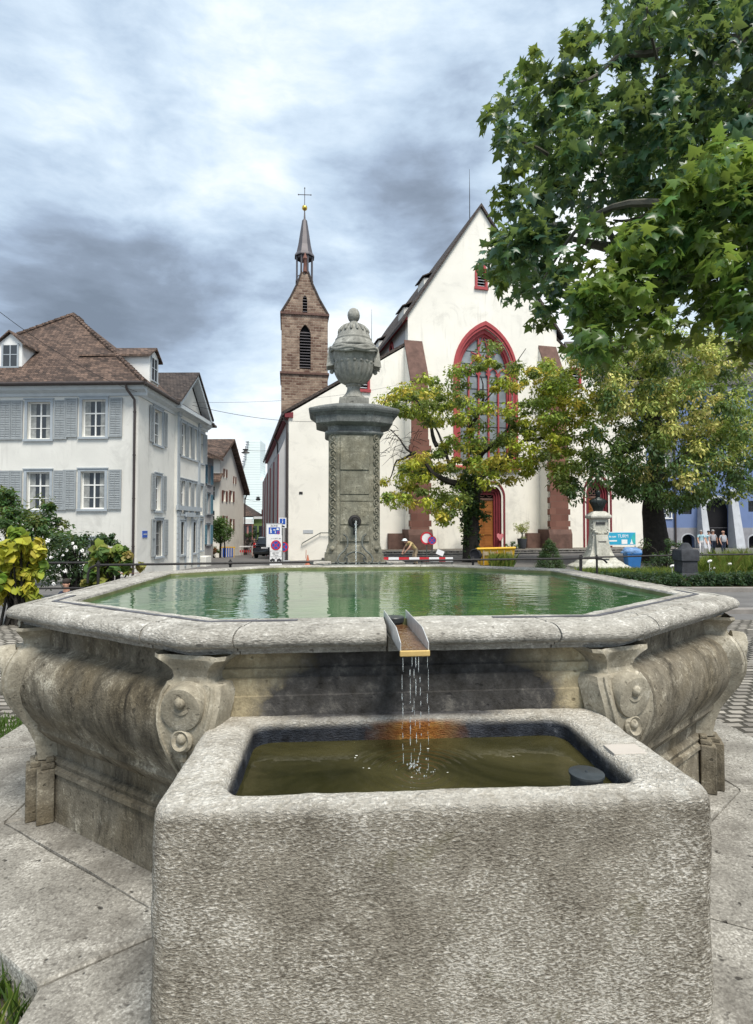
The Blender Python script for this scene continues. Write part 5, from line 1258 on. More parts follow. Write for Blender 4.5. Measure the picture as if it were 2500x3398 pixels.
# ------------------------------------------------------------------ blue building on the right
bb = thing('blue_building', (32, 54, -.1), 'blue rendered building with pale sloping buttresses and a dark arched gateway', 'building')
BF = Frame((P(2150, 1700, 54).x, 54), (1, -.05)); LB = 34
def B(px, py): return BF.uz(px, py)
zbE = B(2480, 1283)[1]; zbd = B(2300, 1751)[1]; gz0 = -.4
g0, g1 = B(2340, 1700)[0], B(2424, 1700)[0]; gate = arch((g0 + g1) / 2, (g1 - g0) / 2, gz0, B(2380, 1697)[1], B(2380, 1652)[1], 8, False)
w1 = rect(B(2191, 1700)[0], B(2227, 1700)[0], B(2200, 1718)[1], B(2200, 1670)[1]); w2 = rect(B(2266, 1700)[0], B(2296, 1700)[0], B(2280, 1706)[1], B(2280, 1676)[1]); w3 = rect(B(2484, 1700)[0], B(2510, 1700)[0], B(2490, 1698)[1], B(2490, 1662)[1])
c1 = arch(B(2283, 1700)[0], .58, gz0, B(2280, 1790)[1], B(2280, 1773)[1], 6, False); c2 = arch(B(2505, 1700)[0], .62, gz0, B(2500, 1790)[1], B(2500, 1776)[1], 6, False)
ups = [rect(u, u + 1.3, 7.4, 9.6) for u in (1.2, 4.4, 7.6, 10.8, 14, 17.2)] + [rect(u, u + 1.3, 11, 13.2) for u in (1.2, 4.4, 7.6, 10.8, 14, 17.2)]
m = MB(); wall_holes(m, BF, rect(-6, LB, gz0 - 1, zbE), [gate, w1, w2, w3, c1, c2] + ups, .5); m.fbox(BF, -6, LB, -9, -8.9, gz0 - 1, zbE); m.fbox(BF, -6, -5.9, -8.9, -.5, gz0 - 1, zbE); obj('wall', m, 'blue_plaster', bb)
m = MB(); wall_holes(m, BF.off(.03), rect(-6, LB, gz0 - 1, zbd), [[(u, z) for u, z in gate if z < zbd - .01][:1] + [(g0, zbd - .02), (g1, zbd - .02), (g1, gz0)]] + [c1, c2], .028, False); obj('base_band', m, 'blue_band', bb)
for L_, nm in ((gate, 'gateway'), (c1, 'cellar_arch'), (c2, 'cellar_arch')):
    m = MB(); m.add([BF.p(u, -.49, z) for u, z in L_], [tuple(range(len(L_)))])
    o = obj(nm, m, 'dark_void', bb); uc = (L_[0][0] + L_[-1][0]) / 2; hw_ = (L_[-1][0] - L_[0][0]) / 2
    m = MB(); zt_ = max(z for u, z in L_); k = .22 if nm == 'gateway' else .12; A = arch(uc, hw_ + k, gz0, L_[1][1], zt_ + k, 8 if nm == 'gateway' else 6, False)
    m.ring([BF.p(u, -.01, z) for u, z in A], [BF.p(u, -.01, z) for u, z in L_], BF.n * .055); obj('arch_surround', m, 'grey_render', o)
window(bb, BF, w1[0][0], w1[1][0], w1[0][1], w1[2][1], nx=3, trim='white_paint', tw=.1); window(bb, BF, w2[0][0], w2[1][0], w2[0][1], w2[2][1], frame_m='dark_metal', trim=None, bars=True); window(bb, BF, w3[0][0], w3[1][0], w3[0][1], w3[2][1], frame_m='dark_metal', trim=None, bars=True)
for r_ in ups: window(bb, BF, r_[0][0], r_[1][0], r_[0][1], r_[2][1], trim='grey_render')
for px0, px1, pt, pb in ((2311, 2337, 1650, 1812), (2416, 2446, 1650, 1812)):
    a, b = B(px0, 1800)[0], B(px1, 1800)[0]; t0, t1 = (a + .25, b - .1) if px0 < 2400 else (a + .15, b - .12); m = MB(); zt_ = 5.6
    m.hexa([BF.p(a, 1.5, gz0), BF.p(b, 1.5, gz0), BF.p(b, 0, gz0), BF.p(a, 0, gz0), BF.p(t0, .25, zt_), BF.p(t1, .25, zt_), BF.p(t1, 0, zt_), BF.p(t0, 0, zt_)]); obj('buttress', m, 'grey_render', bb)
m = MB(); m.tube([BF.p(B(2240, 1700)[0], .12, gz0), BF.p(B(2240, 1700)[0], .12, zbE)], .09, 8); obj('downpipe', m, 'pipe_metal', bb)
m = MB(); m.hexa([BF.p(u, d, z) for u, d, z in ((-6.5, .7, zbE - .05), (LB, .7, zbE - .05), (LB, -4.6, zbE + 6), (-6.5, -4.6, zbE + 6), (-6.5, .7, zbE + .15), (LB, .7, zbE + .15), (LB, -4.6, zbE + 6.2), (-6.5, -4.6, zbE + 6.2))]); m.hexa([BF.p(u, d, z) for u, d, z in ((-6.5, -10, zbE - .05), (LB, -10, zbE - .05), (LB, -4.601, zbE + 6), (-6.5, -4.601, zbE + 6), (-6.5, -10, zbE + .15), (LB, -10, zbE + .15), (LB, -4.601, zbE + 6.2), (-6.5, -4.601, zbE + 6.2))]); obj('roof', m, 'grey_tiles', bb)
m = MB(); m.fbox(BF, -6, LB, .01, .5, zbE - .5, zbE - .1); obj('eaves_board', m, 'grey_render', bb)

# ------------------------------------------------------------------ houses down the lane
def zone(py, Y): return CZ + (1750 - py) / F * Y
h2 = thing('lane_house', (-12, 41, -.6), 'narrow grey house with light blue shutters just beyond the corner house', 'house')
x2 = P(697, 1700, 44).x; AF = Frame((x2, 36.5), (0, 1), (1, 0)); ze2 = zone(1520, 44)
m = MB(); wl = [rect(1.5 + 2.6 * i, 2.3 + 2.6 * i, z, z + 1.5) for i in range(3) for z in (.6, 3.0, 5.3)]
wall_holes(m, AF, rect(0, 8.4, -1.5, ze2), wl, .3); m.fbox(AF, 0, 8.4, -9, -8.9, -1.5, ze2); m.fbox(AF, 8.3, 8.4, -8.9, -.3, -1.5, ze2); m.fbox(AF, 0, .1, -8.9, -.3, -1.5, ze2); obj('wall', m, 'flank_plaster', h2)
for r_ in wl:
    window(h2, AF, r_[0][0], r_[1][0], r_[0][1], r_[2][1], trim='grey_trim'); shutter(h2, AF, r_[1][0] + .1, r_[1][0] + .62, r_[0][1], r_[2][1], 'shutter_blue'); shutter(h2, AF, r_[0][0] - .62, r_[0][0] - .1, r_[0][1], r_[2][1], 'shutter_blue')
m = MB(); m.hexa([AF.p(u, d, z) for u, d, z in ((-.2, .7, ze2 - .1), (8.7, .7, ze2 - .1), (8.7, -4.5, ze2 + 2.6), (-.2, -4.5, ze2 + 2.6), (-.2, .7, ze2 + .1), (8.7, .7, ze2 + .1), (8.7, -4.5, ze2 + 2.8), (-.2, -4.5, ze2 + 2.8))]); obj('roof', m, 'brown_tiles', h2)
h3 = thing('gabled_house', (-14, 54, -1), 'gabled house with dark red shutters and steep brown roof down the lane', 'house')
xg = P(729, 1700, 51).x; GF = Frame((xg, 51), (.02, 1), (1, -.02)); GE = Frame((xg, 51), (-1, 0), (0, -1))
def gzz(py, Y): return CZ + (1750 - py) / F * Y
zf = gzz(1508, 51); zap = gzz(1472, 54) + .2; zft = gzz(1632, 59.5)
wg = [rect(1.3, 1.9, gzz(1585, 53), gzz(1558, 53)), rect(1.0, 1.9, gzz(1664, 52.5), gzz(1628, 52.5)), rect(3.4, 4.3, gzz(1664, 54.5), gzz(1628, 54.5)), rect(4.6, 5.1, gzz(1604, 55.5), gzz(1580, 55.5)), rect(1.2, 2.0, gzz(1752, 53), gzz(1712, 53)), rect(3.6, 4.4, gzz(1762, 54.5), gzz(1722, 54.5))]
m = MB(); wall_holes(m, GF, [(0, -2), (8.6, -2), (8.6, zft), (3, zap), (0, zf)], wg, .3); obj('gable_wall', m, 'cream_plaster', h3)
for r_ in wg:
    window(h3, GF, r_[0][0], r_[1][0], r_[0][1], r_[2][1], trim=None); s = (r_[1][0] - r_[0][0]) * .45
    shutter(h3, GF, r_[1][0] + .03, r_[1][0] + s, r_[0][1], r_[2][1], 'shutter_red'); shutter(h3, GF, r_[0][0] - s, r_[0][0] - .03, r_[0][1], r_[2][1], 'shutter_red')
wf = [rect(.45 + .75 * i, .85 + .75 * i, gzz(b, 51), gzz(a, 51)) for i in range(6) for a, b in ((1612, 1660), (1694, 1742))]
m = MB(); wall_holes(m, GE, rect(0, 8, -2, zf), wf, .3); obj('front_wall', m, 'cream_plaster', h3)
for r_ in wf: window(h3, GE, r_[0][0], r_[1][0], r_[0][1], r_[2][1], trim=None, nx=1); shutter(h3, GE, r_[1][0] + .02, r_[1][0] + .30, r_[0][1], r_[2][1], 'shutter_red', slats=False)
m = MB(); zz = gzz(1600, 50.5); m.hexa([GE.p(u, d, z) for u, d, z in ((-.3, .9, zz), (8, .9, zz), (8, 0, zz + .75), (-.3, 0, zz + .75), (-.3, .9, zz + .12), (8, .9, zz + .12), (8, 0, zz + .87), (-.3, 0, zz + .87))]); obj('pent_roof', m, 'brown_tiles', h3)
def PQ(u, d, z): q = GF.p(u, d, z); return q
m = MB(); o_ = .55
for a, b in (((-.8, zf - .45), (3, zap)), ((9.0, zft - .35), (3, zap))):
    m.add([PQ(a[0], o_, a[1]), PQ(b[0], o_, b[1]), PQ(b[0], -9, b[1]), PQ(a[0], -9, a[1]), PQ(a[0], o_, a[1] + .28), PQ(b[0], o_, b[1] + .28), PQ(b[0], -9, b[1] + .28), PQ(a[0], -9, a[1] + .28)], [(0, 3, 2, 1), (4, 5, 6, 7), (0, 1, 5, 4), (3, 7, 6, 2), (0, 4, 7, 3), (1, 2, 6, 5)])
obj('roof', m, 'brown_tiles', h3)
m = MB(); m.tube([PQ(8.7, .3, zft - .2), PQ(8.65, .1, zft - .9), PQ(8.65, .1, -1.5)], .08, 6); obj('downpipe', m, 'pipe_metal', h3)
h4 = thing('low_house', (-15, 78, -1.3), 'low pink and green building with brown hipped roof at the lane end', 'house')
def LP(px, py, Y=78): return P(px, py, Y)
m = MB(); a = LP(700, 1845); b = LP(838, 1845); m.box(a.x, b.x, 78, 86, -2.5, LP(0, 1738).z); 
obj('wall', m, 'shop_pink', h4)
m = MB(); b2 = LP(980, 1845); m.box(b.x + .01, b2.x, 78.6, 86, -2.5, LP(0, 1722, 78.6).z); obj('annex_wall', m, 'shop_green', h4)
m = MB(); m.box(a.x, b.x, 77.7, 78, LP(0, 1736, 77.7).z, LP(0, 1722, 77.7).z); m.box(b.x + .02, b2.x, 78.2, 78.6, LP(0, 1722, 78.2).z, LP(0, 1714, 78.2).z); obj('roof_edge', m, 'white_paint', h4)
m = MB(); e0, e1 = LP(700, 1712, 77.6), LP(840, 1712, 77.6); r0, r1 = LP(705, 1660, 82), LP(794, 1660, 82)
m.add([e0, e1, Vector((e1.x, 87, e1.z)), Vector((e0.x, 87, e0.z)), r0, r1], [(0, 1, 5, 4), (1, 2, 5), (2, 3, 4, 5), (3, 0, 4)]); obj('roof', m, 'brown_tiles', h4)
m = MB(); q = LP(870, 1705, 84); m.box(b.x, b2.x, 84, 92, -2, q.z + .6); obj('rear_block', m, 'brown_tiles', h4)
m = MB()
for i in range(7): x = LP(775 + i * 17, 1750).x; m.box(x, x + .45, 77.93, 78, LP(0, 1790).z, LP(0, 1745).z)
obj('window_band', m, 'window_glass', h4)
m = MB(); p = LP(812, 1680, 80); m.tube([p, p + Vector((0, 0, 3.4))], .04, 5)
for z, w in ((1.0, .5), (1.9, .35), (2.8, .6), (3.3, .3)): m.tube([p + Vector((-w, 0, z)), p + Vector((w, 0, z))], .025, 4)
obj('roof_antenna', m, 'dark_metal', h4)
# stepped white high rise far behind
tw_ = thing('high_rise', (P(830, 1700, 620).x, 620, -2), 'pale white stepped high rise tower far away above the lane', 'tower'); random.seed(2)
lft = [(1461, 820), (1478, 818), (1494, 813), (1510, 812), (1523, 808), (1537, 805), (1551, 802), (1566, 798), (1579, 796), (1590, 787)]
zt_ = 0
def TP(px, py): q = P(px, py, 620); return q
mb1, mb2 = MB(), MB()
for i in range(48):
    y0 = 1461 + i * 8.2; xl = [x for y, x in lft if y <= y0 + 1][-1]; xr = 864 if y0 < 1590 else 905
    a, b = TP(xl, y0), TP(xr, y0 + 8.2)
    mb1.box(a.x, b.x, 620, 650, b.z + .35, a.z); mb2.box(a.x + .5, b.x - .5, 620.5, 649.5, b.z, b.z + .35)
mb3 = MB()
for i in range(16):
    y0 = 1463 + i * 8.0; xl = [x for y, x in lft if y <= y0 + 1][-1]; a, b = TP(xl - 3, y0), TP(xl + 7, y0 + 6); mb3.hexa([Vector(v) for v in ((a.x, 618, b.z), (b.x, 618, b.z + .8), (b.x, 621, b.z + .8), (a.x, 621, b.z), (a.x, 618, a.z - .8), (b.x, 618, a.z), (b.x, 621, a.z), (a.x, 621, a.z - .8))])
obj('stair_windows', mb3, 'sign_grey', tw_)['kind'] = 'stuff'
obj('floor_slabs', mb1, 'tower_white', tw_)['kind'] = 'stuff'; obj('window_band', mb2, 'tower_band', tw_)['kind'] = 'stuff'
# ------------------------------------------------------------------ trees
def limb(m, pts, r0, r1, seg=7, wob=.0, sd=0):
    P_ = [Vector(p) for p in pts]; out = []; rs = []; k = 5
    for i in range(len(P_) - 1):
        for j in range(k): out.append(P_[i].lerp(P_[i + 1], j / k))
    out.append(P_[-1]); n_ = len(out); out = [p + noise.noise_vector(p * .9 + Vector((sd, 0, 0))) * wob * min(1, i / 4) for i, p in enumerate(out)]
    m.tube(out, [r0 + (r1 - r0) * (i / (n_ - 1)) ** .8 for i in range(n_)], seg); return out
def fill(polys, n_, Yr, rr, seed, cols, depthfn=None):
    rnd = random.Random(seed); C = []; R = []; K = []
    xs_ = [p[0] for q in polys for p in q]; ys_ = [p[1] for q in polys for p in q]
    while len(C) < n_:
        x, y = rnd.uniform(min(xs_), max(xs_)), rnd.uniform(min(ys_), max(ys_))
        if any(in_poly(x, y, q) for q in polys):
            Y = rnd.uniform(*Yr) if depthfn is None else depthfn(x, y, rnd); p = P(x, y, Y); C.append(p); R.append(rnd.uniform(*rr)); c = rnd.choice(cols); K.append(c)
    return C, R, K
# near plane tree, its boughs reach in from the right
pt = thing('plane_tree', (8.6, 6.5, -.17), 'big plane tree overhanging from the right with large lobed dark green leaves', 'tree')
m = MB(); limb(m, [(8.6, 6.5, -.3), (8.4, 6.6, 2.5), (8.0, 6.8, 5), (7.2, 7.2, 8)], .5, .3, 12, .15); limb(m, [(8.0, 6.8, 5), (6.5, 7.2, 6.2), P(2250, 700, 7.5), P(2050, 820, 7.3), P(1900, 800, 7.0)], .24, .03, 8, .2); obj('trunk', m, 'plane_bark', pt)
brs = [[(7.2, 7.2, 8), P(2350, 420, 8), P(2100, 520, 8), P(1850, 560, 7.6), P(1680, 480, 7.2)], [(7.2, 7.2, 8), P(2300, 150, 7), P(2080, 200, 7), P(1900, 260, 6.6)], [(6.5, 7.2, 6.2), P(2400, 620, 6.3), P(2200, 680, 6), P(1950, 760, 6.6), P(1800, 900, 6.8)],
       [(6.5, 7.2, 6.2), P(2420, 900, 6.2), P(2200, 950, 6.2), P(2020, 1060, 6.2)], [P(2350, 420, 8), P(2200, 300, 7.4), P(2150, 40, 6.4)], [P(2050, 820, 7.3), P(2000, 700, 7.0), P(1980, 600, 7)], [P(2250, 700, 7.5), P(2120, 700, 7.2), P(2010, 715, 7)]]
for i, b in enumerate(brs): m = MB(); limb(m, b, .10 if i < 4 else .05, .012, 6, .25, i); obj('branch', m, 'plane_bark', pt)
U1 = [(1610, 400), (1640, 360), (1690, 300), (1740, 190), (1770, 240), (1800, 300), (1860, 230), (1890, 150), (1950, 60), (1990, -60), (2640, -60), (2640, 560), (2300, 640), (2150, 700), (1990, 720), (1990, 780), (1870, 850), (1880, 940), (1820, 1060), (1770, 1040), (1700, 960), (1650, 930), (1610, 900), (1665, 780), (1650, 700), (1700, 600), (1670, 500)]
U2 = [(2420, 470), (2640, 470), (2640, 1100), (2560, 1150), (2420, 1060), (2300, 1040), (2200, 1100), (2050, 1090), (2020, 1150), (1920, 1160), (1920, 1030), (1960, 880), (2030, 860), (2120, 760), (2250, 600)]
dk = [(.045, .105, .06), (.032, .08, .05), (.065, .14, .07), (.05, .12, .07), (.085, .16, .06), (.03, .065, .045)]
lt = [(.10, .19, .04), (.08, .16, .035), (.13, .21, .04), (.055, .12, .035), (.04, .09, .03)]
C, R, K = fill([U1], 400, (6.0, 9.8), (.10, .30), 4, dk)
C2, R2, K2 = fill([U2], 240, (5.0, 7.2), (.10, .26), 5, lt)
cloud('crown', C, R, K, 22, .155, 'plane', 'near_leaves', pt, 1, .6); cloud('crown', C2, R2, K2, 22, .15, 'plane', 'near_leaves', pt, 2, .6)
E1 = [(1608, 400), (1640, 345), (1752, 185), (1770, 215), (1680, 470), (1640, 640), (1660, 690), (1650, 905), (1625, 885), (1655, 940), (1800, 1070), (1770, 1060), (1890, 850), (1740, 240), (1890, 140), (1900, 330), (1700, 560), (1990, 740)]
rnd = random.Random(8); C = []; R = []; K = []
for x, y in E1: C.append(P(x + 12, y, rnd.uniform(6.6, 7.6))); R.append(.15); K.append((.075, .12, .03))
for x, y in ((1915, 1130), (1960, 1140), (2010, 1150), (1925, 1060), (2090, 1110), (2250, 1120), (2330, 1090), (2480, 1150), (2120, 760), (2060, 860), (2000, 880), (2490, 1180), (2440, 1110)): C.append(P(x, y, rnd.uniform(5.2, 6.2))); R.append(.16); K.append((.085, .12, .02))
cloud('crown', C, R, K, 10, .16, 'plane', 'near_leaves', pt, 3, .8)

# yellowing tree with ivy-clad trunk in front of the church
tA = thing('yellowing_tree', PG(1572, 1862, -.25), 'small yellow green tree with ivy-covered trunk in front of the church portal', 'tree'); YA = 32.
def A_(x, y, d=0): return P(x, y, YA + d)
m = MB(); limb(m, [A_(1562, 1870), A_(1566, 1790), A_(1562, 1720), A_(1572, 1640), A_(1578, 1600)], .52, .38, 10, .1)
for b, r in (([A_(1572, 1640), A_(1500, 1600, -1), A_(1440, 1560, -1.5), A_(1380, 1500, -1), A_(1290, 1425, 0)], .26), ([A_(1575, 1610), A_(1590, 1520, 1), A_(1560, 1420, 1), A_(1545, 1330, .5)], .26), ([A_(1578, 1600), A_(1660, 1540, 0), A_(1740, 1460, 1), A_(1800, 1400, 1)], .24), ([A_(1560, 1420, 1), A_(1610, 1330), A_(1600, 1250)], .14), ([A_(1590, 1520, 1), A_(1680, 1430, -1), A_(1710, 1330, -1)], .14), ([A_(1450, 1480, -1), A_(1420, 1400), A_(1385, 1330), A_(1330, 1290)], .13), ([A_(1500, 1560, -1), A_(1460, 1440, 1), A_(1430, 1370, 1)], .12), ([A_(1380, 1500), A_(1320, 1530), A_(1270, 1600)], .1), ([A_(1740, 1460, 1), A_(1850, 1450, 2), A_(1930, 1400, 2)], .12), ([A_(1610, 1330), A_(1700, 1240), A_(1750, 1160)], .05), ([A_(1330, 1290), A_(1290, 1300), A_(1260, 1345)], .05)):
    limb(m, b, r, .02, 6, .3, r * 10)
rnd = random.Random(3)
for i in range(60):
    x, y = rnd.uniform(1280, 1420), rnd.uniform(1420, 1530); p = A_(x, y, rnd.uniform(-1, 1)); q = p + Vector((rnd.uniform(-1, .3), rnd.uniform(-.4, .4), rnd.uniform(-.8, .4))); m.tube([p, p.lerp(q, .5) + Vector((0, 0, .1)), q], [.022, .015, .006], 3)
obj('trunk', m, 'dark_bark', tA)
PA = [[(1265, 1330), (1330, 1300), (1380, 1250), (1450, 1240), (1500, 1330), (1500, 1390), (1420, 1420), (1380, 1380), (1290, 1370)], [(1480, 1250), (1560, 1180), (1640, 1150), (1720, 1220), (1720, 1290), (1800, 1190), (1900, 1220), (2000, 1320), (1980, 1450), (1950, 1560), (1900, 1640), (1860, 1610), (1790, 1560), (1700, 1600), (1600, 1610), (1480, 1560), (1420, 1560), (1440, 1480), (1500, 1440), (1520, 1350)],
      [(1265, 1530), (1330, 1540), (1400, 1510), (1500, 1560), (1510, 1640), (1470, 1720), (1400, 1680), (1330, 1690), (1290, 1660), (1265, 1600)], [(1440, 1600), (1560, 1600), (1500, 1720), (1460, 1740)]]
yg = [(.36, .38, .035), (.28, .34, .035), (.44, .40, .05), (.20, .28, .04), (.30, .34, .035), (.50, .42, .06), (.15, .21, .035)]
C, R, K = fill(PA, 400, (YA - 3.5, YA + 3.5), (.35, .85), 12, yg)
keep = [i for i, p in enumerate(C) if not (p.z > 8.2 and 4.9 < p.x < 8.6 and rnd.random() < .6)]; C = [C[i] for i in keep]; R = [R[i] for i in keep]; K = [K[i] if rnd.random() > .25 else (.11, .15, .03) for i in keep]
cloud('crown', C, R, K, 105, .235, 'oval', 'leaves', tA, 4, .6, .6, jit=.4)
C = [A_(1535 + 55 * rnd.random(), y, rnd.uniform(-.6, .2)) for y in range(1570, 1850, 5)] + [A_(1560 + rnd.uniform(-30, 60), rnd.uniform(1600, 1720), -.5) for _ in range(20)]
cloud('ivy', C, [.28] * len(C), [(.03, .065, .02), (.05, .085, .025)] * (len(C) // 2) + [(.02, .04, .015)] * (len(C) % 2), 34, .15, 'heart', 'leaves', tA, 5, .8)
# broad pale-leaved tree with dark trunk
tB = thing('broad_tree', PG(2170, 1865, -.2), 'broad dense tree with pale yellow leaf tips and a thick dark trunk', 'tree'); YB = 31.
def B_(x, y, d=0): return P(x, y, YB + d)
m = MB(); limb(m, [B_(2178, 1880), B_(2175, 1800), B_(2168, 1700), B_(2172, 1600), B_(2180, 1500), B_(2170, 1300)], .80, .3, 12, .12)
for b, r in (([B_(2172, 1620), B_(2060, 1520), B_(1960, 1430)], .3), ([B_(2175, 1600), B_(2300, 1480), B_(2420, 1380)], .3), ([B_(2180, 1500), B_(2120, 1300), B_(2060, 1150), B_(2080, 1090)], .2), ([B_(2180, 1480), B_(2280, 1260), B_(2340, 1130)], .2), ([B_(2172, 1620), B_(2400, 1560), B_(2480, 1600)], .2), ([B_(2100, 1480), B_(1990, 1560), B_(1930, 1620)], .14)): limb(m, b, r, .03, 7, .5, r)
obj('trunk', m, 'dark_bark', tB)
PB = [[(1890, 1180), (1930, 1060), (2010, 1090), (2100, 1130), (2200, 1100), (2330, 1100), (2440, 1120), (2470, 1230), (2490, 1340), (2530, 1420), (2560, 1560), (2500, 1640), (2400, 1650), (2300, 1680), (2180, 1670), (2080, 1640), (1990, 1690), (1900, 1670), (1880, 1580), (1960, 1470), (2000, 1350), (1960, 1260)]]
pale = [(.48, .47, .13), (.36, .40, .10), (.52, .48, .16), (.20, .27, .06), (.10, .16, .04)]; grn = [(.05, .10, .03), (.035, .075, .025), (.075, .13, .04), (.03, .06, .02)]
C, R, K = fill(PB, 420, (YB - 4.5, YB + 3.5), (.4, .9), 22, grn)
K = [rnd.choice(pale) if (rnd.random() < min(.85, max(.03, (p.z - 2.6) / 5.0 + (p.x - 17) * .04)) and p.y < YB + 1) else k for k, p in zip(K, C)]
def pix(p): return 1250 + p.x / p.y * F, 1750 - (p.z - CZ) / p.y * F
ok = [i for i, p in enumerate(C) if not (1925 < pix(p)[0] < 2050 and pix(p)[1] > 1590)]; C = [C[i] for i in ok]; R = [R[i] for i in ok]; K = [K[i] for i in ok]
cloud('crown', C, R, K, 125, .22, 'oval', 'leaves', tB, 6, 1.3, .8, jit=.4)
# ------------------------------------------------------------------ shrubs, hedge, beds
def shrub(name, loc, label, cat, spec, size, kind, cols, seed, stems=True, mat_='leaves', per=60, droop=.4, group=None):
    t = thing(name, loc, label, cat, group); rnd = random.Random(seed); C = []; R = []; K = []
    for (x, y, z, r, n_) in spec:
        for _ in range(n_): C.append((x + rnd.gauss(0, r * .45), y + rnd.gauss(0, r * .45), z + rnd.gauss(0, r * .4))); R.append(rnd.uniform(.25, .55) * r); K.append(rnd.choice(cols))
    m = MB(); zg = gz(loc[0], loc[1]) - .05
    for i in range(0, len(C), max(1, len(C) // 24)): m.tube([Vector((loc[0] + rnd.uniform(-.3, .3), loc[1] + rnd.uniform(-.2, .2), zg)), Vector(C[i]).lerp(Vector((loc[0], loc[1], C[i][2] * .6)), .45), Vector(C[i])], [.03, .02, .008], 4)
    obj('stem', m, 'dark_bark', t); cloud('foliage', C, R, K, per, size, kind, mat_, t, seed, droop); return t
def SP(px, py, Y, pr): q = P(px, py, Y); return (q.x, q.y, q.z, pr / F * Y)
Yv = 12.
shrub('yellow_vine', (P(60, 1900, Yv).x, Yv, -.2), 'lime yellow large-leaved climber at the left edge of the garden', 'shrub', [SP(40, 1830, Yv, 75) + (9,), SP(100, 1880, Yv, 60) + (8,), SP(20, 1950, Yv, 80) + (10,), SP(95, 1970, Yv, 45) + (6,), SP(60, 1800, Yv, 40) + (4,)], .20, 'heart', [(.38, .36, .03), (.46, .42, .05), (.30, .34, .04), (.16, .26, .03)], 31, per=30, droop=1.4)
Yh = 21.
shrub('tall_shrub', (P(60, 1900, Yh).x, Yh, -.3), 'tall feathery dark green shrub in front of the white house', 'shrub', [SP(40, 1700, Yh, 90) + (14,), SP(130, 1720, Yh, 80) + (12,), SP(-20, 1760, Yh, 100) + (12,), SP(100, 1780, Yh, 90) + (12,), SP(175, 1690, Yh, 30) + (4,), SP(10, 1650, Yh, 50) + (6,), SP(180, 1800, Yh, 60) + (8,)], .17, 'oval', [(.05, .11, .03), (.035, .08, .02), (.08, .15, .035), (.10, .12, .03)], 32, per=85)
Yr_ = 17.
rb = shrub('rose_bush', (P(260, 1900, Yr_).x, Yr_, -.3), 'dark rose bush with white blossoms behind the left railing', 'shrub', [SP(200, 1850, Yr_, 70) + (12,), SP(280, 1840, Yr_, 70) + (12,), SP(330, 1790, Yr_, 50) + (8,), SP(370, 1795, Yr_, 30) + (5,), SP(150, 1900, Yr_, 70) + (12,), SP(260, 1930, Yr_, 80) + (14,), SP(190, 1780, Yr_, 50) + (8,)], .11, 'oval', [(.03, .07, .025), (.04, .085, .03), (.055, .10, .04), (.025, .05, .02)], 33, per=80)
rnd = random.Random(5)
for i in range(15):
    p = P(rnd.gauss(215, 55), rnd.gauss(1845, 40), Yr_ - .75); m = MB(); w_ = rnd.uniform(.02, .042)
    for k in range(5): a_ = k * 1.257 + rnd.random(); m.ball(p + Vector((math.cos(a_) * w_, rnd.uniform(-.02, .02), math.sin(a_) * w_)), w_ * .8, 6, (1, .5, 1))
    obj('blossom', m, 'petal', rb)
Yg = 15.6
shrub('grape_vine', (P(370, 1900, Yg).x, Yg, -.3), 'green large-leaved vine turning yellow on top, against the white house corner', 'shrub', [SP(370, 1850, Yg, 55) + (11,), SP(420, 1870, Yg, 35) + (6,), SP(330, 1880, Yg, 50) + (8,), SP(350, 1930, Yg, 50) + (8,), SP(290, 1935, Yg, 20) + (3,), SP(395, 1835, Yg, 25) + (4,)], .2, 'heart', [(.14, .20, .03), (.10, .17, .03), (.20, .22, .04), (.06, .12, .025), (.27, .23, .06)], 34, per=26, droop=1.2)
Yc = 27.
cb = thing('cone_shrub', (P(1825, 1850, Yc).x, Yc, -.2), 'dark green clipped cone-shaped shrub before the church steps', 'shrub'); C = []; R = []; K = []
for i in range(110):
    h = rnd.random() ** 1.3; a = rnd.random() * 6.28; rad = (1 - h) * .70 + .06; C.append((cb.location.x + math.cos(a) * rad * .8, Yc + math.sin(a) * rad * .8, -.15 + h * 1.45)); R.append(.17 + .1 * (1 - h)); K.append(rnd.choice([(.02, .05, .018), (.035, .075, .025), (.05, .09, .03)]))
cloud('foliage', C, R, K, 60, .075, 'oval', 'leaves', cb, 35); m = MB(); m.tube([(cb.location.x, Yc, -.3), (cb.location.x, Yc, .9)], [.06, .03], 6); obj('stem', m, 'dark_bark', cb)
Yd = 24.5
shrub('dark_bush', (P(2215, 1850, Yd).x, Yd, -.2), 'rounded dark green bush beside the thick dark trunk', 'shrub', [SP(2200, 1850, Yd, 50) + (12,), SP(2225, 1810, Yd, 30) + (7,), SP(2200, 1885, Yd, 60) + (10,)], .10, 'oval', [(.025, .06, .02), (.045, .09, .03), (.035, .07, .03)], 36, per=80)
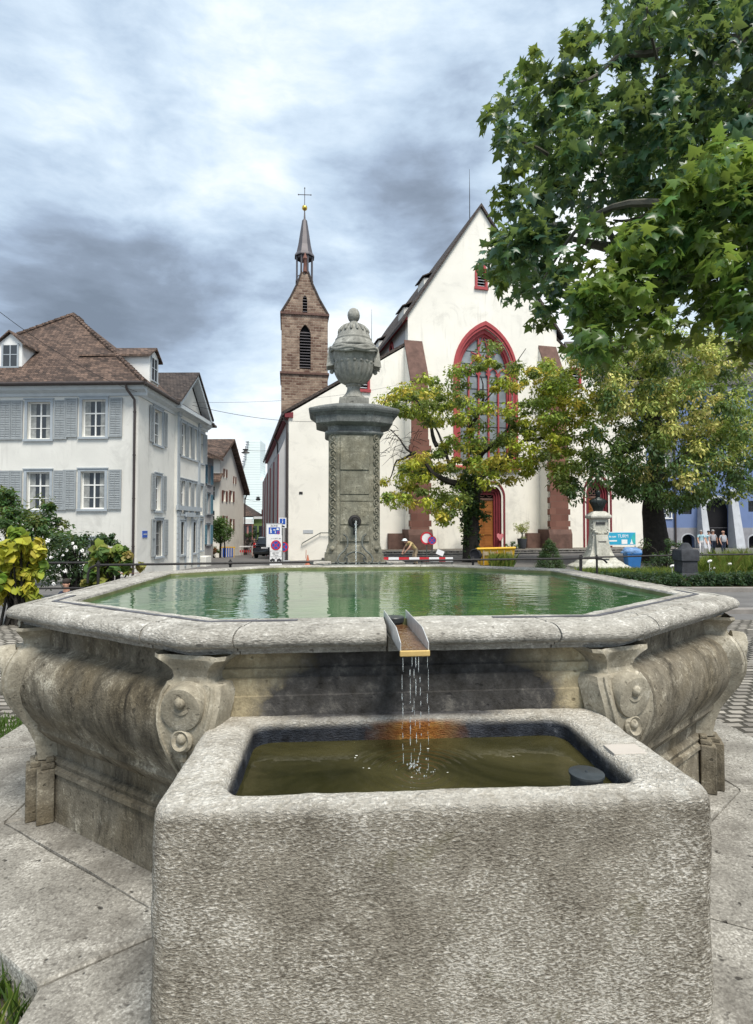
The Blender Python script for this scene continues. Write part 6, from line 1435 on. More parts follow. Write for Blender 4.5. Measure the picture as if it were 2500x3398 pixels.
# box hedge and planting
x0_, x1_ = P(1960, 1900, 19.).x, P(2750, 1900, 19.).x; C = []; 
for i in range(900): C.append((rnd.uniform(x0_, x1_), rnd.uniform(18.3, 19.1), rnd.uniform(-.05, .33)))
hd = thing('box_hedge', ((x0_ + x1_) / 2, 18.7, -.05), 'low clipped dark green box hedge along the garden kerb', 'hedge'); cloud('foliage', C, [.14] * 900, [rnd.choice([(.025, .06, .022), (.035, .08, .03), (.02, .045, .02)]) for _ in C], 60, .075, 'oval', 'leaves', hd, 37)
m = MB(); m.box(x0_, x1_, 18.5, 18.95, -.12, .2); obj('twigs', m, 'dark_bark', hd)
m = MB(); m.box(P(1900, 1900, 19.2).x, x1_ + 2, 17.86, 26, -.3, -.03); struct(obj('garden_bed', m, 'soil'))
def grass(name, n_, xr, yr, h, cols, seed, label=None, clumps=None, z0=-.05, wdt=1.0):
    rng = np.random.default_rng(seed); T = np.array([(-.012 * wdt, 0, 0), (.012 * wdt, 0, 0), (.009 * wdt, 0, .55), (0, 0, 1), (-.009 * wdt, 0, .55)])
    if clumps: ci = rng.integers(0, len(clumps), n_); cc_ = np.array(clumps); X = cc_[ci, 0] + rng.normal(0, .22, n_); Y = cc_[ci, 1] + rng.normal(0, .2, n_); H = cc_[ci, 2] * rng.uniform(.5, 1.1, n_)
    else: X = rng.uniform(*xr, n_); Y = rng.uniform(*yr, n_); H = h * rng.uniform(.4, 1.15, n_)
    a = rng.uniform(0, 6.28, n_); ln = rng.normal(0, .28, (n_, 2)) * H[:, None]
    V = np.zeros((n_, 5, 3)); V[:, :, 0] = X[:, None] + T[None, :, 0] * np.cos(a)[:, None] + ln[:, 0:1] * (T[None, :, 2] ** 2); V[:, :, 1] = Y[:, None] + T[None, :, 0] * np.sin(a)[:, None] + ln[:, 1:2] * (T[None, :, 2] ** 2); V[:, :, 2] = z0 + T[None, :, 2] * H[:, None] * (1 - .12 * T[None, :, 2] * rng.random((n_, 1)))
    me = bpy.data.meshes.new(name); me.vertices.add(n_ * 5); me.vertices.foreach_set('co', V.ravel()); me.loops.add(n_ * 5); me.loops.foreach_set('vertex_index', np.arange(n_ * 5, dtype=np.int32)); me.polygons.add(n_); me.polygons.foreach_set('loop_start', np.arange(0, n_ * 5, 5, dtype=np.int32)); me.polygons.foreach_set('loop_total', np.full(n_, 5, dtype=np.int32))
    at = me.color_attributes.new('col', 'FLOAT_COLOR', 'POINT'); kc = np.array(cols)[rng.integers(0, len(cols), n_)] * rng.uniform(.75, 1.25, (n_, 1)); kc = np.repeat(kc, 5, 0); at.data.foreach_set('color', np.concatenate([kc, np.ones((len(kc), 1))], 1).astype(np.float32).ravel())
    me.update(calc_edges=True); me.materials.append(MATS['leaves']); o = bpy.data.objects.new(name, me); COL.objects.link(o); o['kind'] = 'stuff'
    if label: o['label'] = label; o['category'] = 'grass'
    return o
gcol = [(.16, .24, .04), (.22, .28, .05), (.10, .17, .03), (.28, .28, .07)]
cl_ = [(P(px, 1850, Y).x, Y, h) for px, Y, h in ((2330, 20.5, .95), (2370, 20.8, 1.1), (2410, 20.4, 1.2), (2450, 20.7, 1.2), (2500, 20.5, 1.25), (2550, 20.8, 1.2), (2600, 20.4, 1.1), (2395, 20.0, .8), (2480, 20.0, .9), (2350, 21.5, .9), (2430, 21.8, 1.1))]
grass('tall_grass', 9000, None, None, 1, gcol, 41, 'tall pale green ornamental grass arching behind the hedge at the right', cl_, wdt=.8)
grass('garden_grass', 16000, (P(1990, 1900, 19.6).x, P(2480, 1900, 20).x), (19.2, 22.5), .42, gcol + [(.05, .10, .03)], 42, 'low grassy planting between the hedge and the monument')
grass('weeds', 2600, (-2.35, -1.42), (1.5, 2.6), .16, [(.06, .13, .02), (.10, .17, .03), (.18, .20, .05), (.04, .08, .02)], 43, 'green weeds growing against the slab edge at lower left', z0=-.17, wdt=.5)
grass('weeds', 5200, (-5.3, -3.42), (4.6, 6.1), .09, [(.06, .12, .02), (.08, .15, .03)], 44, 'green weeds between the cobbles left of the fountain', z0=-.165, wdt=.4)
rnd = random.Random(77)
for px, py, wh in ((2231, 1878, 'left of the stone bollard'), (2366, 1886, 'nearest right of the bollard'), (2355, 1862, 'tallest, among the pale grass right of the bollard'), (2420, 1872, 'rightmost, in front of the tall grass')):
    m = MB(); L = P(px, py, 19.9); m.ball(L, .06, 8, (1, 1, .8)); m.ball(L + Vector((.05, 0, .01)), .045, 6); m.ball(L + Vector((-.04, 0, -.02)), .045, 6); m.tube([L, Vector((L.x, L.y, -.05))], .008, 4)
    origin_tag('white_flower', m, 'petal', (L.x, L.y, -.05), 'white garden flower ' + wh, 'flower', 'white flowers in the bed')
# ------------------------------------------------------------------ people
def person(loc, label, face=180, height=1.75, top='cloth_grey', legs='cloth_navy', sleeves='skin', shorts=False, hair='hair_grey', hat=None, pose='walk', group=None, bald=False, arms=((.10, -.02), (.10, .06)), stride=.12, glasses=False, belly=0.0):
    """body grown as one skin from a posed skeleton, then coloured by what covers it"""
    t = thing('person', loc, label, 'person', group, math.radians(face)); BASE[t] = Vector((0, 0, 0)); s = height / 1.75
    V = []; E_ = []; R_ = []
    def v(x, y, z, r): V.append(Vector((x, y, z)) * s); R_.append(r * s); return len(V) - 1
    if pose == 'bend': hipz, hipy, ch, ne, hd = .86, -.18, (0, .20, 1.16), (0, .40, 1.24), (0, .50, 1.27)
    elif pose == 'crouch': hipz, hipy, ch, ne, hd = .42, -.12, (0, .02, .82), (0, .05, 1.02), (0, .07, 1.17)
    else: hipz, hipy, ch, ne, hd = .93, 0, (0, 0, 1.28), (0, .01, 1.47), (0, .03, 1.62)
    pel = v(0, hipy, hipz, .145); mid = v(0, (hipy + ch[1]) / 2 + belly * .5, (hipz + ch[2]) / 2, .135 + belly); chs = v(*ch, .165); neck = v(*ne, .062)
    E_ += [(pel, mid), (mid, chs), (chs, neck)]
    h0 = v(hd[0], hd[1], hd[2] - .06, .075); h1 = v(hd[0], hd[1] - .005, hd[2] + .03, .098); E_ += [(neck, h0), (h0, h1)]
    for q, sd in enumerate((-1, 1)):
        st = stride * sd
        hip = v(.09 * sd, hipy, hipz - .05, .098)
        if pose == 'crouch': kn = v(.16 * sd, .30, .48, .07); an = v(.13 * sd, .06, .09, .045)
        elif pose == 'bend': kn = v(.11 * sd, hipy + .12, .48, .07); an = v(.12 * sd, hipy + .02, .09, .045)
        else: kn = v(.10 * sd, hipy + st * .5 + .03, .50, .068); an = v(.10 * sd, hipy + st, .09, .044)
        ft = v(V[an].x / s, V[an].y / s + .15, .035, .038); E_ += [(pel, hip), (hip, kn), (kn, an), (an, ft)]
        sh = v(.18 * sd, ch[1], ch[2] + .11 if pose != 'bend' else ch[2] + .02, .066)
        ax, ay = arms[q]
        if pose == 'bend': el = v(.26 * sd, ch[1] + .18, ch[2] - .22, .045); wr = v(.15 * sd, ch[1] + .34, ch[2] - .42, .032); hn = v(.12 * sd, ch[1] + .38, ch[2] - .50, .038)
        elif pose == 'crouch': el = v(.24 * sd, ch[1] + .10, ch[2] - .16, .045); wr = v(.18 * sd, ch[1] + .30, ch[2] - .28, .032); hn = v(.16 * sd, ch[1] + .38, ch[2] - .30, .036)
        else: el = v((.19 + ax) * sd, ch[1] - .02 + ay, 1.12, .046); wr = v((.20 + ax) * sd, ch[1] + .06 + ay * 2.5, .88, .032); hn = v((.20 + ax) * sd, ch[1] + .09 + ay * 2.8, .80, .038)
        E_ += [(chs, sh), (sh, el), (el, wr), (wr, hn)]
    me = bpy.data.meshes.new('body'); me.from_pydata([tuple(a) for a in V], E_, []); o = bpy.data.objects.new('body', me); COL.objects.link(o)
    md = o.modifiers.new('skin', 'SKIN'); md.use_smooth_shade = True
    for i, sv in enumerate(me.skin_vertices[0].data): sv.radius = (R_[i], R_[i] * (.74 if i in (0, 1, 2) else 1)); sv.use_root = (i == 0)
    o.modifiers.new('sub', 'SUBSURF').levels = 2; o.modifiers['sub'].render_levels = 2
    dg = bpy.context.evaluated_depsgraph_get(); nm = bpy.data.meshes.new_from_object(o.evaluated_get(dg)); nm.name = 'body'
    o.modifiers.clear(); o.data = nm; bpy.data.meshes.remove(me)
    names = ['skin', top, legs, 'tyre', sleeves]; nm.materials.clear()
    for n_ in names: nm.materials.append(MATS[n_])
    segs = [(a, b) for a, b in E_]
    kind = {}
    def segkind(a, b):
        return (a, b)
    waist = hipz + .05
    for p in nm.polygons:
        c = p.center; best = None
        for a, b in segs:
            A, B_ = V[a], V[b]; d = B_ - A; tt = max(0, min(1, (c - A).dot(d) / d.dot(d))); q = A + d * tt; dist = (c - q).length - (R_[a] * (1 - tt) + R_[b] * tt)
            if best is None or dist < best[0]: best = (dist, a, b, tt)
        _, a, b, tt = best; mi = 1
        if b in (h0, h1) or (b == neck and tt > .75): mi = 0
        elif b == mid and a == pel: mi = 2 if tt < .35 else 1
        elif a == pel: mi = 2
        elif b >= 6:
            k = (b - 6) % 8
            if k == 1: mi = 2
            elif k == 2: mi = 0 if shorts else 2
            elif k == 3: mi = 3
            elif k == 5: mi = 1 if tt < .65 else 4
            elif k == 6: mi = 4
            elif k == 7: mi = 0
        p.material_index = mi
    nm.polygons.foreach_set('use_smooth', [True] * len(nm.polygons)); o.parent = t
    hp = Vector(hd) * s
    if not hat:
        m = MB(); m.ball(hp + Vector((0, -.022, .055)) * s, .108 * s, 12, (.95, 1, .85 if not bald else .55)); obj('hair', m, hair, t)
    m = MB(); m.ball(hp + Vector((0, .095, -.015)) * s, .018 * s, 6, (.8, 1, 1.3)); m.ball(hp + Vector((.098, 0, -.01)) * s, .02 * s, 6, (.5, 1, 1.4)); m.ball(hp + Vector((-.098, 0, -.01)) * s, .02 * s, 6, (.5, 1, 1.4)); obj('face_features', m, 'skin', t)
    m = MB(); 
    for sx in (-1, 1): m.ball(hp + Vector((.033 * sx, .088, .015)) * s, (.022 if glasses else .011) * s, 6, (1.2, .4, .8))
    m.box(hp.x - .022 * s, hp.x + .022 * s, hp.y + .086 * s, hp.y + .092 * s, hp.z - .055 * s, hp.z - .049 * s); obj('eyes', m, 'hair_dark', t)
    if hat: m = MB(); m.lathe([(.165, 0), (.16, .012), (.12, .018), (.118, .05), (.10, .09), (.06, .115), (.0001, .12)], hp + Vector((0, .01, .03)) * s, 20); obj('helmet', m, hat, t)
    # five short fingers and a thumb on each hand
    hd_ = [i for i in range(6, len(V)) if (i - 6) % 8 == 7]
    m = MB()
    for h_, sd in zip(hd_, (-1, 1)):
        d = (V[h_] - V[h_ - 1]).normalized()
        for f_, (off, ln) in enumerate(((-.027, .055), (-.010, .065), (.008, .062), (.025, .05))):
            b0 = V[h_] + Vector((0, off, 0)) * s + d * .02 * s; m.tube([b0, b0 + d * ln * .55 * s, b0 + (d * ln + Vector((-sd * .018, .0, 0))) * s], [.0085 * s, .008 * s, .006 * s], 5)
        m.tube([V[h_] + Vector((0, .03, .01)) * s, V[h_] + Vector((-sd * .01, .052, -.02)) * s, V[h_] + Vector((-sd * .015, .05, -.05)) * s], [.010 * s, .009 * s, .007 * s], 5)
    obj('fingers', m, 'skin', t)
    return t
def onG(px, Y, dz=0): x = P(px, 1800, Y).x; return (x, Y, gz(x, Y) + dz)
person(onG(845, 51), 'person in black top and beige shorts walking in the lane beside the parked car', 175, 1.72, 'cloth_black', 'cloth_beige', 'cloth_black', True, 'skin', bald=True, stride=.16)
person(onG(2366, 40), 'older person in sunglasses, grey shirt and dark trousers, left of the bald one in grey', 178, 1.80, 'cloth_grey', 'cloth_navy', 'skin', False, 'hair_grey', glasses=True, belly=.05, stride=.10, group='people before the dark gateway')
person(onG(2400, 39.5), 'older bald person in pale grey shirt and dark trousers, rightmost in front of the gateway', 182, 1.74, 'cloth_grey', 'cloth_navy', 'skin', False, 'skin', bald=True, glasses=True, belly=.07, stride=.05, group='people before the dark gateway')
person(onG(2327, 41), 'person in light blue top and white trousers, leftmost before the pale buttress', 165, 1.76, 'cloth_lightblue', 'cloth_white', 'skin', False, 'hair_grey', arms=((.05, .10), (.05, .10)), stride=.14, group='people before the dark gateway')
person(onG(2352, 41.3), 'dark-haired person in light blue top and white trousers, partly behind the man in grey', 190, 1.72, 'cloth_lightblue', 'cloth_white', 'skin', False, 'hair_dark', arms=((.05, .08), (.05, .02)), stride=.16, group='people before the dark gateway')
wk = onG(1372, 29.5); person((wk[0], wk[1], wk[2] + .05), 'worker in white helmet and yellow vest bending forward behind the red and white barrier', 115, 1.75, 'cloth_hivis', 'cloth_khaki', 'skin', False, 'hair_dark', hat='helmet', pose='bend')
sp_ = P(225, 1936, 15.2); person((sp_.x, 15.2, sp_.z - 1.17), 'dark-haired person in navy clothes crouching behind the left railing beside the roses', 175, 1.75, 'cloth_navy', 'cloth_navy', 'cloth_navy', False, 'hair_dark', pose='crouch')

# ------------------------------------------------------------------ railings
def railing(name, pts, zr, posts, label, r=.028, lower=None, mat_='iron', curl=None):
    t = thing(name, (pts[0][0], pts[0][1], 0), label, 'railing')
    m = MB(); path = [Vector((x, y, z)) for x, y, z in pts]; m.tube(path, r, 8)
    obj('rail', m, mat_, t)
    if lower is not None: m = MB(); m.tube([Vector((p.x, p.y, p.z - lower)) for p in path], r * .9, 8); obj('rail', m, mat_, t)
    for x, y, z in posts:
        m = MB(); g_ = gz(x, y) - .1; m.tube([(x, y, g_), (x, y, z + .01)], r * 1.15, 8); m.lathe([(r * 1.7, -.05), (r * 1.9, .0), (r * 1.7, .04), (r * .8, .06), (r * .9, .085), (.0001, .10)], (x, y, z + .01), 10); obj('post', m, mat_, t)
    return t
a, b = P(335, 1875, 14.0), P(1300, 1861, 16.2); c = P(1990, 1852, 17.3)
pth = [P(292, 1935, 13.95), P(292, 1905, 13.95), P(300, 1885, 13.97), P(318, 1876, 14.0), a, b, c, P(2005, 1858, 17.3), P(2015, 1868, 17.3)]
railing('iron_railing', [tuple(p) for p in pth], .95, [tuple(P(327, 1875, 14.0)), tuple(P(765, 1869, 15.0)), tuple(P(1570, 1858, 16.7)), tuple(P(1926, 1853, 17.2)), tuple(P(1981, 1852, 17.3))], 'long dark iron handrail on posts running behind the fountain from left to right', .030)
a, b = P(-60, 1870, 17.5), P(292, 1867, 14.6)
railing('iron_railing', [tuple(P(-60, 1869, 14.3)), tuple(P(292, 1867, 14.6))], .95, [tuple(P(-40, 1869, 14.3))], 'double-barred iron railing in front of the rose bush at the left', .028, .66)
a, b = P(1965, 1849, 19.3), P(2650, 1837, 19.3)
rr = railing('garden_railing', [tuple(P(1940, 1850, 19.5)), tuple(P(2262, 1842, 19.3)), tuple(P(2700, 1837, 19.1))], .9, [tuple(P(1930, 1850, 19.5))], 'dark horizontal rails on both sides of the stone bollard by the hedge', .028, .76)
m = MB(); L = P(2277, 1935, 19.0); L.z = -.12; Z_ = L.z
def sq(h): return [(-h, -h), (h, -h), (h, h), (-h, h)]
def stack(m, c, lv):
    for (h0, z0), (h1, z1) in zip(lv[:-1], lv[1:]): m.add([(c.x + x, c.y + y, z0) for x, y in sq(h0)] + [(c.x + x, c.y + y, z1) for x, y in sq(h1)], [(k, (k + 1) % 4, 4 + (k + 1) % 4, 4 + k) for k in range(4)])
    m.add([(c.x + x, c.y + y, lv[-1][1]) for x, y in sq(lv[-1][0])], [(0, 1, 2, 3)]); return m
stack(m, L, [(.32, Z_), (.315, Z_ + .40), (.29, Z_ + .46), (.265, Z_ + .47), (.262, Z_ + .88), (.30, Z_ + .89), (.305, Z_ + 1.20), (.27, Z_ + 1.28)])
m.lathe([(.25, 1.27), (.2, 1.33), (.13, 1.45), (.09, 1.49), (.0001, 1.50)], (L.x, L.y, Z_), 16)
origin_tag('stone_bollard', m, 'bollard_stone', (L.x, L.y, Z_), 'dark square stone bollard with domed top carrying the garden rails', 'bollard', bevel=.015)

# ------------------------------------------------------------------ monument with bust
ML = P(1987, 1850, 27); mo = thing('bust_monument', (ML.x, 27, -.1), 'weathered pale stone pedestal with garland carrying a dark bronze bust', 'monument')
def mrow(hx, hy, z): return [Vector((ML.x + x * hx, 27 + y * hy, z)) for x, y in ((-1, -1), (1, -1), (1, 1), (-1, 1))]
def mst(m, lv):
    for (a, az), (b, bz) in zip(lv[:-1], lv[1:]): m.add(mrow(a, a * .8, az) + mrow(b, b * .8, bz), [(k, (k + 1) % 4, 4 + (k + 1) % 4, 4 + k) for k in range(4)])
    m.add(mrow(lv[-1][0], lv[-1][0] * .8, lv[-1][1]), [(0, 1, 2, 3)]); return m
def mz(py): return CZ + (1750 - py) / F * 27
m = mst(MB(), [(1.25, -.3), (1.2, .02), (1.05, .12), (.95, .16), (.85, .28), (.70, .36)]); obj('base', m, 'monument_stone', mo, bevel=.02)
m = mst(MB(), [(.72, .34), (.60, .5), (.50, .72), (.42, 1.0), (.375, 1.3), (.355, 1.6), (.35, mz(1752)), (.36, mz(1750))]); obj('pedestal', m, 'monument_stone', mo, bevel=.015)
m = mst(MB(), [(.30, .42), (.28, 1.5), (.27, 1.55)]); m.v = [Vector((p.x, 27 - .30 + (p.y - 27) * .6 - (1.55 - p.z) * .16, p.z)) for p in m.v]; obj('front_tablet', m, 'monument_stone', mo)
m = mst(MB(), [(.35, mz(1751)), (.34, mz(1725)), (.36, mz(1724)), (.50, mz(1718)), (.50, mz(1712)), (.42, mz(1706)), (.28, mz(1698)), (.26, mz(1697))]); obj('capital', m, 'monument_stone', mo, bevel=.012)
m = MB(); rnd = random.Random(3)
for i in range(46):
    u = i / 45; x = -.36 + .72 * u; z = mz(1757) - .22 * math.sin(math.pi * u) + rnd.uniform(-.05, .05); m.ball((ML.x + x, 27 - .33 + rnd.uniform(-.03, .03), z), rnd.uniform(.035, .065), 6)
for s in (-1, 1):
    for i in range(40): z = mz(1712) - i * .042; m.ball((ML.x + s * (.37 + .02 * math.sin(i) + max(0, 1.2 - z) * .18), 27 - .16 + rnd.uniform(-.06, .06), z), rnd.uniform(.03, .07), 6)
obj('garland', m, 'monument_stone', mo)
m = MB(); x0 = ML.x
for i in range(9): m.box(x0 - .22 + i * .05, x0 - .19 + i * .05, 27 - .318, 27 - .30, mz(1741), mz(1732))
for i in range(7): m.box(x0 - .19 + i * .055, x0 - .155 + i * .055, 27 - .50, 27 - .46, 1.17, 1.25)
obj('inscription', m, 'bollard_stone', mo)
bs = thing('bronze_bust', (ML.x, 27, mz(1698)), 'dark bronze bust of a bearded man in a coat on the pale pedestal', 'bust'); zb0 = mz(1698)
def bz(h): return zb0 + h
m = MB(); rings = [(.22, .16, 0), (.24, .17, .08), (.27, .19, .18), (.33, .21, .30), (.40, .22, .42), (.43, .22, .50), (.38, .20, .58), (.22, .16, .64), (.12, .12, .68), (.105, .11, .74)]
vs = []; NN = 20
for a, b, h in rings:
    for k in range(NN): t = 2 * math.pi * k / NN; vs.append((ML.x + a * math.copysign(abs(math.cos(t)) ** .8, math.cos(t)), 27 + b * math.sin(t), bz(h)))
m.add(vs, [(i * NN + k, i * NN + (k + 1) % NN, (i + 1) * NN + (k + 1) % NN, (i + 1) * NN + k) for i in range(len(rings) - 1) for k in range(NN)], True); m.add([vs[k] for k in range(NN)], [tuple(range(NN))])
obj('torso', m, 'bronze', bs)
m = MB(); hx = ML.x - .01; m.ball((hx, 26.97, bz(.89)), .135, 16, (.92, 1.05, 1.22)); m.ball((hx, 26.91, bz(.80)), .085, 10, (1, .9, 1.1)); m.ball((hx, 26.825, bz(.885)), .026, 8, (.8, 1.1, 1.4)); 
for s in (-1, 1): m.ball((hx + s * .125, 26.98, bz(.88)), .03, 8, (.5, 1, 1.3)); m.ball((hx + s * .045, 26.84, bz(.925)), .03, 8, (1.2, .5, .6))
obj('head', m, 'bronze', bs)
m = MB(); 
for s in (-1, 1): m.tube([(ML.x + s * .15, 26.86, bz(.62)), (ML.x + s * .13, 26.80, bz(.45)), (ML.x + s * .03, 26.80, bz(.25))], [.04, .045, .03], 8); 
for i in range(4): m.ball((ML.x, 26.81, bz(.08 + i * .08)), .018, 6)
m.ball((ML.x, 26.85, bz(.60)), .05, 8, (1.3, .7, .8)); obj('coat_collar', m, 'bronze', bs)

# ------------------------------------------------------------------ street things
def board(m, fr, u0, u1, z0, z1, d0=0, d1=.03): return m.fbox(fr, u0, u1, d0, d1, z0, z1)
def disc(fr, uc, zc, r, d, th=.012, seg=36): 
    return MB().prism([fr.p(uc + r * math.cos(2 * math.pi * k / seg), d, zc + r * math.sin(2 * math.pi * k / seg)) for k in range(seg)], fr.n * th)
def annulus(fr, uc, zc, r0, r1, d, th=.012, seg=36):
    return MB().ring([fr.p(uc + r0 * math.cos(2 * math.pi * k / seg), d, zc + r0 * math.sin(2 * math.pi * k / seg)) for k in range(seg + 1)], [fr.p(uc + r1 * math.cos(2 * math.pi * k / seg), d, zc + r1 * math.sin(2 * math.pi * k / seg)) for k in range(seg + 1)], fr.n * th)
def nostop(par, fr, uc, zc, r, d):
    o = obj('sign_disc', disc(fr, uc, zc, r, d), 'sign_red', par); obj('blue_field', disc(fr, uc, zc, r * .76, d + .0125, .004), 'sign_blue', o); m = MB()
    for s in (-1, 1):
        a = fr.u * (s * .707) + Vector((0, 0, .707)); b = fr.u * (-s * .707) * r * .085 + Vector((0, 0, .707)) * r * .085; c_ = fr.p(uc, d + .0168, zc); m.prism([c_ - a * r * .76 - b, c_ + a * r * .76 - b, c_ + a * r * .76 + b, c_ - a * r * .76 + b], fr.n * (.003 + .0012 * s))
    obj('red_cross', m, 'sign_red', o); return o
ZF = Frame((P(885, 1700, 35).x, 35), (1, 0)); zf_ = lambda px, py: ZF.uz(px, py)
gzs = gz(ZF.o.x, 35)
zt = thing('zone_sign', (ZF.o.x + .5, 35, gzs), 'tall white zone sign with a blue play street panel and dark frame', 'sign')
m = MB(); a, b = zf_(885, 1815), zf_(935, 1738); m.fbox(ZF, a[0], b[0], -.05, -.02, a[1], b[1]); fb = obj('back_board', m, 'sign_white', zt)
m = MB(); 
for u0, u1, z0, z1 in ((a[0] - .03, b[0] + .03, b[1], b[1] + .03), (a[0] - .03, b[0] + .03, a[1] - .03, a[1]), (a[0] - .03, a[0], a[1], b[1]), (b[0], b[0] + .03, a[1], b[1])): m.fbox(ZF, u0, u1, -.06, -.005, z0, z1)
obj('board_frame', m, 'sign_grey', fb)
m = MB(); c, d = zf_(892, 1772), zf_(929, 1750); m.fbox(ZF, c[0], d[0], -.02, -.012, c[1], d[1]); bp_ = obj('blue_panel', m, 'sign_blue', fb)
m = MB(); k = (d[0] - c[0]) / 10
def fig(m, u, z, h, fr=ZF, d=-.010): m.prism([fr.p(u + x * h, d, z + y * h) for x, y in ((-.18, 0), (-.06, 0), (0, .35), (.08, 0), (.2, 0), (.1, .45), (.2, .55), (.14, .62), (.04, .58), (.02, .78), (-.1, .78), (-.16, .55), (-.08, .42))], fr.n * .004); m.ball(fr.p(u - .03 * h, d, z + .9 * h), .09 * h, 8, (1, .2, 1))
fig(m, c[0] + 2 * k, c[1] + .05, .34); fig(m, c[0] + 6 * k, c[1] + .04, .18); m.fbox(ZF, c[0] + 4.2 * k, c[0] + 6 * k, -.012, -.006, c[1] + .23, c[1] + .29); m.prism([ZF.p(c[0] + 7 * k, -.011, c[1] + .25), ZF.p(c[0] + 9.2 * k, -.011, c[1] + .25), ZF.p(c[0] + 9.2 * k, -.011, c[1] + .33), ZF.p(c[0] + 8.1 * k, -.011, c[1] + .4), ZF.p(c[0] + 7 * k, -.011, c[1] + .33)], ZF.n * .004)
obj('play_street_figures', m, 'sign_white', bp_)
obj('small_ban_disc', annulus(ZF, d[0] - 1.2 * k, c[1] + .08, .09, .06, -.009, .005, 20), 'sign_red', bp_)
text_part('lettering', 'ZONE', ZF, (a[0] + b[0]) / 2, zf_(910, 1748)[1], -.018, .17, 'sign_black', fb)
FFr = ZF.off(.45); q0, q1 = FFr.uz(896, 1866), FFr.uz(937, 1776)
zt2 = thing('parking_ban_sign', (FFr.p(q0[0] + .3, 0, 0).x, 34.55, gzs), 'white temporary no stopping board reading ganzer Platz on the paving', 'sign')
m = MB(); m.fbox(FFr, q0[0], q1[0], 0, .03, gzs + .01, q1[1]); bd = obj('board', m, 'sign_white', zt2)
uc = (q0[0] + q1[0]) / 2; nostop(bd, FFr, uc, FFr.uz(915, 1809)[1], .31, .031)
text_part('lettering', '21.5. SEPT. 20h', FFr, uc, FFr.uz(915, 1789)[1], .032, .10, 'sign_black', bd)
z = FFr.uz(915, 1848)[1]; m = MB(); h = .31
for u0, u1, z0, z1 in ((uc - .36, uc + .36, z + .36, z + .375), (uc - .36, uc + .36, z, z + .015), (uc - .36, uc - .345, z + .015, z + .36), (uc + .345, uc + .36, z + .015, z + .36)): m.fbox(FFr, u0, u1, .03, .036, z0, z1)
obj('text_frame', m, 'sign_black', bd); text_part('lettering', 'ganzer', FFr, uc, z + .21, .032, .16, 'sign_black', bd); text_part('lettering', 'Platz', FFr, uc, z + .06, .032, .16, 'sign_black', bd)
m = MB(); z = FFr.uz(915, 1863)[1]
for s in (-1, 1):
    m.prism([FFr.p(uc + s * x, .031, z + y) for x, y in ((.06, .04), (.36, .02), (.36, .12), (.28, .13), (.22, .20), (.10, .14), (.06, .12))], FFr.n * .005)
    for w in (.12, .29): m.ball(FFr.p(uc + s * w, .036, z + .02), .045, 8, (1, .2, 1))
m.tube([FFr.p(uc - .05, .036, z + .16), FFr.p(uc + .02, .036, z + .24), FFr.p(uc + .08, .036, z + .16)], .012, 5)
obj('tow_truck_pictogram', m, 'sign_black', bd)
IF = Frame((P(938, 1700, 36.5).x, 36.5), (1, 0)); it = thing('info_sign', (IF.o.x, 36.5, gz(IF.o.x, 36.5)), 'blue and white footpath sign high on a grey pole by the church corner', 'sign')
i0, i1 = IF.uz(926, 1752), IF.uz(951, 1718); m = MB(); m.tube([(IF.o.x, 36.53, -.8), (IF.o.x, 36.53, i1[1])], .035, 8); obj('pole', m, 'grey_iron', it)
m = MB(); m.fbox(IF, i0[0], i1[0], 0, .02, i0[1], i1[1]); b_ = obj('board', m, 'sign_white', it); m = MB(); m.fbox(IF, i0[0] + .06, i1[0] - .06, .021, .026, i1[1] - .43, i1[1] - .06); o2 = obj('blue_panel', m, 'sign_blue', b_)
m = MB(); uc = (i0[0] + i1[0]) / 2; m.fbox(IF, uc - .02, uc + .02, .027, .030, i1[1] - .36, i1[1] - .2); m.ball(IF.p(uc, .028, i1[1] - .14), .03, 8, (1, .2, 1)); obj('pictogram', m, 'sign_white', o2)
m = MB(); m.prism([IF.p(uc + x, .021, i0[1] + .05 + y) for x, y in ((-.12, 0), (.14, 0), (.14, .07), (.06, .09), (.0, .14), (-.07, .08), (-.12, .07))], IF.n * .004); obj('car_pictogram', m, 'sign_black', b_)
nf = IF.off(-.6, .1); nt_ = thing('no_stopping_sign', (nf.o.x, nf.o.y, gz(nf.o.x, nf.o.y)), 'round no stopping sign half hidden behind the white ganzer Platz board', 'sign'); u, z = nf.uz(942, 1815); nostop(nt_, nf, u, z, .33, 0); m = MB(); m.tube([nf.p(u, -.04, -.9), nf.p(u, -.04, z)], .03, 8); m.fbox(nf, u + .0, u + .4, -.2, .2, -.9, -.3); obj('pole_and_foot', m, 'sign_grey', nt_)
RF = Frame((P(1420, 1700, 29).x, 29), (1, 0)); gzr = gz(RF.o.x, 29)
rt = thing('round_ban_sign', (RF.o.x, 29, gzr), 'large round white sign with red rim behind the barrier', 'sign'); u, z = RF.uz(1417, 1786); obj('white_disc', disc(RF, u, z, .26, -.05), 'sign_white', rt); obj('red_rim', annulus(RF, u, z, .33, .25, -.045, .02), 'sign_red', rt); m = MB(); m.tube([RF.p(u, -.08, gzr), RF.p(u, -.08, z)], .03, 8); obj('pole', m, 'grey_iron', rt)
rt = thing('no_stopping_sign', (RF.o.x + .2, 29, gzr), 'small round blue and red no stopping sign overlapping the larger white disc', 'sign'); u, z = RF.uz(1434, 1793); nostop(rt, RF, u, z, .225, .05); m = MB(); m.tube([RF.p(u, .02, gzr), RF.p(u, .02, z)], .02, 8); obj('pole', m, 'grey_iron', rt)
m = MB(); u, z = RF.uz(1459, 1833); t_ = math.radians(-22); r_ = .19
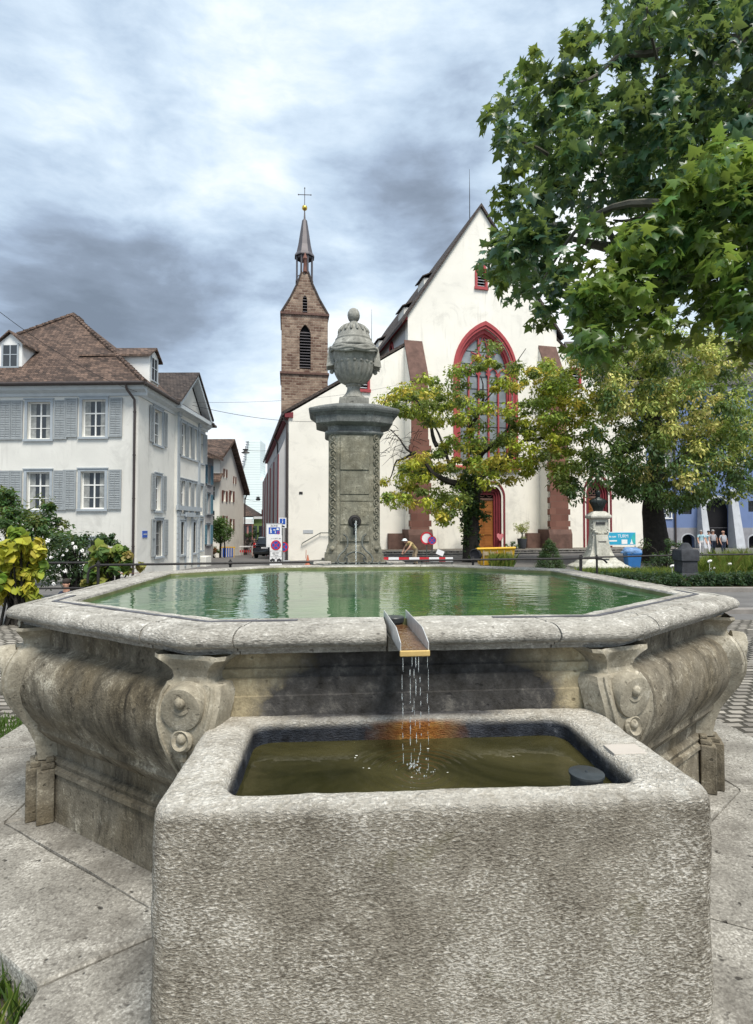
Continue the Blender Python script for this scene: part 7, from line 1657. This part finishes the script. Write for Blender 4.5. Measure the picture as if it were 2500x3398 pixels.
rt = thing('placard', (RF.p(u, 0, 0).x, 29, gzr), 'small tilted blank white placard on two stakes behind the fountain', 'sign'); m.prism([RF.p(u + x * math.cos(t_) - y * math.sin(t_), .3, z + x * math.sin(t_) + y * math.cos(t_)) for x, y in ((-r_, -.13), (r_, -.13), (r_, .13), (-r_, .13))], RF.n * .02); obj('board', m, 'sign_white', rt)
m = MB(); m.tube([RF.p(u - .07, .28, gzr), RF.p(u - .07, .28, z)], .02, 6); m.tube([RF.p(u + .07, .28, gzr), RF.p(u + .07, .28, z)], .02, 6); obj('stakes', m, 'grey_iron', rt)
BRF = Frame((P(1275, 1700, 28).x, 28), (1, 0)); bt2 = thing('barrier', (BRF.o.x + 1.6, 28, gz(0, 28)), 'low red and white striped construction barrier in front of the church steps', 'barrier'); z0, z1 = BRF.uz(1300, 1863)[1], BRF.uz(1300, 1849)[1]; edges = [1240, 1290, 1324, 1358, 1392, 1424, 1457, 1478, 1503]
m1, m2 = MB(), MB()
for i in range(len(edges) - 1): (m1 if i % 2 == 0 else m2).fbox(BRF, BRF.U(edges[i]), BRF.U(edges[i + 1]) - .002, 0, .03, z0, z1)
obj('red_bands', m1, 'barrier_red', bt2); obj('white_bands', m2, 'sign_white', bt2)
for px in (1290, 1400, 1500): m = MB(); u = BRF.U(px); m.fbox(BRF, u - .03, u + .03, -.04, -.005, gz(0, 28), z1); m.fbox(BRF, u - .05, u + .05, -.3, .3, gz(0, 28), gz(0, 28) + .06); obj('leg', m, 'grey_iron', bt2)
# yellow skip
KF = Frame((P(1590, 1700, 27.5).x, 27.5), (1, -.03)); kg = gz(KF.o.x, 27.5); k0, k1 = KF.U(1590), KF.U(1707); kz = KF.uz(1640, 1822)[1]
kt = thing('yellow_skip', (KF.p((k0 + k1) / 2, 0, 0).x, 27.5, kg), 'yellow metal skip with red lettering at the foot of the ivy tree', 'skip')
m = MB(); A = [(k0 + .1, -.0, kg + .1), (k1 - .1, 0, kg + .1), (k1 - .1, -1.1, kg + .1), (k0 + .1, -1.1, kg + .1), (k0, .15, kz), (k1, .15, kz), (k1, -1.25, kz), (k0, -1.25, kz)]; m.hexa([KF.p(*a) for a in A]); body = obj('body', m, 'yellow_paint', kt, bevel=.02)
m = MB(); m.tube([KF.p(k0 - .12, .15, kz + .01), KF.p(k1 + .02, .15, kz + .06)], .06, 8); obj('rim_tube', m, 'yellow_paint', kt)
m = MB()
for i in range(5): u = k0 + .2 + i * (k1 - k0 - .4) / 4; m.fbox(KF, u - .02, u + .02, .06, .17, kg + .15, kz - .05)
for a_, b_ in ((.15, .45), (.55, .8), (1.3, 1.6)): m.fbox(KF, k0 + a_, k0 + b_, .10, .15, kz - .30, kz - .12)
obj('ribs', m, 'cloth_khaki', kt); text_part('lettering', 'ab', KF, KF.U(1645), kz - .28, .175, .24, 'sign_red', kt)
m = MB(); c_ = KF.p(k0 - .22, .1, kz - .28); m.lathe([(.30, -.35), (.30, .0), (.26, .03), (.22, -.02), (.0001, -.03)], c_, 24, -KF.u * .6 + KF.n); origin_tag('rubble_chute', m, 'cloth_black', c_, 'dark round rubble drum standing against the left end of the yellow skip', 'drum')
grass('skip_grass', 1400, (KF.p(KF.U(1620), 0, 0).x, KF.p(KF.U(1690), 0, 0).x), (26.6, 27.2), .8, gcol, 46, 'tuft of yellow green grass growing in front of the yellow skip', z0=kg, wdt=1.2)
# potted shrubs at the portal
for k, (px, sz, lab, YY) in enumerate(((1706, 1.0, 'round yellow green shrub in a dark pot right of the church portal', 43.2), (1532, .95, 'pale green shrub in a dark pot left of the ivy-clad trunk', 42.3))):
    q = CF.uz(px, 1805); b0 = CF.p(q[0], 1.3, zPl); t_ = thing('potted_shrub', b0, lab, 'potted plant', 'potted shrubs by the church door'); m = MB(); m.lathe([(.26, 0), (.30, .1), (.36, .72), (.38, .74), (.36, .78), (.30, .76), (.0001, .74)], b0, 20); obj('pot', m, 'pot', t_)
    m = MB(); m.tube([b0 + Vector((0, 0, .7)), b0 + Vector((.02, 0, 1.1)), b0 + Vector((0, 0, 1.4))], [.05, .04, .03], 6)
    for j in range(8): a_ = j * .8; m.tube([b0 + Vector((0, 0, 1.15)), b0 + Vector((math.cos(a_) * .3, math.sin(a_) * .3, 1.65))], [.02, .008], 4)
    obj('stem', m, 'dark_bark', t_); rnd = random.Random(k); C = [b0 + Vector((rnd.gauss(0, .24), rnd.gauss(0, .24), 1.65 + rnd.gauss(0, .22))) for _ in range(34)] + [b0 + Vector((rnd.gauss(0, .2), rnd.gauss(0, .15), .82)) for _ in range(5)]
    cloud('foliage', C, [.2] * len(C), [rnd.choice([(.24, .28, .05), (.18, .24, .05), (.30, .30, .08)]) for _ in C], 34, .09, 'oval', 'leaves', t_, 50 + k)
bsh = CF.p(CF.U(1672), 1.2, zPl); shrub('portal_bush', bsh, 'small leafy green bush between the portal and the right-hand pot', 'shrub', [(bsh.x, bsh.y, bsh.z + .3, .4, 9)], .12, 'oval', [(.05, .11, .03), (.08, .15, .04)], 53, per=40)
# banner on the church wall
BN = CF.off(1.0); b0, b1 = BN.uz(1983, 1811), BN.uz(2110, 1765); bn = thing('banner', BN.p((b0[0] + b1[0]) / 2, 0, b0[1]), 'cyan banner lettered WILK bis zum TURM on the church forecourt', 'banner')
m = MB(); m.fbox(BN, b0[0], b1[0], 0, .02, b0[1], b1[1]); o = obj('border', m, 'sign_white', bn); m = MB(); m.fbox(BN, b0[0] + .06, b1[0] - .04, .021, .028, b0[1] + .07, b1[1] - .05); obj('cloth', m, 'banner_cyan', bn)
wB, hB = b1[0] - b0[0], b1[1] - b0[1]
text_part('lettering', 'WILK', BN, b0[0] + wB * .13, b1[1] - hB * .42, .029, .36, 'sign_white', bn, sx=.8); text_part('lettering', 'bis zum', BN, b0[0] + wB * .385, b1[1] - hB * .40, .029, .22, 'sign_white', bn, bold=.004); text_part('lettering', 'TURM', BN, b0[0] + wB * .66, b1[1] - hB * .42, .029, .38, 'sign_white', bn)
m = MB(); m.prism([BN.p(b0[0] + .06 + wB * x, .0285, b0[1] + .07 + hB * y) for x, y in ((0, 0), (.27, 0), (.2, .16), (.1, .3), (0, .36))], BN.n * .003); obj('purple_hill', m, 'banner_purple', bn)
m = MB(); m.prism([BN.p(b0[0] + wB * x, .0285, b0[1] + hB * y) for x, y in ((.985, .1), (.985, .93), (.92, .8), (.86, .5), (.88, .2))], BN.n * .003); obj('teal_corner', m, 'banner_teal', bn)
m = MB(); m.fbox(BN, b0[0] + wB * .62, b0[0] + wB * .77, .029, .032, b0[1] + hB * .12, b0[1] + hB * .44); m.fbox(BN, b0[0] + wB * .30, b0[0] + wB * .50, .029, .031, b0[1] + hB * .30, b0[1] + hB * .40); m.prism([BN.p(b0[0] + wB * x, .029, b0[1] + hB * y) for x, y in ((.84, .1), (.93, .1), (.90, .3), (.88, .5), (.87, .3))], BN.n * .003); obj('white_panels', m, 'sign_white', bn)
for px in (1985, 2108): m = MB(); m.tube([BN.p(BN.U(px), -.05, zPl - .5), BN.p(BN.U(px), -.05, b1[1])], .03, 6); obj('post', m, 'grey_iron', bn)
# blue bin
bl = onG(2098, 27.4); bi = thing('waste_bin', bl, 'blue waste bin overflowing with a pale blue rubbish bag', 'bin'); m = MB(); zt_ = P(2098, 1838, 27.4).z
def brow(h, z): return [Vector((bl[0] + x * h, bl[1] + y * h * .8, z)) for x, y in ((-1, -1), (1, -1), (1, 1), (-1, 1))]
m.add(brow(.28, bl[2]) + brow(.34, zt_) + brow(.36, zt_) + brow(.36, zt_ + .05), [(k + j * 4, (k + 1) % 4 + j * 4, 4 + (k + 1) % 4 + j * 4, 4 + k + j * 4) for j in range(3) for k in range(4)] + [(12, 13, 14, 15), (3, 2, 1, 0)]); obj('body', m, 'bin_blue', bi, bevel=.02)
m = MB(); m.tube([(bl[0] - .25, bl[1] + .3, bl[2] + .1), (bl[0] + .25, bl[1] + .3, bl[2] + .1)], .09, 10); obj('wheels', m, 'tyre', bi)
m = MB(); m.ball((bl[0] - .06, bl[1], zt_ + .13), .36, 20, (1.25, .9, .62)); m.ball((bl[0] + .28, bl[1] - .05, zt_ + .1), .17, 10, (1, 1, .9)); m.ball((bl[0] - .38, bl[1], zt_ + .10), .16, 10, (1.3, 1, .6))
m.v = [v + noise.noise_vector(v * 5) * .07 for v in m.v]; origin_tag('rubbish_bag', m, 'bag_blue', (bl[0], bl[1], zt_), 'crumpled pale blue rubbish bag heaped on top of the blue bin', 'bag')
# car seen from behind
cx = P(876, 1700, 43.6).x + .1; cg = gz(cx, 44); car = thing('parked_car', (cx, 45.8, cg), 'black estate car seen from behind, half hidden by the zone sign', 'car'); BASE[car] = Vector((0, 0, 0))
H_ = .92
def csec(y, pts): return [Vector((x, y, z)) for x, z in pts] + [Vector((-x, y, z)) for x, z in reversed(pts)]
m = MB(); S_ = []
for y, w, zt__, zb, ws_, wt in ((-2.25, .84, .95, .45, .80, 0), (-2.32, .90, 1.0, .32, .86, 0), (-2.2, .93, 1.06, .28, .88, 0), (-1.0, .95, 1.06, .26, .9, 0), (.8, .95, 1.04, .26, .9, 0), (1.9, .92, .92, .3, .86, 0), (2.3, .80, .72, .38, .76, 0)):
    S_.append(csec(y, [(.0, zb), (w * .9, zb), (w, zb + .15), (w + .01, (zb + zt__) / 2), (ws_, zt__), (0, zt__ + .02)]))
n_ = len(S_[0]); m.add([p for s in S_ for p in s], [(i * n_ + j, i * n_ + (j + 1) % n_, (i + 1) * n_ + (j + 1) % n_, (i + 1) * n_ + j) for i in range(len(S_) - 1) for j in range(n_)] + [tuple(range(n_)), tuple(range((len(S_) - 1) * n_, len(S_) * n_))], True); body = obj('body', m, 'car_black', car)
m = MB(); S_ = []
for y, z, w, wb in ((-2.12, 1.04, .01, .86), (-1.85, 1.58, .62, .84), (-1.2, 1.66, .66, .85), (-.1, 1.66, .66, .86), (.5, 1.52, .60, .86), (1.15, 1.05, .01, .86)): S_.append(csec(y, [(wb, 1.0), (max(w, .5) + .06, (1.0 + z) / 2 + .1 if z > 1.3 else 1.03), (max(w, .5), z), (0, z + .02)]))
n_ = len(S_[0]); m.add([p for s in S_ for p in s], [(i * n_ + j, i * n_ + (j + 1) % n_, (i + 1) * n_ + (j + 1) % n_, (i + 1) * n_ + j) for i in range(len(S_) - 1) for j in range(n_)] + [tuple(range(n_)), tuple(range((len(S_) - 1) * n_, len(S_) * n_))], True); obj('cabin', m, 'car_black', car)
m = MB(); m.hexa([Vector(p) for p in ((-.66, -2.14, 1.12), (.66, -2.14, 1.12), (.66, -2.10, 1.12), (-.66, -2.10, 1.12), (-.54, -1.93, 1.52), (.54, -1.93, 1.52), (.54, -1.89, 1.52), (-.54, -1.89, 1.52))]); obj('rear_window', m, 'window_glass', car)
m = MB(); m.box(-.26, .26, -2.345, -2.32, .78, .90); obj('number_plate', m, 'sign_white', car); m = MB(); m.box(-.9, .9, -2.38, -2.3, .34, .52); obj('bumper', m, 'tyre', car, bevel=.03)
for s in (-1, 1):
    m = MB(); m.hexa([Vector((s * a_, y, z)) for z in (.86, 1.22) for a_, y in ((.72, -2.33 + (z - .86) * .6), (.93, -2.27 + (z - .86) * .6), (.93, -2.0), (.72, -2.0))]); obj('tail_light', m, 'lamp_red', car, bevel=.02)
    m = MB(); m.box(s * .95 if s > 0 else -1.15, 1.15 if s > 0 else -.95, .6, .75, .98, 1.14); obj('door_mirror', m, 'car_black', car, bevel=.03)
    for y in (-1.45, 1.4):
        m = MB(); m.lathe([(.2, -.11), (.33, -.11), (.345, -.06), (.345, .06), (.33, .11), (.2, .11)], (s * .83, y, .345), 24, (1, 0, 0)); w_ = obj('wheel', m, 'tyre', car); m = MB(); m.lathe([(.0001, .07), (.2, .08), (.2, -.08), (.0001, -.07)], (s * .84, y, .345), 20, (1, 0, 0)); obj('rim', m, 'steel', w_)
# lane barriers, wall, planting
LW = thing('garden_wall', (P(815, 1800, 62).x, 62, -1.25), 'low pinkish wall closing the end of the lane', 'wall'); a_, b_ = P(786, 1800, 62).x, P(900, 1800, 62).x; m = MB(); m.box(a_, b_, 62, 62.3, -1.6, CZ + (1750 - 1794) / F * 62); obj('wall_face', m, 'wall_pink', LW); m = MB(); m.box(a_ - .05, b_, 61.95, 62.35, CZ - 44 / F * 62, CZ - 44 / F * 62 + .08); obj('coping', m, 'kerb_stone', LW)
for k, (px0, px1, Y, col_, lab) in enumerate(((733, 778, 50, 'sign_blue', 'blue and yellow work barrier standing left of the walking person'), (798, 838, 58, 'barrier_red', 'red and white work barrier in front of the pinkish wall'))):
    fr = Frame((P(px0, 1700, Y).x, Y), (1, 0)); w_ = fr.U(px1); g_ = gz(fr.o.x, Y); t_ = thing('work_barrier', (fr.o.x + w_ / 2, Y, g_), lab, 'barrier', 'work barriers in the lane'); m = MB()
    for i in range(6): m.fbox(fr, w_ * i / 6, w_ * (i + .5) / 6, 0, .03, g_ + (.3 if k else .05), g_ + (.55 if k else .9))
    obj('bands', m, col_, t_); m = MB(); m.fbox(fr, -.1, w_ + .1, -.02, -.005, g_ + .85, g_ + .98); m.tube([fr.p(0, 0, g_), fr.p(0, 0, g_ + 1)], .03, 6); m.tube([fr.p(w_, 0, g_), fr.p(w_, 0, g_ + 1)], .03, 6); obj('rails', m, 'yellow_paint' if k == 0 else 'sign_white', t_)
Yt = 47; q = P(732, 1800, Yt); stt = thing('street_tree', (q.x, Yt, gz(q.x, Yt)), 'small dense green tree against the gabled house in the lane', 'tree'); m = MB(); limb(m, [(q.x, Yt, -1.2), (q.x, Yt, 1), P(735, 1745, Yt)], .12, .05, 6, .1); limb(m, [(q.x + .4, Yt, -1.2), (q.x + .3, Yt, .6), P(745, 1755, Yt)], .08, .04, 6, .1); obj('trunk', m, 'dark_bark', stt)
C, R, K = fill([[(700, 1770), (712, 1730), (735, 1718), (755, 1735), (768, 1760), (760, 1785), (720, 1795)]], 70, (Yt - 1, Yt + 1), (.3, .5), 61, [(.06, .12, .03), (.08, .14, .03), (.04, .09, .025)]); cloud('crown', C, R, K, 60, .16, 'oval', 'leaves', stt, 62)
shrub('flower_shrub', onG(705, 45.5), 'low reddish green flowering shrub at the foot of the lane house', 'shrub', [SP(700, 1822, 45.5, 22) + (9,), SP(722, 1830, 45.5, 14) + (6,)], .13, 'oval', [(.07, .12, .03), (.22, .07, .03), (.05, .09, .03)], 63, per=40)
shrub('lane_hedge', (P(810, 1780, 60.5).x, 60.5, -1.2), 'leafy green climbing hedge above the pinkish wall', 'hedge', [SP(790, 1775, 61.5, 22) + (9,), SP(815, 1772, 61.5, 20) + (8,), SP(845, 1770, 61.5, 16) + (6,), SP(775, 1750, 61.5, 14) + (5,)], .2, 'oval', [(.05, .10, .03), (.07, .13, .03)], 64, per=40)
for k, (px, Y, lab) in enumerate(((1022, 35, 'small reddish traffic cone by the dark steps at the church corner'), (775, 17, 'small orange bundle lying just behind the left of the basin'))):
    L = onG(px, Y); m = MB()
    if k == 0: m.box(L[0] - .2, L[0] + .2, Y - .2, Y + .2, L[2], L[2] + .03); m.lathe([(.15, .03), (.03, .62), (.0001, .63)], L, 16); m.tube([(L[0] - .12, Y, L[2] + .4), (L[0] - .1, Y, L[2] + .95)], .02, 5); origin_tag('traffic_cone', m, 'orange', L, lab, 'cone')
# hanging lamps and wires
def wire(name, a, b, sag, label, r=.014):
    m = MB(); a, b = Vector(a), Vector(b); m.tube([a.lerp(b, i / 16) - Vector((0, 0, sag * 4 * (i / 16) * (1 - i / 16))) for i in range(17)], r, 5); origin_tag(name, m, 'dark_metal', a, label, 'wire')
wire('overhead_wire', P(640, 1345, 29), P(1090, 1398, 38.9), .3, 'overhead wire running from the pediment of the white house to the church')
wire('overhead_wire', P(640, 1335, 29), P(1330, 1275, 41), .4, 'upper thin wire crossing behind the urn towards the church gable', .008)
wire('overhead_wire', P(-20, 1020, 18), P(455, 1300, 25.2), .3, 'wire slanting down from the left edge to the corner of the white house', .01)
wire('overhead_wire', P(640, 1470, 33), P(900, 1495, 60), .2, 'lamp wire spanning the lane between the white house and the church')
wire('overhead_wire', P(775, 1637, 60), P(880, 1665, 75), .3, 'lower lamp wire across the far end of the lane')
for (px, py, Y, s, lab) in ((815, 1502, 47, 1.0, 'flat dark street lamp hanging from the wire in front of the white tower'), (857, 1657, 68, .8, 'small round street lamp hanging low at the far end of the lane')):
    L = P(px, py, Y); t_ = thing('hanging_lamp', L, lab, 'street lamp', 'lamps hung over the lane'); m = MB(); m.lathe([(.12, .22), (.14, .12), (.34, .02), (.36, -.04), (.30, -.06), (.0001, -.05)] if s == 1 else [(.1, .2), (.26, .1), (.3, -.05), (.2, -.14), (.0001, -.16)], L, 16, scale=(1, .5) if s == 1 else (1, 1)); obj('lamp_housing', m, 'dark_metal', t_); m = MB(); m.box(L.x - .22, L.x + .22, Y - .03, Y + .03, L.z + .2, L.z + .32); m.tube([L + Vector((0, 0, .2)), L + Vector((0, 0, .5))], .02, 5); obj('hanger', m, 'dark_metal', t_)
# fallen leaf on the rim
m = MB(); L = PG(440, 1906, 1.405); m.add([L + Vector(v) for v in ((-.09, 0, 0), (-.03, -.035, .012), (.05, -.03, .02), (.10, .0, .012), (.04, .035, .015), (-.04, .03, .01))], [(0, 1, 2, 3, 4, 5)]); m.tube([L + Vector((-.09, 0, .002)), L + Vector((-.16, .02, .03))], .003, 4)
plain('dry_leaf', (.36, .15, .07), .7, .2, 20, .2); origin_tag('fallen_leaf', m, 'dry_leaf', L, 'dry brown leaf lying on the far left of the basin rim', 'leaf')
